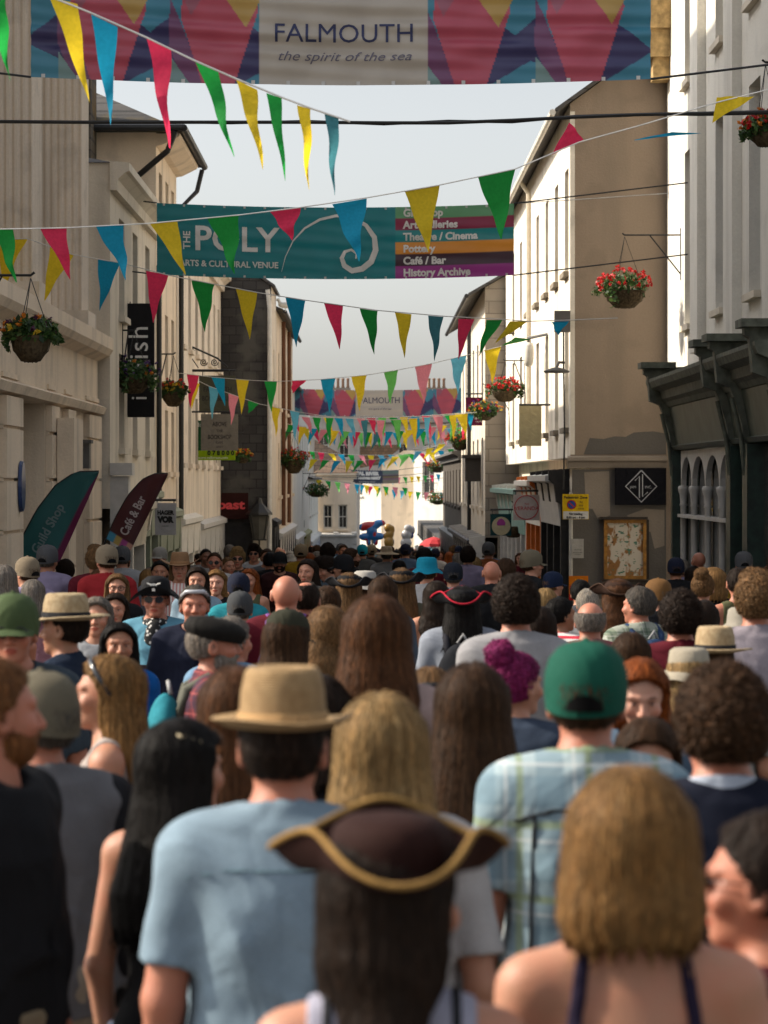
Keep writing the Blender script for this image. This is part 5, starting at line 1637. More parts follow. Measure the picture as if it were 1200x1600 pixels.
KW = dict(bold=0.006)
ox, yy = 0.705, 0.142
tl = [(s, 0.69, (i + 0.80) / 6, 0.105, INK_W, dict(align='LEFT', bold=0.007)) for i, s in enumerate(('Gift Shop', 'Art Galleries', 'Theatre / Cinema', 'Pottery', 'Café / Bar', 'History Archive'))]
o, inv, pt, W, H = banner('teal arts venue banner with a white spiral and coloured stripes listing its rooms', 50.0, 245, 317, 803, 318, 112, poly_paint, 0.012,
       [('POLY', 0.222, 0.625, 0.345, INK_W, dict(width=132 / 558 * 5.98, bold=0.012)), ('ARTS & CULTURAL VENUE', 0.202, 0.855, 0.085, INK_W, dict(width=155 / 558 * 5.98, bold=0.004))] + tl, nu=396, nv=60)
put_text('THE', 0.10 * H * 1.38, lambda x, y: pt(0.093 - y / W, 0.50 - x / H, -0.012), INK_W, o, inv, bold=0.004)
sp = [(440, 418), (446, 395), (458, 370), (476, 350), (500, 336), (525, 330), (550, 333), (572, 345), (585, 364), (587, 384), (580, 402), (566, 413), (550, 416), (538, 408), (534, 396), (539, 386), (549, 383), (557, 389), (556, 397)]
wd = [0.3, 0.6, 1.0, 1.5, 2.0, 2.2, 2.4, 3.0, 4, 4.6, 4.8, 4.6, 4.4, 4.0, 3.4, 2.6, 2.0, 1.6, 1.0]
m = MB(); n0 = 0
for i, (x, y) in enumerate(sp):
    a, b = sp[max(0, i - 1)], sp[min(len(sp) - 1, i + 1)]
    dx, dy = b[0] - a[0], b[1] - a[1]; L = math.hypot(dx, dy); nx, ny = -dy / L * wd[i], dx / L * wd[i]
    for sg in (1, -1): m.v.append(pt((x + sg * nx - 245) / 558, (y + sg * ny - 317) / 112, -0.014))
for i in range(len(sp) - 1): m.f.append((2 * i, 2 * i + 1, 2 * i + 3, 2 * i + 2))
ob = m.build('spiral', INK_W, o); ob.matrix_parent_inverse = inv


def ferry(U, V):
    c = np.zeros((len(U), 3)); c[:] = (0.035, 0.045, 0.075)
    m = U > 0.66
    c[m] = np.stack([0.10 + 0.10 * V[m], 0.12 + 0.05 * np.sin(9 * V[m]), 0.15 - 0.03 * V[m]], 1)
    c[m & (V > 0.45) & (V < 0.6)] = (0.16, 0.12, 0.07)
    return c


banner('small navy ferry banner strung low across the far end of the street', 150.0, 549, 734, 623, 734, 21, ferry, 0.008,
       [('FAL RIVER', 0.34, 0.36, 0.24, INK_W, dict(width=1.15, bold=0.02)), ('ST MAWES FERRY', 0.33, 0.66, 0.19, INK_W, dict(width=1.4, bold=0.02)), ('daily crossings all year', 0.33, 0.9, 0.10, INK_W, {})], nu=120, nv=24)

# ------------------------------------------------------------------ bunting
FC = {'p': (0.80, 0.045, 0.12), 'g': (0.02, 0.31, 0.055), 'y': (0.80, 0.58, 0.03), 'b': (0.015, 0.31, 0.50), 't': (0.06, 0.22, 0.26), 'l': (0.16, 0.55, 0.12), 's': (0.13, 0.45, 0.60), 'k': (0.75, 0.25, 0.30)}
FN = {'p': 'pink', 'g': 'green', 'y': 'yellow', 'b': 'blue', 't': 'teal', 'l': 'lime green', 's': 'sky blue', 'k': 'pale pink'}


def bunting(label, Y, cord, flags, r=0.006):
    """a cord with pennants; every point is given where it hangs in the photo, at the string's distance"""
    c0 = P(*cord[len(cord) // 2], Y)
    o = empty('bunting', (c0.x, Y, c0.z)); tag(o, label, 'bunting', 'strings of bunting across the street')
    inv = Matrix.Translation(-o.location)
    ob = MB().tube([P(x, y, Y) for x, y in cord], r, 5).build('cord', ROPE, o); ob.matrix_parent_inverse = inv
    for i, (col, xa, ya, xb, yb, xt, yt) in enumerate(flags):
        A, B, T = P(xa, ya, Y), P(xb, yb, Y), P(xt, yt, Y)
        V, F = [], []; nu, nv = 6, 14; ph = random.uniform(0, 6.28); sw = random.uniform(-0.12, 0.12); am = random.uniform(0.014, 0.042)
        L = (T - (A + B) / 2).length
        side = (B - A).normalized()
        for j in range(nv + 1):
            q = j / nv * 0.985
            for k in range(nu + 1):
                p = (A + (B - A) * (k / nu)) * (1 - q) + T * q
                d = am * 2 * math.sin(5.5 * q + ph + 1.2 * k / nu) * q ** 0.7 + sw * q * q * L + 0.25 * am * math.sin(17 * q + ph)
                p = p + side * (am * 0.45 * math.sin(7 * q + 2 * ph) * math.sin(PI * q))
                V.append((p.x, p.y + d + 0.006, p.z))
        for j in range(nv):
            for k in range(nu):
                a = j * (nu + 1) + k; F.append((a, a + 1, a + nu + 2, a + nu + 1))
        me = bpy.data.meshes.new('flag'); me.from_pydata(V, [], F); me.polygons.foreach_set('use_smooth', [True] * len(F)); me.update()
        cc = FC[col]; v = random.uniform(0.85, 1.1)
        ob = link('flag', me, FLAG, o, tuple(min(1, x * v) for x in cc)); ob.matrix_parent_inverse = inv
        ob['label'] = FN[col] + ' pennant'
    return o


bunting('nearest bunting slanting from the top left corner down to the black cable', 17.0, [(-60, -60), (0, -28), (77, -6), (142, 20), (230, 59), (305, 95), (369, 123), (440, 152), (485, 169), (530, 184), (547, 190)],
        [('g', -22, -12, 8, -2, 14, 124), ('y', 77, -5, 121, 6, 140, 162), ('b', 142, 22, 184, 42, 172, 198), ('p', 229, 60, 267, 76, 264, 232), ('g', 305, 96, 341, 112, 366, 246), ('y', 369, 124, 402, 140, 411, 267),
         ('g', 416, 145, 440, 153, 446, 285), ('y', 464, 164, 485, 170, 483, 298), ('t', 507, 178, 529, 184, 523, 307)])
bunting('long bunting rising to the right across the teal arts banner to the flower basket', 27.0, [(-30, 358), (0, 358), (104, 356), (234, 349), (373, 336), (470, 324), (573, 309), (687, 289), (805, 264), (905, 222), (1000, 196), (1120, 160), (1200, 140)],
        [('g', -14, 358, 20, 357, 25, 442), ('p', 62, 356, 104, 356, 110, 438), ('b', 150, 354, 193, 352, 198, 440), ('y', 234, 349, 277, 346, 290, 430), ('g', 324, 341, 373, 336, 367, 430), ('p', 421, 330, 470, 324, 456, 376),
         ('b', 519, 319, 573, 310, 561, 410), ('y', 632, 298, 687, 289, 669, 395), ('g', 747, 277, 805, 265, 783, 377), ('p', 862, 242, 912, 218, 890, 190), ('b', 1050, 206, 1096, 208, 990, 219), ('y', 1113, 192, 1120, 152, 1180, 150)])
bunting('bunting against the open sky below the teal arts banner', 36.0, [(-20, 374), (43, 373), (115, 398), (190, 411), (263, 430), (335, 444), (402, 457), (477, 469), (590, 485), (693, 494), (785, 499), (825, 502), (892, 500), (965, 497)],
        [('y', 0, 374, 43, 373, 2, 455), ('y', 78, 386, 115, 399, 68, 470), ('b', 153, 405, 188, 411, 156, 487), ('p', 228, 423, 263, 430, 239, 505), ('g', 299, 438, 335, 444, 320, 520), ('y', 368, 450, 402, 457, 390, 531), ('b', 446, 464, 477, 470, 463, 543),
         ('p', 506, 473, 536, 478, 531, 547), ('g', 562, 482, 590, 486, 585, 555), ('y', 617, 488, 643, 491, 632, 560), ('t', 669, 493, 693, 495, 679, 565), ('p', 716, 498, 741, 499, 716, 563), ('g', 760, 500, 785, 500, 748, 557), ('y', 797, 502, 825, 502, 773, 537), ('l', 805, 527, 830, 530, 783, 541), ('b', 862, 503, 889, 502, 872, 524)])
bunting('mid street bunting hanging in front of the hanging bookshop board and climbing right', 56.0, [(280, 583), (330, 589), (389, 594), (433, 596), (501, 593), (573, 586), (622, 578), (675, 568), (729, 555), (783, 541), (830, 524)],
        [('p', 292, 585, 311, 586, 297, 638), ('b', 330, 589, 351, 591, 352, 635), ('y', 369, 593, 389, 594, 377, 648), ('g', 413, 595, 433, 596, 424, 645), ('p', 456, 595, 479, 594, 457, 615), ('b', 501, 593, 524, 591, 515, 645), ('y', 549, 588, 573, 586, 562, 643),
         ('l', 600, 581, 622, 578, 610, 632), ('k', 648, 573, 675, 568, 662, 632), ('s', 704, 561, 729, 555, 715, 617), ('y', 757, 547, 783, 541, 769, 600)])
bunting('bunting sloping down right from the hanging bookshop board past the slate gable', 64.0, [(300, 590), (326, 603), (373, 620), (405, 631), (438, 638), (468, 644), (520, 652), (600, 657), (670, 652), (745, 644)],
        [('y', 296, 592, 312, 600, 299, 640), ('s', 326, 603, 342, 608, 331, 656), ('k', 357, 615, 373, 620, 361, 665), ('g', 388, 626, 405, 631, 388, 646), ('y', 424, 634, 438, 638, 431, 683), ('s', 453, 641, 468, 644, 461, 690), ('g', 509, 653, 521, 653, 514, 697), ('t', 564, 657, 575, 657, 570, 700),
         ('k', 588, 657, 601, 657, 596, 698), ('l', 614, 656, 627, 655, 624, 702), ('y', 638, 654, 652, 653, 650, 700), ('s', 662, 653, 672, 652, 669, 697), ('k', 682, 651, 692, 650, 690, 695), ('y', 702, 649, 714, 648, 709, 690), ('y', 722, 647, 731, 646, 728, 688)])


def swag(label, Y, x0, y0, x1, y1, sag, n, fw, fl, blow, cols):
    cord = [(x0 + (x1 - x0) * i / 16, y0 + (y1 - y0) * i / 16 + sag * 4 * (i / 16) * (1 - i / 16)) for i in range(17)]
    fl_ = []
    for i in range(n):
        t = (i + 0.5) / n; x = x0 + (x1 - x0) * t; y = y0 + (y1 - y0) * t + sag * 4 * t * (1 - t)
        dx = blow * random.uniform(0.2, 1.2); fl_.append((cols[i % len(cols)], x - fw / 2, y, x + fw / 2, y + 1, x + dx, y + fl * random.uniform(0.75, 1.05)))
    return bunting(label, Y, cord, fl_)


swag('wind blown bunting in front of the slate hill houses, nearest of the far strings', 78, 452, 650, 742, 643, 6, 17, 13, 34, 10, 'pkgybskplgyb')
swag('short string of blown flags above the roof of the end houses', 92, 448, 662, 735, 655, 16, 17, 12, 30, -12, 'gybkylpgtb')
swag('sagging far bunting across the brown tiled roof', 118, 482, 716, 700, 690, 14, 12, 11, 22, -14, 'ygbygpbylsy')
swag('far bunting below the navy ferry banner on the left', 140, 490, 748, 640, 762, 2, 10, 9, 17, 3, 'yglkbyygkg')
swag('far bunting before the sunlit white end house', 165, 560, 756, 735, 768, 6, 14, 8, 16, -2, 'bpgybsygkgbkys')

swag('bunting of mixed flags hanging in front of the sunlit end gable', 104, 470, 668, 738, 664, 10, 19, 11, 27, 8, 'ypgbkslygpb')
swag('string of small blown flags over the ferry banner', 128, 478, 704, 712, 700, 9, 15, 10, 20, 11, 'gpybgkysbl')
swag('last faint bunting across the white end house windows', 185, 566, 742, 700, 738, 5, 13, 7, 14, 2, 'ygpbskgy')

# black service cable and thin wires
def cable(label, pts, Y, r, mat=IRON, twin=False):
    m = MB().tube([P(x, y, Y) for x, y in pts], r, 6)
    if twin: m.tube([P(x, y + 3 * math.sin(x / 40.0), Y + 0.02) for x, y in pts], r * 0.8, 6)
    tag(m.build('overhead_cable', mat), label, 'cable', 'cables strung over the street')


xs = [-80, 0, 120, 240, 360, 480, 600, 700, 800, 900, 1000, 1100, 1300]
cable('thick black twisted cable crossing the whole street below the nearest town banner', [(x, y) for x, y in zip(xs, (188, 190, 191, 191, 191, 191, 192, 192, 188, 183, 179, 177, 172))], 30, 0.018, twin=True)
cable('thin wire above the teal arts banner fixed to the taupe wall', [(92, 305), (245, 317)], 50.2, 0.008)
cable('thin pale wire from the teal banner top to the taupe gable wall', [(803, 318), (900, 312), (1045, 302)], 50.2, 0.007, ROPE)
cable('thin wire low across the far end of the street', [(440, 744), (550, 746), (640, 742), (700, 735), (740, 732)], 130, 0.012)

# ------------------------------------------------------------------ feather flags on the arts house
def feather(label, Y, Y1, le, re, color, trim, text, ta, tb, tsize, tcol):
    """feather flag on an angled pole: its pole edge and free edge as seen in the photo, leaning out from the wall"""
    def along(pts, t):
        L = [0.0]
        for a, b in zip(pts, pts[1:]): L.append(L[-1] + math.dist(a, b))
        d = t * L[-1]
        for k in range(len(pts) - 1):
            if d <= L[k + 1] or k == len(pts) - 2:
                q = (d - L[k]) / (L[k + 1] - L[k]); return [pts[k][i] + (pts[k + 1][i] - pts[k][i]) * q for i in (0, 1)]
    A = P(*le[0], Y)
    o = empty('feather_flag', A); tag(o, label, 'flag', 'feather flags on the arts house'); inv = Matrix.Translation(-A)
    def pt(u, v, off=0.0):
        a, b = along(le, u), along(re, u)
        q = P(a[0] + (b[0] - a[0]) * v, a[1] + (b[1] - a[1]) * v, Y + (Y1 - Y) * u)
        return (q.x, q.y + off + 0.018 * math.sin(9 * u + 5 * v), q.z)
    V, F, C = [], [], []; nu, nv = 60, 16
    for i in range(nu + 1):
        for j in range(nv + 1):
            u, v = i / nu, j / nv
            V.append(pt(u, v))
            if u < 0.09: C.append([(0.05, 0.25, 0.40), (0.40, 0.30, 0.10), (0.30, 0.06, 0.25), (0.45, 0.25, 0.20)][int(v * 3.99)])
            else: C.append(trim if v > 0.86 else color)
    for i in range(nu):
        for j in range(nv):
            a = i * (nv + 1) + j; F.append((a, a + 1, a + nv + 2, a + nv + 1))
    me = np_mesh('flag_cloth', np.array(V), np.array(F)); set_col(me, np.array(C))
    ob = link('flag_cloth', me, PRINT, o); ob.matrix_parent_inverse = inv
    d0 = (Vector(pt(0.2, 0)) - A).normalized()
    ob = MB().tube([A - d0 * 0.5] + [Vector(pt(u, 0.0, 0.02)) for u in np.linspace(0, 1, 16)], 0.016, 8).build('pole', IRON, o); ob.matrix_parent_inverse = inv
    c = A - d0 * 0.55
    ob = MB().tube([c - d0 * 0.25, c + d0 * 0.2], 0.035, 8).tube([c - Vector((0.35, 0, 0.05)), c], 0.03, 8).build('wall_socket', IRON, o); ob.matrix_parent_inverse = inv
    T0, T1 = P(*ta, Y), P(*tb, Y); d = (T1 - T0).normalized(); up = Vector((-d.z, 0, d.x))
    if up.x > 0: up = -up
    put_text(text, tsize * Y / FPX * 1.38, lambda x, y: tuple(T0 + d * x + up * y + Vector((0, -0.06 + (Y1 - Y) * 0.5, 0))), tcol, o, inv, bold=0.004, align='LEFT', width=(T1 - T0).length)
    return o


feather('teal feather flag reading Guild Shop leaning out from the stone arts house', 36.5, 36.3, [(14, 886), (32, 845), (58, 797), (88, 758), (118, 738), (154, 737)], [(82, 900), (98, 868), (120, 820), (138, 780), (154, 740)], (0.022, 0.105, 0.108), (0.12, 0.01, 0.055),
        'Guild Shop', (62, 866), (103, 792), 15, plain('faint lettering', (0.12, 0.17, 0.17), 0.6))
feather('dark maroon feather flag reading Café & Bar beside the teal one', 44.0, 43.9, [(166, 842), (180, 810), (200, 775), (222, 750), (240, 741), (262, 740)], [(203, 863), (214, 840), (234, 800), (250, 768), (262, 743)], (0.072, 0.02, 0.024), (0.06, 0.016, 0.02),
        'Café & Bar', (199, 838), (229, 779), 14, plain('pale flag lettering', (0.42, 0.37, 0.36), 0.6))

# ------------------------------------------------------------------ signs
sign('tall black vertical banner sign with white lettering fish hung from an iron bracket', 49, 199, 474, 241, 652, (0.018, 0.017, 0.018), [], bracket=(-4.0, 0.03))
o, inv = sign('tall black vertical banner sign lower frame', 49, 199, 474, 241, 652, (0.018, 0.017, 0.018), []) if False else (None, None)
so = [x for x in bpy.data.objects if x.get('label', '').startswith('tall black vertical')][0]
k = 49 / FPX
for tx, yy in (('fish', 540), ('in a', 640)):
    c = P(231, 576, 49)
    if tx == 'fish': put_text(tx, 40 * k * 1.1, lambda x, y, c=c: (c.x - y, 48.99, c.z + x), INK_W, so, Matrix.Translation(-so.location), spacing=1.12, align='LEFT')
put_text('i', 36 * k, lambda x, y: (P(229, 0, 49).x - y, 48.99, P(0, 622, 49).z + x), INK_W, so, Matrix.Translation(-so.location))

sign('upper olive bookseller board hanging from a scrolled iron bracket', 67, 311, 587, 368, 643, (0.085, 0.082, 0.055), [('FALMOUTH', 340, 612, 8, INK_B, dict(width=0.62)), ('BOOKSELLER', 340, 626, 8, INK_B, dict(width=0.7))], bracket=(-4.0, 0.12))
sign('pale grey board reading ABOVE THE BOOKSHOP hung below the olive board', 66.6, 314, 647, 372, 704, (0.20, 0.18, 0.15), [('ABOVE', 343, 666, 7, INK_B, dict(width=0.32)), ('THE', 343, 675, 4, INK_B, {}), ('BOOKSHOP', 343, 686, 7, INK_B, dict(width=0.52)), ('CAFÉ', 343, 693, 3.5, INK_B, {}), ('upstairs', 343, 699, 2.5, INK_B, {})], bracket=(-4.0, 0.05))
sign('green estate agent board with lime green foot behind the bookshop board', 69, 298, 657, 368, 719, (0.015, 0.085, 0.03), [('Millerson', 322, 667, 7, INK_W, {})], bracket=(-4.0, 0.03),
     extra=lambda o, inv: (flat_part(o, inv, 'lime_strip', [(298, 719), (368, 719), (368, 704), (298, 704)], 69, PAINT, (0.27, 0.42, 0.01)), put_text('0 7 8 0 0 0', 0.14, lambda x, y: (P(345, 0, 69).x + x, 68.985, P(0, 711, 69).z + y), INK_B, o, inv, bold=0.006),
                           put_text('www.millerson.com', 0.085, lambda x, y: (P(333, 0, 69).x + x, 68.985, P(0, 717, 69).z + y), INK_W, o, inv)))
sign('white hanging sign reading HAGER VOR in front of the sage shopfront', 50, 242, 786, 275, 836, (0.42, 0.41, 0.41), [('HAGER', 258.5, 804, 6.5, INK_B, dict(width=0.28, bold=0.006)), ('VOR', 258.5, 816, 9, INK_B, dict(width=0.28, bold=0.012)), ('GALLERY', 258.5, 823, 2, INK_B, {})], bracket=(-4.0, 0.05))
sign('dark red shop sign with pink lettering on the slate gable wall', 79.3, 346, 770, 388, 811, (0.035, 0.010, 0.009), [('Roast', 353, 795, 14, ink('coral lettering', (0.62, 0.07, 0.08)), dict(bold=0.012, width=0.98))], thick=0.1)
sign('maroon hanging sign with white sunburst half hidden by a flower basket', 82, 728, 621, 777, 665, (0.13, 0.014, 0.05), [('Waterside', 752, 655, 7, INK_W, {}), ('FALMOUTH', 752, 660, 2.4, INK_W, {})], bracket=(3.05, 0.1),
     extra=lambda o, inv: [line_part(o, inv, 'sunray', [(743 + 5 * math.cos(a), 640 + 5 * math.sin(a)), (743 + 11 * math.cos(a), 640 + 11 * math.sin(a))], 82, 0.9, INK_W) for a in [i * 2 * PI / 14 for i in range(14)]])
sign('square white hanging sign with red circle and red lettering', 60, 802, 773, 843, 813, (0.50, 0.44, 0.42), [('THE', 823, 789, 3, ink('red lettering', (0.40, 0.02, 0.03)), {}), ('VERANDA', 823, 797, 6, MATS['red lettering'] if 'red lettering' in MATS else ink('red lettering', (0.40, 0.02, 0.03)), {})], bracket=(3.6, 0.08),
     extra=lambda o, inv: line_part(o, inv, 'circle', ring_px(822.5, 793, 18.5, 18.5), 60, 0.7, ink('red lettering', (0.40, 0.02, 0.03))))
sign('dark teal hanging sign with cream disc and purple jellyfish', 68, 766, 803, 799, 837, (0.01, 0.045, 0.05), [], bracket=(3.6, 0.1),
     extra=lambda o, inv: (flat_part(o, inv, 'disc', ring_px(783, 822, 14.5, 14.5, 30)[:-1][::-1], 68, PAINT, (0.42, 0.37, 0.25)), flat_part(o, inv, 'jellyfish', [(777, 821), (776, 817), (779, 812), (783, 810), (787, 812), (790, 817), (789, 821)][::-1], 68, PAINT, (0.30, 0.05, 0.24), -0.010)))
sign('blank weathered cream panel projecting from the sunlit house', 60, 811, 634, 846, 697, (0.44, 0.38, 0.22), [], bracket=(3.6, 0.02))
# black diamond sign and the rest on the taupe wall
DIA = plain('silver lettering', (0.34, 0.34, 0.36), 0.5)
sign('large black wall sign with a silver outlined diamond', 53.86, 961, 731, 1041, 789, (0.006, 0.006, 0.009), [('JAM', 989, 763, 4.2, DIA, {}), ('INC.', 1013, 763, 4.2, DIA, {})], thick=0.08, name='wall_sign',
     extra=lambda o, inv: (line_part(o, inv, 'diamond', [(1002, 735), (1026, 760), (1002, 784.5), (977.5, 760), (1002, 735)], 53.86, 0.9, DIA), line_part(o, inv, 'stroke', [(992, 751), (999, 744), (999, 778)], 53.86, 0.8, DIA), line_part(o, inv, 'stroke', [(1004, 741), (1004, 776), (1012, 769)], 53.86, 0.8, DIA)))
YB = ink('road sign black', (0.02, 0.018, 0.015))
def ped(o, inv):
    flat_part(o, inv, 'white_panel', [(880, 811), (919.5, 811), (919.5, 799), (880, 799)], 53.5, PAINT, (0.60, 0.58, 0.54))
    flat_part(o, inv, 'red_disc', ring_px(893, 788.5, 7.4, 7.4, 28)[:-1][::-1], 53.5, PAINT, (0.40, 0.03, 0.02), -0.006); flat_part(o, inv, 'blue_disc', ring_px(893, 788.5, 5.9, 5.9, 28)[:-1][::-1], 53.5, PAINT, (0.03, 0.07, 0.26), -0.009)
    line_part(o, inv, 'red_slash', [(888.6, 784.2), (897.4, 792.8)], 53.5, 0.8, ink('sign red', (0.40, 0.03, 0.02)), -0.012)
    q = MB().tube([P(892, 770, 53.6), P(892, 905, 53.6)], 0.035); ob = q.build('post', plain('pale post', (0.42, 0.40, 0.36), 0.5), o); ob.matrix_parent_inverse = inv
    for t, x, y, h in (('No loading', 899.5, 804.5, 3.4), ('8.00 am - 4 pm', 899.5, 810, 3.4)): put_text(t, h * 53.5 / FPX * 1.38, lambda a, b, x=x, y=y: (P(x, 0, 53.5).x + a, 53.488, P(0, y, 53.5).z + b), YB, o, inv, bold=0.002)
sign('yellow and white Pedestrian Zone parking sign on a pale post', 53.5, 879, 772, 920, 811.5, (0.62, 0.40, 0.01), [('Pedestrian Zone', 899.5, 779, 4.2, YB, dict(width=0.42, bold=0.002)), ('At', 908, 786, 3.6, YB, {}), ('any', 908, 791, 3.6, YB, {}), ('time', 908, 796, 3.6, YB, {})], thick=0.02, name='road_sign', extra=ped)
sign('small white paper notice under the parking sign', 53.52, 893, 842, 912, 872, (0.40, 0.38, 0.34), [('NOTICE', 902.5, 860, 2.2, YB, {}), ('please keep clear', 902.5, 864, 1.6, YB, {}), ('at all times', 902.5, 867, 1.6, YB, {})], thick=0.02, name='notice')
sign('orange and red event poster beside the corner of the taupe wall', 53.0, 889, 900, 919, 938, (0.62, 0.17, 0.01), [('LIVE', 905, 909, 5, ink('poster yellow', (0.7, 0.45, 0.03)), {}), ('Balloons', 904, 921, 6, ink('poster red', (0.40, 0.02, 0.02)), dict(bold=0.004)), ('TODAY', 904, 936, 4, INK_W, {})], thick=0.02, name='poster',
     extra=lambda o, inv: flat_part(o, inv, 'red_foot', [(889, 938), (919, 938), (919, 924), (889, 928)], 53.0, PAINT, (0.42, 0.02, 0.015), -0.004))
# old noticeboard with torn paper
a, b = P(944, 905, 53.85), P(1010, 812, 53.85)
o = empty('noticeboard', ((a.x + b.x) / 2, 53.85, a.z)); tag(o, 'old wooden noticeboard with torn stained paper on the taupe wall', 'noticeboard'); inv = Matrix.Translation(-o.location)
q = MB(); t = 0.06
q.box(a.x, b.x, 53.84, 53.98, a.z, a.z + t).box(a.x, b.x, 53.84, 53.98, b.z - t, b.z).box(a.x, a.x + t, 53.842, 53.98, a.z + t, b.z - t).box(b.x - t, b.x, 53.842, 53.98, a.z + t, b.z - t)
part(o, inv, 'frame', q, plain('worn oak', (0.26, 0.12, 0.02), 0.6, var=0.4, scale=12))
part(o, inv, 'ledge', MB().box(a.x - 0.09, b.x + 0.02, 53.78, 53.98, b.z + 0.004, b.z + 0.05).box(a.x - 0.04, b.x + 0.02, 53.80, 53.98, a.z - 0.05, a.z - 0.004).box(b.x + 0.002, b.x + 0.05, 53.88, 53.98, a.z, b.z), plain('dark ledge', (0.035, 0.026, 0.02), 0.8))
m_, t_, b_ = newmat('torn paper', 0.9, 0.1)
pp = geo(t_)
n1 = t_.ramp(t_.noise(pp, 6.5, 9, (1, 1, 0.6)), 0.53, 0.58); n2 = t_.ramp(t_.noise(pp, 8.5, 9, (1, 1, 1.9)), 0.60, 0.63); n3 = t_.ramp(t_.noise(pp, 10, 6), 0.65, 0.68)
cc = t_.mix(n1, (0.50, 0.45, 0.37), (0.26, 0.13, 0.05)); cc = t_.mix(n2, cc, (0.08, 0.17, 0.12)); cc = t_.mix(n3, cc, (0.03, 0.025, 0.02))
t_.link(cc, b_.inputs['Base Color'])
part(o, inv, 'paper', MB().box(a.x + t, b.x - t, 53.90, 53.96, a.z + t, b.z - t), m_)
# shop boards on the far left
sign('dark grey hanging board with pale letters far down on the left', 152, 528, 783, 547, 797, (0.03, 0.033, 0.036), [('H&L', 537.5, 794, 7, INK_W, {})], bracket=(-2.75, 0.1))
sign('small white hanging board with black lettering above a planter on the left', 118, 459, 813, 476, 824, (0.5, 0.48, 0.45), [('Zar', 467.5, 821, 5, INK_B, {})], bracket=(-2.66, 0.05))

# ------------------------------------------------------------------ hanging baskets
def leaf_blob(m, C, cen, rx, ry, rz, n, size, cols, rg, shell=0.55):
    for _ in range(n):
        d = rg.normal(size=3); d /= np.linalg.norm(d); r = shell + (1 - shell) * rg.random() ** 0.5
        if rg.random() < 0.12: r *= rg.uniform(1.0, 1.25)
        p = np.array(cen) + d * r * np.array([rx, ry, rz])
        a = rg.normal(size=3); a /= np.linalg.norm(a); b = np.cross(a, d); b /= np.linalg.norm(b) + 1e-9
        s = size * rg.uniform(0.6, 1.3)
        k = len(m.v)
        m.v += [tuple(p - a * s), tuple(p + b * s * 0.55), tuple(p + a * s), tuple(p - b * s * 0.55)]
        m.f.append((k, k + 1, k + 2, k + 3)); c = np.array(cols[rg.integers(len(cols))]) * rg.uniform(0.6, 1.35); C += [c] * 4


GREENS = [(0.035, 0.085, 0.018), (0.05, 0.11, 0.025), (0.025, 0.06, 0.015), (0.08, 0.13, 0.03)]
BOWL = plain('moss lined wicker', (0.075, 0.055, 0.032), 0.9, 0.1, var=0.5, scale=25, bmp=0.6)


def basket(label, cx, cy, wpx, Y, flowers, wall=None, seed=1, full=1.0, bowl_h=0.55, fl_n=60, hang=0.75):
    """cx, cy = the rim centre in the photo, wpx = the bowl's width"""
    rg = np.random.default_rng(seed); c = P(cx, cy, Y); r = wpx * Y / FPX / 2
    o = empty('hanging_basket', c); tag(o, label, 'flower basket', 'hanging flower baskets along the street')
    m = MB().lathe([(0.02, -r * 2 * bowl_h), (r * 0.5, -r * 1.9 * bowl_h), (r * 0.85, -r * 1.1 * bowl_h), (r, -0.02), (r * 1.03, 0.02), (r * 0.93, 0.02), (0.02, 0.0)], (0, 0, 0), 18)
    for k in range(9):
        a = 2 * PI * k / 9; m.tube([(r * 1.04 * math.cos(a), r * 1.04 * math.sin(a), 0.02), (r * 0.9 * math.cos(a), r * 0.9 * math.sin(a), -r * 1.05 * bowl_h), (r * 0.3 * math.cos(a), r * 0.3 * math.sin(a), -r * 2 * bowl_h)], 0.006, 4)
    m.build('bowl', BOWL, o, True)
    if full > 0:
        m, C = MB(), []
        leaf_blob(m, C, (0, 0, r * 0.30), r * 1.25 * full, r * 1.2 * full, r * 0.75 * full, int(620 * full), 0.045, GREENS, rg, 0.4)
        for _ in range(10):                                      # trailing stems
            a = rg.uniform(0, 6.28); q = rg.uniform(1.0, 1.5)
            leaf_blob(m, C, (r * q * math.cos(a), r * q * math.sin(a), r * rg.uniform(-0.5, 0.5)), r * 0.25, r * 0.25, r * 0.4, 26, 0.04, GREENS, rg, 0.1)
        me = m.mesh('foliage'); set_col(me, np.array(C)); link('foliage', me, LEAF, o)
        m, C = MB(), []
        for _ in range(fl_n):
            d = rg.normal(size=3); d[2] = abs(d[2]) * 0.8 - 0.15; d[1] -= 0.3; d /= np.linalg.norm(d)
            p = d * np.array([r * 1.38 * full, r * 1.35 * full, r * 0.95 * full]) * rg.uniform(0.8, 1.1) + np.array([0, 0, r * 0.3]); col = np.array(flowers[rg.integers(len(flowers))])
            leaf_blob(m, C, tuple(p), 0.03, 0.03, 0.03, 7, 0.030, [tuple(col)], rg, 0.2)
        me = m.mesh('flowers'); set_col(me, np.array(C)); link('flowers', me, LEAF, o)['kind'] = 'stuff'
    q = MB(); top = (0, 0, hang)
    for k in range(3):
        a = 2 * PI * k / 3; q.tube([(r * math.cos(a), r * math.sin(a), 0.02), top], 0.006, 4)
    q.build('chain', IRON, o)
    if wall is not None:
        wx = wall - c.x; q = MB().tube([(wx, 0, hang + 0.03), (0 if wx < 0 else 0, 0, hang + 0.03), (0.04 if wx < 0 else -0.04, 0, hang + 0.06)], 0.014, 6)
        q.tube([(wx, 0, hang - 0.65), (wx * 0.45, 0, hang + 0.02)], 0.012, 6).tube([(wx, 0, hang - 0.75), (wx, 0, hang + 0.15)], 0.016, 6)
        q.build('bracket', IRON, o)
    return o


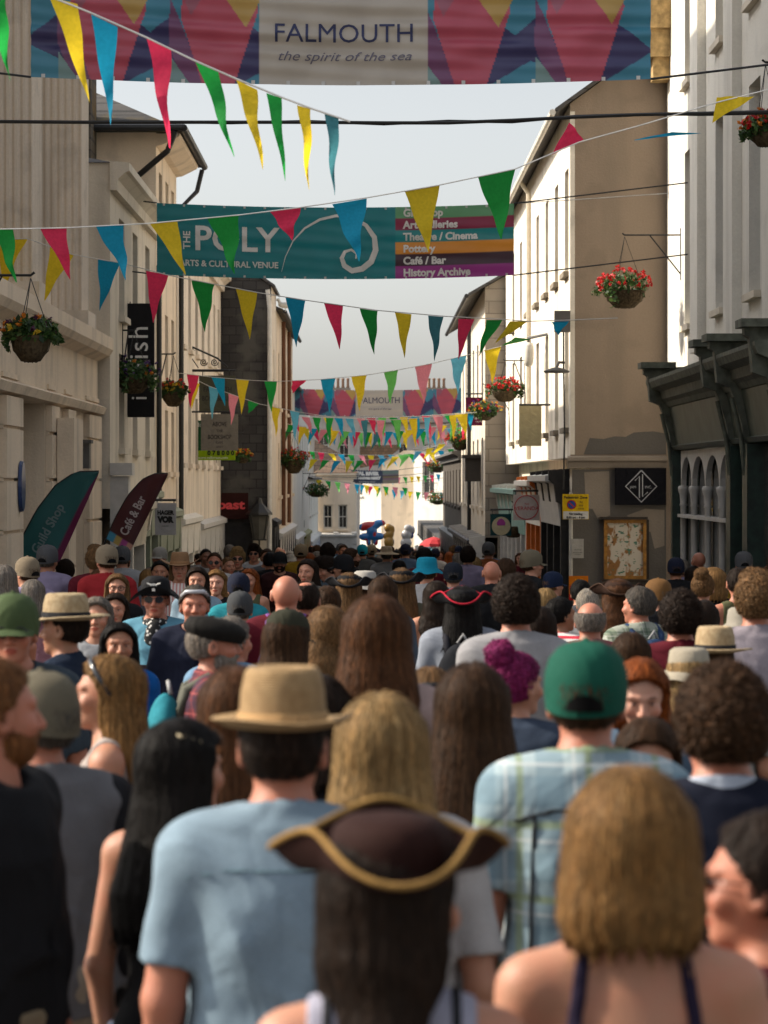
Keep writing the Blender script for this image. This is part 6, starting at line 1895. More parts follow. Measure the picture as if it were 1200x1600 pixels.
RED, ORG, PUR, YEL = (0.50, 0.012, 0.012), (0.60, 0.20, 0.02), (0.06, 0.015, 0.12), (0.6, 0.42, 0.03)
basket('green basket with a few orange flowers on the left stone arts house', 48, 528, 62, 31, [YEL, (0.10, 0.02, 0.06), ORG], -4.2, 2, 1.05, 0.62, 22, 0.62)
basket('wide green basket with purple and orange flowers before the black fish sign', 209, 592, 52, 48, [PUR, ORG, PUR], -4.0, 3, 1.15, 0.45, 40, 0.75)
basket('smaller green basket with orange and red flowers right of the black fish sign', 271, 614, 36, 56, [ORG, RED, YEL], -4.0, 4, 1.0, 0.6, 36, 0.7)
basket('basket bursting with red flowers before the taupe gable wall', 976, 456, 62, 51.5, [RED, RED, (0.6, 0.03, 0.03)], 5.34, 5, 1.0, 0.42, 85, 0.95)
basket('red flower basket cut by the right edge of the photo', 1196, 205, 50, 36.0, [RED, RED, ORG], 5.34, 6, 1.1, 0.5, 80, 0.8)
basket('sunlit red flower basket on the right above the maroon sign', 789, 612, 40, 70, [RED, RED, (0.6, 0.05, 0.04)], 3.6, 7, 0.95, 0.4, 90, 0.7)
basket('basket of yellow, purple and red flowers hiding the maroon sign', 757, 645, 30, 78, [RED, YEL, PUR, ORG], 3.6, 8, 1.25, 0.4, 70, 0.7)
basket('leafy red flower basket at the right of the far bunting', 719, 690, 28, 96, [RED, ORG, RED], 3.05, 9, 1.15, 0.5, 70, 0.8)
basket('large dark leafy basket with red flowers in front of the stone fronted house', 459, 720, 31, 88, [RED, ORG, RED], -2.66, 10, 1.2, 0.65, 60, 0.8)
basket('yellow and red flower basket by the slate gable wall', 379, 714, 20, 77, [YEL, RED, ORG], -4.0, 11, 1.1, 0.5, 50, 0.6)
basket('far leafy basket low on the left above the blue shop', 494, 769, 26, 116, [ORG, PUR], -2.66, 12, 1.15, 0.3, 24, 0.7)
basket('red flower basket against the sunlit white end house', 684, 730, 22, 140, [RED, ORG], 2.75, 13, 1.2, 0.4, 70, 0.9)
basket('low red flower basket against the white end house, below another', 684, 782, 22, 160, [RED, ORG], 2.75, 14, 1.2, 0.3, 60, 0.9)
basket('empty brown wicker basket hanging by the teal jellyfish sign', 802, 824, 36, 70, [], 3.6, 15, 0, 0.45, 0, 0.55)

# ------------------------------------------------------------------ lamps, camera dome, lantern
o = empty('cctv_camera', P(826, 560, 62)); tag(o, 'white dome camera on an arm from the sunlit house', 'camera')
MB().lathe([(0.0, -0.18), (0.07, -0.15), (0.10, -0.05), (0.11, 0.02), (0.11, 0.25), (0.08, 0.32), (0.0, 0.34)], (0, 0, 0), 16).build('dome', WHITEP, o, True)
q = MB().tube([(0, 0, 0.33), (0, 0, 0.42), (0.35, -1.0, 0.46), (0.9 - 0.5, -1.5, 0.46)], 0.03); q.build('arm', LEAD, o)
o = empty('alarm_box', P(880, 505, 53.9)); tag(o, 'grey junction box at the corner of the taupe gable wall', 'box')
MB().box(-0.16, 0.12, -0.12, 0.08, -0.16, 0.22).build('case', LEAD, o); MB().tube([(0, -0.1, -0.16), (0, -0.1, -0.7), (0.02, -0.08, -2.0), (0, -0.05, -3.0)], 0.015).build('conduit', IRON, o)
o = empty('street_lamp', P(874, 578, 53.7)); tag(o, 'flat disc street lamp on a short arm at the taupe corner', 'street lamp')
MB().lathe([(0.0, 0.05), (0.08, 0.04), (0.24, -0.02), (0.22, -0.05), (0, -0.06)], (-0.05, 0, 0), 18).build('lamp_head', LEAD, o, True); MB().tube([(-0.05, 0, 0.04), (0.0, 0.1, 0.14), (0.1, 0.25, 0.14)], 0.025).build('arm', LEAD, o)
c = P(405, 828, 79.0)
o = empty('wall_lantern', c); tag(o, 'black iron lantern on a forked bracket on the slate gable wall', 'lantern')
q = MB()
for sx in (-1, 1):
    for sy in (-1, 1): q.tube([(sx * 0.13, sy * 0.13, -0.25), (sx * 0.22, sy * 0.22, 0.4)], 0.018, 5)
q.lathe([(0.20, -0.28), (0.20, -0.24), (0, -0.24)], n=4).lathe([(0.36, 0.4), (0.34, 0.46), (0.10, 0.7), (0.05, 0.85), (0, 0.86)], n=8).tube([(0, 0, -0.28), (0, 0, -0.45), (-0.3, 0.3, -0.85)], 0.025, 5).tube([(0, 0, -0.45), (0.3, 0.3, -0.85)], 0.025, 5)
q.build('frame', IRON, o)
MB().lathe([(0.16, -0.24), (0.27, 0.38)], n=4).build('glass', plain('lantern glass', (0.10, 0.095, 0.08), 0.15, 0.5), o)
# scroll iron bracket over the bookshop boards
o = empty('iron_bracket', P(275, 560, 66.8)); tag(o, 'scrolled black iron bracket above the bookseller boards', 'bracket'); inv = Matrix.Translation(-o.location)
q = MB(); L = lambda x, y: P(x, y, 66.8)
q.tube([L(272, 520), L(272, 588)], 0.03, 6).tube([L(272, 579), L(358, 579)], 0.03, 6).tube([L(272, 528), L(300, 542), L(340, 560), L(356, 574)], 0.022, 6)
for cx_, cy_, rr in ((300, 547, 4), (318, 566, 6), (282, 569, 6), (335, 566, 6)):
    q.tube([L(cx_ + rr * (1 - i / 30) * math.cos(i * 0.45), cy_ + rr * (1 - i / 30) * math.sin(i * 0.45)) for i in range(28)], 0.012, 5)
q.tube([L(284, 545), L(300, 560), L(310, 575)], 0.012, 5)
part(o, inv, 'scrollwork', q, IRON)

# ------------------------------------------------------------------ balloons and parasol at the far end
def foil(label, cx, cy, wpx, hpx, Y, lobes, col, col2):
    rg = np.random.default_rng(int(cx)); k = 0.74 * Y / FPX; c = P(cx, cy, Y)
    o = empty('foil_balloon', c); tag(o, label, 'balloon', 'foil balloons over the crowd')
    S = SDF(axis(-0.9, (0.03, 0.9)), axis(-0.4, (0.03, 0.4)), axis(-0.9, (0.03, 0.9)))
    for (x, y, rx, ry) in lobes: S.ell((x * k, 0, -y * k), (rx * k, min(rx, ry) * k * 0.7, ry * k), 0.05)
    me = S.mesh('foil'); V = np.empty(len(me.vertices) * 3, dtype=np.float32); me.vertices.foreach_get('co', V); V = V.reshape(-1, 3)
    t = (wob(V[:, 0], V[:, 1] * 0, V[:, 2], 9, int(cy)) > 0.12)[:, None]
    set_col(me, np.where(t, np.array(col2), np.array(col))); link('foil', me, attr_mat('balloon foil', 0.22, 0, 0.6), o)
    MB().tube([(0, 0, -hpx * k / 2), (0.03, 0, -hpx * k / 2 - 1.6)], 0.008, 4).build('string', ROPE, o)


foil('large blue and red foil balloon floating over the far crowd', 581, 832, 50, 50, 140, [(-4, -14, 22, 9), (-18, -10, 9, 7), (16, -20, 13, 7), (0, -3, 11, 15), (-15, 9, 12, 8), (14, 8, 12, 8), (0, 8, 12, 8), (-7, 20, 5, 8), (8, 20, 5, 8)], (0.02, 0.12, 0.30), (0.36, 0.02, 0.02))
foil('dark blue and gold foil balloon left of two beside the blue and red one', 608, 838, 24, 55, 132, [(-2, -18, 9, 9), (7, -14, 5, 9), (1, -4, 9, 10), (-8, -1, 5, 6), (0, 12, 11, 13), (-4, 25, 4, 5), (5, 25, 4, 5)], (0.34, 0.19, 0.04), (0.02, 0.03, 0.11))
foil('white and navy foil balloon right of the dark blue and gold one', 636, 838, 26, 55, 132, [(2, -17, 9, 8), (12, -13, 5, 8), (-2, -3, 10, 11), (9, -1, 5, 6), (-2, 14, 12, 11), (-7, 25, 4, 5), (4, 25, 4, 5)], (0.42, 0.40, 0.38), (0.03, 0.04, 0.16))
c = P(678, 848, 128)
o = empty('parasol', (c.x, 128, g(128))); tag(o, 'red parasol standing above the far crowd', 'parasol')
zt = c.z - g(128)
MB().lathe([(0.64, -0.14), (0.60, -0.02), (0.40, 0.12), (0.15, 0.22), (0.0, 0.25), ], (0, 0, zt), 10, 1, 1, lambda r, a: -0.02 * math.cos(5 * a) ** 2 if r > 0.5 else 0).build('canopy', plain('red canvas', (0.45, 0.03, 0.035), 0.7), o)
MB().tube([(0, 0, 0), (0, 0, zt + 0.28)], 0.025).build('pole', WHITEP, o)
# a herring gull on the wires' side: two small gulls on the skyline
for lab, x, y, Y in (('white gull perched on the slate gable ridge', 446, 478, 83), ('white gull perched on the right stone end house', 733, 592, 100)):
    c = P(x, y, Y); o = empty('gull', c); tag(o, lab, 'gull')
    S = SDF(axis(-0.3, (0.012, 0.3)), axis(-0.15, (0.012, 0.15)), axis(-0.2, (0.012, 0.3)))
    S.ell((0, 0, 0.02), (0.2, 0.08, 0.085), 0.03); S.caps((-0.14, 0, 0.06), (-0.19, 0, 0.15), 0.05, 0.04, 0.03); S.ell((-0.2, 0, 0.17), (0.05, 0.04, 0.042), 0.02); S.caps((-0.24, 0, 0.165), (-0.29, 0, 0.15), 0.014, 0.006, 0.01); S.caps((0.15, 0, 0.02), (0.28, 0, -0.01), 0.04, 0.015, 0.03)
    for sy in (-0.03, 0.03): S.caps((0.0, sy, -0.05), (0.0, sy, -0.16), 0.012, 0.012, 0.01)
    link('body', S.mesh('body'), WHITEP, o)


# ------------------------------------------------------------------ the people the photo shows
PL_BLUE = plaid('pale blue and green check', (0.23, 0.29, 0.31), (0.10, 0.16, 0.20), (0.16, 0.20, 0.10), (0.36, 0.38, 0.38), 6.5, 6.0)
PL_RED = plaid('maroon check', (0.09, 0.016, 0.02), (0.03, 0.02, 0.035), (0.22, 0.05, 0.05), (0.02, 0.02, 0.04), 12, 12)
PL_GREEN = plaid('sage check', (0.13, 0.15, 0.11), (0.25, 0.26, 0.22), (0.05, 0.07, 0.05), (0.3, 0.3, 0.27), 9, 9)
STRIPE_R = stripes('red stripes', (0.42, 0.03, 0.05), (0.5, 0.46, 0.44), 26)

B_ = (0.016, 0.016, 0.018); NV = (0.018, 0.022, 0.045); WH = (0.62, 0.59, 0.57); MA = (0.13, 0.012, 0.022)
LAV = (0.44, 0.40, 0.44); SKY = (0.24, 0.40, 0.50); GRY = (0.24, 0.23, 0.24)


def on_back(lab, p, kind, col, col2=None, cat='backpack'):
    """a rucksack standing off the wearer's back, straps over the shoulders"""
    o = empty('backpack', p.location, p.rotation_euler.z, p.scale.x); tag(o, lab, cat)
    S = SDF(axis(-0.22, (0.011, 0.22)), axis(-0.36, (0.011, 0.16)), axis(0.90, (0.011, 1.50)))
    key = 'rucksack'
    S.ell((0, -0.20, 1.17), (0.155, 0.085, 0.235), 0.03); S.ell((0, -0.25, 1.08), (0.115, 0.06, 0.115), 0.02)
    X, Y, Z = np.meshgrid(*S.ax, indexing='ij')
    if key not in CLO: CLO[key] = nets(np.maximum(S.F + 0.004 * wob(X, Y, Z, 40, 2), Y + 0.125).astype(np.float32), *S.ax, 'bag')
    me = CLO[key]
    link('bag', me, CLOTH, o, col)
    for sd in (-1, 1):
        q = MB().tube([(sd * 0.075, -0.15, 1.30), (sd * 0.095, -0.115, 1.425), (sd * 0.10, -0.03, 1.475), (sd * 0.105, 0.07, 1.42), (sd * 0.115, 0.135, 1.28), (sd * 0.135, 0.10, 1.10)], 0.021, 8)
        link('strap', q.mesh('strap', True), CLOTH, o, col2 or col)
    q = MB().tube([(-0.10, -0.285, 1.20), (0, -0.298, 1.215), (0.10, -0.285, 1.20)], 0.006, 6).tube([(-0.03, -0.18, 1.40), (0, -0.19, 1.45), (0.03, -0.18, 1.40)], 0.010, 6)
    link('zip', q.mesh('zip', True), CLOTH, o, (0.3, 0.3, 0.3))
    return o


# nearest rows, from behind (photo x, y of the head, its height in pixels)
p = person(612, 1412, 228, 'person in brown leather tricorn hat with gold braid, dark hair and lavender white top', sex='f', yaw=-40, hair='loose', hc='dark', hat='tricorn', hatc=(0.036, 0.013, 0.010), bandc=(0.24, 0.14, 0.045), hatrot=44, hats=(0.98, 0.024), top='vest', tc=(0.50, 0.49, 0.60), skin='fair')
person(985, 1330, 222, 'person with honey brown bob and bare back under thin dark dress straps', sex='f', yaw=0, hair='bob', hc='honey', top='strap', tc=(0.03, 0.022, 0.05), skin='fair')
person(1192, 1385, 200, 'person at right edge with short dark hair, sunglasses and bare arms', sex='f', face=62, yaw=10, hair='short', hc='dark', specs='dark', top='vest', tc=(0.12, 0.02, 0.03), skin='red')
person(442, 1172, 172, 'man in straw trilby and pale blue polo shirt with his back turned', yaw=-8, hair='short', hc='dark', hat='fedora', hatc=(0.46, 0.30, 0.14), bandc=(0.36, 0.22, 0.10), hats=(0.93, 0.008), top='collar', tc=(0.30, 0.41, 0.50), skin='red')
person(596, 1178, 160, 'person with long straight pale blonde hair behind the brown tricorn hat', sex='f', hair='long', hc='blonde', top='tee', tc=WH, skin='fair')
person(915, 1100, 148, 'man in green baseball cap worn backwards and pale blue check shirt', yaw=-6, hair='short', hc='brown', hat='cap', hatc=(0.014, 0.115, 0.075), top='collar', tmat=PL_BLUE, skin='red')
person(1128, 1140, 160, 'man with thick curly brown hair and navy jacket over a pale collar', yaw=12, hair='curly', hc='brown', top='jacket', tc=(0.012, 0.015, 0.030), skin='red')
person(1012, 1185, 112, 'woman with long brown hair looking down, facing the camera', sex='f', face=176, pitch=18, hair='long', hc='brown', top='tee', tc=(0.25, 0.35, 0.45), pose='bent')
person(1000, 1085, 98, 'woman with bright ginger fringe facing the camera beside the green cap', sex='f', face=180, pitch=18, hair='mid', hc='red', top='tee', tc=(0.12, 0.18, 0.26), skin='pale')
person(806, 1072, 92, 'person with magenta hair in a curly bun and dark blue top', sex='f', face=-25, yaw=-25, hair='bun', hc='magenta', top='tee', tc=(0.05, 0.07, 0.11))
person(738, 1112, 128, 'person with very long straight dark brown hair left of the magenta bun', sex='f', hair='long', hc='brown', top='tee', tc=(0.35, 0.30, 0.30))
person(588, 1000, 118, 'tall woman with very long chestnut hair over a pale pink top', sex='f', hair='long', hc='chestnut', top='shirt', tc=(0.50, 0.36, 0.33))
person(285, 1205, 138, 'woman with long black hair and cream hair clip, bare shoulders and black strappy top', sex='f', face=-20, yaw=-28, hair='long', hc='black', top='strap', tc=B_, skin='fair')
person(62, 1135, 130, 'man in beige cap and grey raglan shirt, head turned away to the left', face=28, yaw=28, hair='buzz', hc='ash', hat='cap', hatc=(0.19, 0.165, 0.115), capback=False, top='shirt', tc=(0.20, 0.195, 0.205), skin='red')
person(-10, 1118, 158, 'man with red hair and beard in black jacket at the left edge', face=250, yaw=45, hair='short', hc=(0.27, 0.12, 0.045), beard=(0.24, 0.10, 0.035), top='jacket', tc=B_, skin='red')
person(166, 1086, 106, 'laughing blonde woman in profile with sunglasses on her hair and cream sleeveless top', sex='f', face=90, yaw=0, hair='long', hc='honey', top='vest', tc=(0.52, 0.44, 0.40), skin='fair')
person(368, 1118, 128, 'person with long auburn brown hair behind the straw trilby', sex='f', hair='long', hc='chestnut', top='strap', tc=(0.3, 0.2, 0.16))
person(500, 1118, 105, 'person with mid length dark hair between the trilby and the blonde hair', sex='f', hair='mid', hc='dark', top='tee', tc=(0.05, 0.05, 0.06))
person(672, 1092, 84, 'person with tied brown hair and black scrunchie behind the blonde head', sex='f', hair='mid', hc='light', top='tee', tc=B_)
p = person(335, 1010, 82, 'grey bearded man in black leather flat cap and maroon check shirt, in profile', face=-85, hair='short', hc='grey', beard='grey', hat='flat', hatc=(0.02, 0.018, 0.016), top='shirt', tmat=PL_RED, skin='red')
on_back('teal and grey rucksack on the man in the maroon check shirt', p, 0, (0.02, 0.16, 0.20), (0.10, 0.10, 0.08))
person(100, 985, 76, 'man in wide straw panama with black band and navy shirt, looking left', face=75, hair='short', hc='dark', hat='panama', hatc=(0.56, 0.43, 0.25), bandc=B_, top='shirt', tc=(0.022, 0.035, 0.065), skin='tan')
person(20, 990, 94, 'man in olive green cap and dark rimmed glasses facing the camera', face=182, hair='short', hc='brown', hat='cap', hatc=(0.09, 0.13, 0.055), capback=False, specs='clear', top='tee', tc=(0.06, 0.08, 0.10), skin='red')
person(151, 966, 56, 'woman with shoulder length grey hair facing the camera beside the navy shirt', sex='f', face=178, hair='mid', hc='grey', top='tee', tc=(0.35, 0.36, 0.38), skin='fair')
p = person(243, 938, 54, 'man in black pirate hat with skull, sunglasses and sky blue printed t-shirt', face=178, hair='short', hc='dark', hat='pirate', hatc=B_, specs='dark', top='tee', tc=(0.17, 0.42, 0.56), skin='red', pose='bent')
pirate = p
person(304, 948, 58, 'grey haired man in navy t-shirt facing the camera with glasses on his head', face=185, yaw=0, hair='short', hc='ash', top='tee', tc=NV, skin='red')
person(186, 1010, 48, 'short dark haired youth in bright blue top looking at the camera', sex='f', face=190, hair='bob', hc='black', top='tee', tc=(0.01, 0.12, 0.42), skin='tan')
person(180, 954, 42, 'dark haired woman with a hair band in front of the pale shop front', sex='f', face=180, hair='mid', hc='dark', top='tee', tc=(0.18, 0.28, 0.34), skin='fair')
person(183, 920, 40, 'woman with tousled fair hair and glasses in a black top by the wall', sex='f', face=185, hair='bob', hc='light', specs='clear', top='shirt', tc=B_)
person(308, 909, 39, 'woman with long wavy dark hair facing the camera in a blue top', sex='f', face=180, hair='wavy', hc='dark', top='tee', tc=(0.30, 0.42, 0.52))
person(338, 912, 37, 'young woman with wavy copper blonde hair in a black top facing the camera', sex='f', face=176, hair='wavy', hc='honey', top='tee', tc=B_, skin='pale')
person(281, 890, 35, 'moustached man with long hair in tan cowboy hat and pink striped shirt', face=180, hair='mid', hc='light', hat='cowboy', hatc=(0.36, 0.19, 0.09), top='collar', tmat=stripes('pink stripes', (0.45, 0.22, 0.20), (0.55, 0.5, 0.46), 30, 0), skin='fair', pose='bent')
person(250, 895, 33, 'young man with cropped black hair and grey shirt behind the pirate hat', face=180, hair='short', hc='black', top='tee', tc=(0.20, 0.20, 0.24), skin='tan')
person(249, 872, 26, 'man in white cap by the sage shopfront', face=150, hair='short', hc='brown', hat='cap', hatc=(0.5, 0.47, 0.42), capback=False, top='tee', tc=(0.25, 0.22, 0.2))
person(371, 874, 28, 'man with straw blonde hair and sunglasses in a dark coat facing the camera', face=183, hair='quiff', hc='blonde', specs='dark', top='shirt', tc=(0.08, 0.075, 0.06))
person(335, 880, 30, 'man with shaved head and sunglasses in white top', face=178, hair='buzz', hc='brown', specs='dark', top='tee', tc=WH, skin='red')
person(322, 871, 24, 'dark skinned man looking right in a white shirt by the shop wall', face=200, hair='buzz', hc='black', top='tee', tc=(0.4, 0.4, 0.4), skin='brown')
person(397, 866, 24, 'man with dark quiff, sunglasses and white t-shirt at the slate wall', face=175, hair='quiff', hc='dark', specs='dark', top='tee', tc=(0.55, 0.55, 0.56))
person(417, 872, 25, 'man with cropped brown hair and sunglasses in a grey jumper', face=185, hair='short', hc='brown', specs='dark', top='shirt', tc=(0.15, 0.15, 0.16))
person(357, 886, 27, 'person with braided light brown hair facing right in the left crowd', sex='f', face=210, hair='headback', hc='light', top='tee', tc=(0.30, 0.28, 0.26))
person(373, 922, 41, 'man in navy baseball cap seen from behind in teal top', hair='short', hc='dark', hat='cap', hatc=NV, top='tee', tc=(0.03, 0.30, 0.36))
person(375, 955, 47, 'man in faded grey cap seen from behind in lavender white shirt', hair='short', hc='ash', hat='cap', hatc=(0.075, 0.078, 0.082), top='tee', tc=(0.50, 0.49, 0.58))
person(363, 1003, 68, 'grey haired man in light blue shirt right behind the black flat cap', face=-20, yaw=-20, hair='short', hc='grey', top='tee', tc=(0.20, 0.34, 0.50), skin='red')
p = person(447, 930, 60, 'bald man in maroon t-shirt seen from behind', hair='bald', top='tee', tc=MA, skin='red')
on_back('purple rucksack on the bald man in maroon', p, 0, (0.13, 0.05, 0.17), (0.15, 0.06, 0.20))
person(478, 938, 56, 'man with balding dark crown beside the purple rucksack', yaw=-10, hair='thin', hc='dark', top='tee', tc=(0.015, 0.022, 0.035), skin='red')
person(512, 945, 50, 'man with short brown hair left of the very long chestnut hair', hair='short', hc='brown', top='tee', tc=(0.38, 0.32, 0.30))
person(449, 1004, 78, 'person in khaki cap worn backwards over long brown hair', sex='f', face=-10, yaw=-20, hair='long', hc='brown', hat='cap', hatc=(0.045, 0.045, 0.028), top='tee', tc=(0.1, 0.08, 0.07))
person(512, 990, 74, 'person with messy streaked blonde hair beside the chestnut haired woman', sex='f', yaw=10, hair='wavy', hc='light', top='tee', tc=(0.45, 0.42, 0.40))
person(545, 921, 44, 'person in wide black pirate hat and pink top', sex='f', hair='mid', hc='light', hat='tricorn', hatc=B_, bandc=B_, top='tee', tc=(0.36, 0.20, 0.32))
person(627, 915, 46, 'person in broad black tricorn and olive t-shirt with fair hair', sex='f', hair='long', hc='light', hat='tricorn', hatc=(0.012, 0.012, 0.014), bandc=B_, top='tee', tc=(0.17, 0.16, 0.11))
person(598, 930, 50, 'woman with long brown hair and grey blue jacket right behind the chestnut hair', sex='f', hair='long', hc='brown', top='jacket', tc=(0.10, 0.13, 0.17))
person(667, 895, 38, 'person in bright turquoise bucket hat and white t-shirt', hair='short', hc='brown', hat='bucket', hatc=(0.01, 0.28, 0.42), top='tee', tc=(0.55, 0.53, 0.52))
person(708, 902, 35, 'man in navy cap with white print seen from behind', hair='short', hc='ash', hat='cap', hatc=(0.02, 0.024, 0.035), top='tee', tc=(0.5, 0.48, 0.45))
p = person(722, 950, 58, 'person in black tricorn edged in red and pale grey t-shirt', hair='mid', hc='black', hat='tricorn', hatc=(0.012, 0.012, 0.014), bandc=(0.36, 0.015, 0.03), top='tee', tc=(0.33, 0.36, 0.42))
on_back('black rucksack on the person in the red edged tricorn', p, 0, (0.012, 0.013, 0.016), (0.02, 0.02, 0.025))
person(682, 934, 44, 'woman with dark curly ponytail and backless cream top', sex='f', hair='wavy', hc='dark', top='strap', tc=(0.48, 0.46, 0.36), skin='fair')
person(806, 950, 80, 'man with dark curly hair in pale grey shirt seen from behind', hair='curly', hc='dark', top='collar', tc=(0.40, 0.39, 0.40), skin='red')
person(768, 896, 37, 'bald man in black t-shirt seen from behind right of centre', hair='bald', top='tee', tc=B_, skin='red')
person(790, 893, 36, 'man with short brown hair in green t-shirt turned left', yaw=25, hair='short', hc='brown', specs='clear', top='tee', tc=(0.09, 0.19, 0.09))
p = person(831, 883, 36, 'man in khaki cap and black t-shirt turned right before the taupe wall', face=-70, hair='short', hc='brown', hat='cap', hatc=(0.20, 0.165, 0.11), capback=False, top='tee', tc=B_, skin='fair')
person(877, 962, 48, 'dark haired child in red and white striped top', sex='f', face=-40, yaw=-25, hair='short', hc='black', top='tee', tmat=STRIPE_R, skin='tan')
person(922, 972, 60, 'man with grey balding hair in faded red shirt', hair='fringe', hc='grey', top='collar', tc=(0.36, 0.10, 0.11), skin='red')
person(852, 944, 36, 'person with straight blonde hair between the grey shirt and the striped top', sex='f', hair='mid', hc='blonde', top='tee', tc=(0.3, 0.3, 0.3))
person(843, 980, 46, 'person with dark bob next to the striped child', sex='f', hair='bob', hc='dark', top='tee', tc=(0.25, 0.23, 0.22))
p = person(998, 948, 54, 'man with grey dark hair in sage check shirt with a navy bag', face=25, yaw=28, hair='short', hc='ash', top='collar', tmat=PL_GREEN, skin='red')
on_back('navy shoulder bag on the man in the sage check shirt', p, 0, (0.02, 0.04, 0.09), None, 'bag')
person(1028, 934, 45, 'man in brown cap and black t-shirt near the green shopfront', face=20, yaw=20, hair='short', hc='ash', hat='cap', hatc=(0.20, 0.10, 0.035), capback=False, top='tee', tc=B_, skin='pale')
person(1063, 968, 72, 'man with dark curly hair in maroon t-shirt with teal back print', hair='curly', hc='dark', top='tee', tc=MA, skin='red')
person(1117, 1035, 74, 'person in straw panama with black band just above the curly brown hair', hair='short', hc='brown', hat='panama', hatc=(0.56, 0.42, 0.24), bandc=B_, top='tee', tc=(0.5, 0.48, 0.45))
person(1181, 943, 76, 'man with fair brown quiff in lavender grey shirt at the right edge', hair='quiff', hc='light', top='collar', tc=(0.40, 0.35, 0.39), skin='red')
person(966, 935, 52, 'woman with long brown curls and brown feathered tricorn below the noticeboard', sex='f', hair='wavy', hc='chestnut', hat='tricorn', hatc=(0.045, 0.022, 0.014), bandc=(0.04, 0.02, 0.012), top='strap', tc=(0.3, 0.14, 0.1))
person(907, 928, 38, 'man with black hair before the orange poster', hair='short', hc='black', top='tee', tc=(0.12, 0.12, 0.13))
person(985, 1028, 56, 'person with smooth brown hair in front of the maroon t-shirt', sex='f', hair='bob', hc='brown', top='tee', tc=(0.35, 0.33, 0.33))
person(1099, 968, 48, 'woman with long wavy dark hair beside the green shopfront pillar', sex='f', hair='wavy', hc='dark', top='tee', tc=(0.14, 0.02, 0.04))
person(1076, 1060, 60, 'person in small cream sun hat left of the straw panama', sex='f', hair='mid', hc='blonde', hat='bucket', hatc=(0.48, 0.42, 0.32), top='tee', tc=(0.35, 0.34, 0.33))
person(536, 888, 33, 'man in black cap and black t-shirt looking left in mid crowd', face=60, yaw=0, hair='short', hc='dark', hat='cap', hatc=B_, capback=False, top='tee', tc=B_)
person(514, 888, 32, 'man with dark hair bowing his head in mid crowd', face=120, pitch=20, hair='quiff', hc='dark', top='tee', tc=(0.10, 0.14, 0.18))
person(550, 872, 27, 'bearded man in black t-shirt in profile above the black pirate hat', face=-70, hair='short', hc='brown', beard='brown', top='tee', tc=B_)
person(437, 880, 27, 'bearded man in black cap facing the camera near the slate wall', face=180, hair='short', hc='dark', beard='dark', hat='cap', hatc=(0.02, 0.02, 0.02), capback=False, top='tee', tc=(0.06, 0.02, 0.02))
person(422, 878, 26, 'person with black hair in black t-shirt from behind near the slate wall', hair='short', hc='black', top='tee', tc=B_)
person(470, 866, 24, 'person in mustard yellow top with light cap in mid crowd', hair='short', hc='light', hat='cap', hatc=(0.34, 0.25, 0.15), top='tee', tc=(0.42, 0.24, 0.02))
person(480, 895, 36, 'woman with long dark hair and bag in the crowd above the balding man', sex='f', face=160, hair='long', hc='dark', top='tee', tc=(0.16, 0.15, 0.13))
person(604, 868, 22, 'man in pale sun hat in mid crowd', hair='short', hc='ash', hat='sunhat', hatc=(0.50, 0.40, 0.27), top='tee', tc=(0.3, 0.3, 0.3))
person(566, 864, 20, 'person in turquoise cap in the far crowd', hair='short', hc='brown', hat='cap', hatc=(0.01, 0.30, 0.40), top='tee', tc=(0.1, 0.1, 0.1))
person(865, 915, 33, 'person in dark blue cap beside the orange poster', face=-60, hair='short', hc='light', hat='cap', hatc=(0.015, 0.025, 0.06), capback=False, top='tee', tc=(0.10, 0.14, 0.18))
person(1160, 985, 50, 'person in pale knitted hat below the green shop door', hair='short', hc='grey', hat='bucket', hatc=(0.42, 0.38, 0.31), top='tee', tc=(0.4, 0.38, 0.36))
person(918, 945, 40, 'person with white hair just above the grey balding man', hair='short', hc='white', top='tee', tc=(0.45, 0.45, 0.45))

# extra things on some of them
hd = [c for c in pirate.children if c.name.startswith('hat')][0]
q = MB(); yy = 0.128
n = 16
q.poly([(0.020 * math.cos(2 * PI * i / n), yy, 0.186 + 0.019 * math.sin(2 * PI * i / n)) for i in range(n)]); q.poly([(-0.011, yy, 0.172), (0.011, yy, 0.172), (0.009, yy, 0.156), (-0.009, yy, 0.156)])
for sd in (-1, 1): q.tube([(sd * 0.042, yy - 0.004, 0.172), (-sd * 0.042, yy - 0.004, 0.206)], 0.005, 6)
q.build('skull_badge', WHITEP, hd)
q = MB()
for sd in (-1, 1): q.poly([(sd * 0.008 + 0.0055 * math.cos(2 * PI * i / 10), yy + 0.002, 0.187 + 0.0055 * math.sin(2 * PI * i / 10)) for i in range(10)])
q.build('skull_eyes', IRON, hd)
MB().hexa([(-0.085, 0.128, 1.00), (0.085, 0.128, 1.00), (0.085, 0.10, 1.00), (-0.085, 0.10, 1.00), (-0.085, 0.152, 1.20), (0.085, 0.152, 1.20), (0.085, 0.10, 1.20), (-0.085, 0.10, 1.20)]).build('shirt_print', plain('dark print', (0.035, 0.022, 0.025), 0.7), pirate)
MB().tube([(-0.05, 0.158, 1.19), (0.012, 0.150, 1.12), (-0.03, 0.146, 1.07), (0.05, 0.140, 1.02)], 0.012, 6).build('print_stroke', INK_W, pirate)
S = SDF(axis(-0.12, (0.007, 0.12)), axis(-0.1, (0.007, 0.2)), axis(1.22, (0.007, 1.52)))
S.ell((0, 0.02, 1.455), (0.085, 0.085, 0.035), 0.02); S.ell((0, 0.115, 1.36), (0.06, 0.03, 0.10), 0.03)
m_, t_, b_ = newmat('spotted scarf', 0.8, 0.2)
vo = t_.new('ShaderNodeTexVoronoi'); vo.inputs['Scale'].default_value = 38; t_.link(objc(t_), vo.inputs['Vector'])
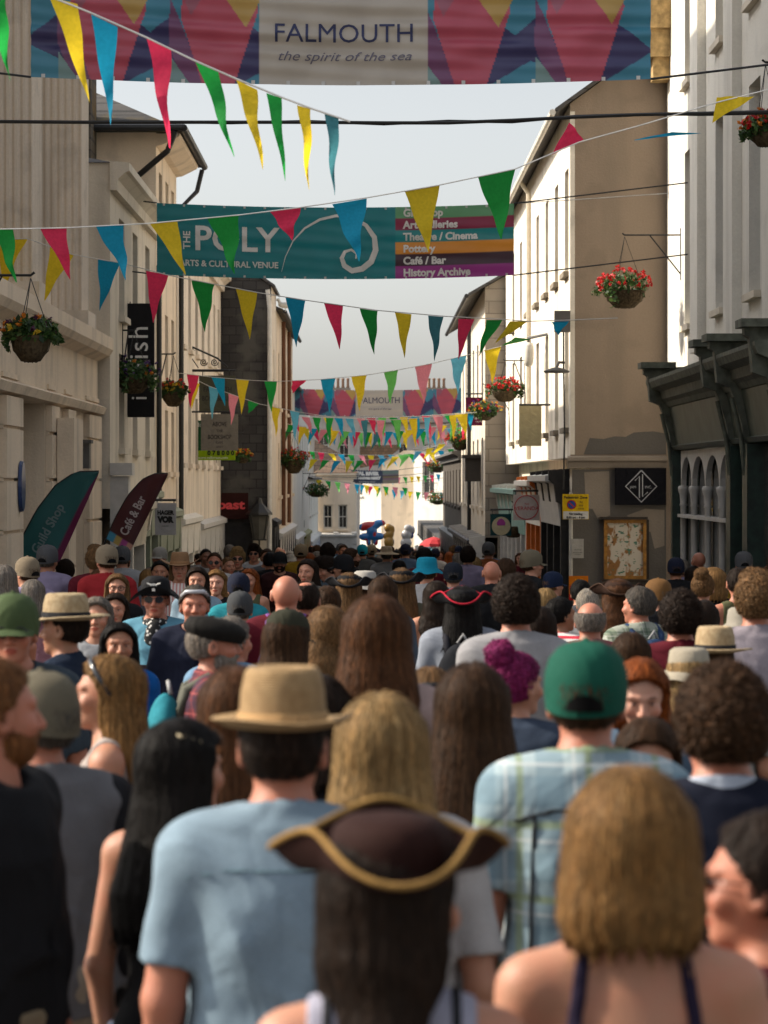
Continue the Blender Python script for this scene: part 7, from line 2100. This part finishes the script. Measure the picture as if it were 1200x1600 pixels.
t_.link(t_.mix(t_.math('LESS_THAN', vo.outputs['Distance'], 0.33), (0.012, 0.012, 0.012), (0.5, 0.48, 0.45)), b_.inputs['Base Color'])
link('scarf', S.mesh('scarf'), m_, pirate)


def find(txt): return [o for o in bpy.data.objects if txt in o.get('label', '') and o.parent is None][0]
def on_hair(txt, name, mb, mat, color=None):
    p_ = find(txt); h = [c for c in p_.children if c.name.startswith('hair')][0]
    o_ = mb.build(name, mat, p_, True, color); o_.location = h.location; o_.rotation_euler = h.rotation_euler
    return o_


on_hair('long black hair and cream', 'hair_clip', MB().tube([(0.052, -0.055, 0.186), (0.064, -0.03, 0.180), (0.075, 0.0, 0.170), (0.080, 0.03, 0.155)], 0.010, 8), plain('cream plastic', (0.55, 0.45, 0.28), 0.35))
on_hair('laughing blonde', 'sunglasses', MB().tube([(-0.098, -0.01, 0.10), (-0.09, 0.03, 0.16), (-0.055, 0.055, 0.20), (0, 0.065, 0.214), (0.055, 0.055, 0.20), (0.09, 0.03, 0.16), (0.098, -0.01, 0.10)], 0.009, 8), plain('dark lens', (0.012, 0.011, 0.011), 0.12, 0.6, var=0))
on_hair('grey haired man in navy', 'glasses', MB().tube([(-0.075, 0.03, 0.16), (-0.05, 0.085, 0.185), (-0.01, 0.10, 0.185), (0.01, 0.10, 0.185), (0.05, 0.085, 0.185), (0.075, 0.03, 0.16)], 0.012, 8), plain('pale lens', (0.3, 0.3, 0.32), 0.15, 0.6, var=0))
on_hair('brown hair and black scrunchie', 'scrunchie', MB().lathe([(0.02, -0.02), (0.045, -0.015), (0.05, 0.0), (0.045, 0.015), (0.02, 0.02)], (0, -0.115, 0.15), 14), CLOTH, B_)
bob = find('honey brown bob')
jk = find('navy jacket over'); S = SDF(axis(-0.12, (0.007, 0.12)), axis(-0.12, (0.007, 0.12)), axis(1.40, (0.006, 1.53)))
X_, Y_, Z_ = np.meshgrid(*S.ax, indexing='ij'); rr = np.sqrt(X_ ** 2 + (Y_ + 0.008) ** 2) - (0.076 - (Z_ - 1.44) * 0.10)
link('shirt_collar', nets(np.maximum(np.abs(rr) - 0.008, np.abs(Z_ - 1.47 + 0.2 * Y_) - 0.022).astype(np.float32), *S.ax, 'collar'), CLOTH, jk, (0.33, 0.37, 0.44))
rg_ = find('grey raglan')
for sd in (-1, 1):
    sh, el, wr = [np.array(v) for v in arm_pts('m', sd, 'down')]
    S = SDF(axis(-0.34, (0.009, 0.34)), axis(-0.2, (0.009, 0.2)), axis(0.84, (0.009, 1.50)))
    S.caps(sh + np.array([-sd * 0.06, 0, 0.02]), sh, 0.068, 0.079, 0.02); S.caps(sh, el, 0.079, 0.066, 0.02); S.caps(el, wr + (el - wr) * 0.06, 0.066, 0.052, 0.02)
    link('raglan_sleeve', S.mesh('sleeve'), CLOTH, rg_, (0.014, 0.014, 0.016))
tee = find('teal back print')
q = MB()
for pts in ([(-0.10, 1.24), (0.10, 1.24), (0.06, 1.21), (-0.06, 1.21)], [(-0.01, 1.245), (0.02, 1.245), (0.006, 1.30)], [(-0.08, 1.17), (0.09, 1.17), (0.05, 1.14), (-0.05, 1.14)]): q.poly([(x, -0.142, z) for x, z in pts])
q.build('back_print', plain('teal print', (0.02, 0.10, 0.11), 0.8), tee)
ck = find('pale blue check')
strip_on(ck, ('collar', 'm', 'down'), lambda X, Y, Z: np.maximum(np.abs(np.abs(X + 0.02 + 0.03 * (1.3 - Z)) - 0.105) - 0.0045, np.maximum(Y, Z - 1.36)), 'black_strap', B_)
strip_on(ck, ('collar', 'm', 'down'), lambda X, Y, Z: np.maximum(np.abs(Z - 1.365 + 0.30 * np.clip(np.abs(X) - 0.08, 0, 1)) - 0.005, np.maximum(Y, np.abs(X) - 0.17)), 'yoke_band', B_)
tri = find('brown leather tricorn')
strip_on(tri, ('vest', 'f', 'down'), lambda X, Y, Z: np.abs(np.abs(X) - 0.095) - 0.008, 'shoulder_strap', B_)
strip_on(bob, ('strap', 'f', 'down'), lambda X, Y, Z: np.maximum(np.abs(X + 0.112) - 0.016, 1.0 - Z), 'bag_strap', B_) if False else None
blue = find('pale blue polo')
strip_on(blue, ('collar', 'm', 'down'), lambda X, Y, Z: np.maximum(np.abs(Z - 1.375 + 0.2 * np.clip(np.abs(X) - 0.1, 0, 1)) - 0.0022, np.maximum(Y, np.abs(X) - 0.19)), 'yoke_seam', (0.12, 0.20, 0.23))

# ------------------------------------------------------------------ the rest of the crowd, one by one
TOPS = [('black', B_), ('white', WH), ('navy', NV), ('grey', GRY), ('maroon', MA), ('sky blue', SKY), ('olive', (0.12, 0.12, 0.06)), ('red', (0.36, 0.025, 0.03)), ('teal', (0.02, 0.20, 0.24)), ('mustard', (0.40, 0.23, 0.03)),
        ('pink', (0.46, 0.22, 0.26)), ('denim blue', (0.10, 0.15, 0.24)), ('pale blue', (0.34, 0.44, 0.54)), ('cream', (0.48, 0.43, 0.34)), ('light grey', (0.42, 0.42, 0.43)), ('lilac', (0.36, 0.30, 0.44)), ('rust', (0.28, 0.09, 0.03))]
HAIRS = [('short black hair', 'm', 'short', 'black', None), ('short brown hair', 'm', 'short', 'brown', None), ('dark curly hair', 'm', 'curly', 'dark', None), ('grey cropped hair', 'm', 'short', 'grey', None), ('a bald head', 'm', 'bald', 'brown', None),
         ('long dark hair', 'f', 'long', 'dark', None), ('long blonde hair', 'f', 'long', 'blonde', None), ('wavy chestnut hair', 'f', 'wavy', 'chestnut', None), ('a brown bob', 'f', 'bob', 'brown', None), ('a honey blonde bob', 'f', 'bob', 'honey', None),
         ('a dark ponytail', 'f', 'pony', 'dark', None), ('a light brown bun', 'f', 'bun', 'light', None), ('fair quiffed hair', 'm', 'quiff', 'light', None), ('ginger hair', 'f', 'mid', 'red', None), ('grey shoulder length hair', 'f', 'mid', 'grey', None),
         ('a black cap', 'm', 'short', 'dark', ('cap', B_)), ('a navy cap', 'm', 'short', 'brown', ('cap', NV)), ('a beige cap', 'm', 'short', 'brown', ('cap', (0.28, 0.22, 0.15))), ('a grey cap', 'm', 'short', 'ash', ('cap', (0.11, 0.11, 0.115))), ('long chestnut hair', 'f', 'long', 'chestnut', None),
         ('thinning dark hair', 'm', 'thin', 'dark', None), ('a white bucket hat', 'f', 'bob', 'brown', ('bucket', (0.5, 0.47, 0.42)))]
combos = [(h, t) for h in range(len(HAIRS)) for t in range(len(TOPS))]
random.shuffle(combos)
occ = [(X, Y) for (_, _, _, Y, X, _) in DRAWN]
rg = random.Random(21)
made = 0; tries = 0
NFILL = 214
while made < NFILL and tries < 20000:
    tries += 1
    u = rg.random()
    Y = 21 + 194 * u ** 2.0 if rg.random() < 0.95 else rg.uniform(9, 21)
    xl = -3.6 if Y < 79 else -2.2
    xr = 4.2 if Y < 53 else (3.1 if Y < 100 else 2.3)
    if Y > 150: xl, xr = -0.8, 2.2
    X = rg.uniform(xl, xr)
    if any((X - a) ** 2 + ((Y - b) * 0.85) ** 2 < (0.40 if Y < 110 else 0.34) ** 2 for a, b in occ): continue
    hh, tt = combos[made]
    _, sex, st, hc, hat = HAIRS[hh]
    s = rg.uniform(0.98, 1.08) if sex == 'm' else rg.uniform(0.92, 1.0)
    if Y < 40: s *= 0.955
    px, py = CX + FPX * X / Y, HY + FPX * (CAMZ - g(Y) - 1.595 * s) / Y
    if px < -30 or px > 1230: continue
    r = FPX * 0.13 * s / Y; bad = (875 < px < 1025 and py - 1.2 * r < 940 and Y < 53) or (890 < px < 935 and py < 960)
    for (hx, hy, hr, hY, _, _) in DRAWN:
        dd = math.hypot(px - hx, py - hy)
        if hY > Y + 0.05 and (dd < r + hr * 0.8 or (abs(px - hx) < r * 1.5 + hr * 0.5 and py < hy + hr * 1.2)): bad = True; break   # would hide somebody the photo shows
        if hY < Y and dd < hr * 0.75 and Y < 120: bad = True; break                    # would stand unseen behind a nearer head
    if bad: continue
    occ.append((X, Y))
    rowname = 'in the nearer crowd' if Y < 25 else 'in mid crowd' if Y < 60 else 'in the far crowd' if Y < 120 else 'in the farthest crowd'
    fc = 0 if rg.random() < 0.84 or st == 'bald' or Y < 14 else 180
    lab = 'person with %s and %s top %s' % (HAIRS[hh][0], TOPS[tt][0], rowname)
    q_ = person_at(X, Y, s, lab, sex=sex, face=fc + rg.choice((-14, 0, 8, 16)), yaw=rg.choice((0, 0, 0, 28, -28)) if fc == 0 else 0, hair=st, hc=hc, hat=hat[0] if hat else None, hatc=hat[1] if hat else None, top=rg.choice(('tee', 'tee', 'collar', 'shirt') if sex == 'm' else ('tee', 'tee', 'vest', 'strap', 'shirt')), tc=TOPS[tt][1],
              skin=rg.choice(('fair', 'red', 'tan', 'pale', 'fair', 'red', 'brown')), group='people in the crowd down the street')
    if fc == 0 and made % 9 == 4 and Y < 90 and st not in ('long', 'wavy', 'mid'):
        bc = rg.choice((('black', (0.014, 0.014, 0.016)), ('navy', (0.02, 0.03, 0.07)), ('grey', (0.08, 0.08, 0.085)), ('khaki', (0.09, 0.08, 0.045)), ('red', (0.18, 0.02, 0.02))))
        on_back('%s rucksack on the person with %s and %s top' % (bc[0], HAIRS[hh][0], TOPS[tt][0]), q_, 0, bc[1])
    made += 1
print('crowd', len(DRAWN), '+', made, 'tries', tries)
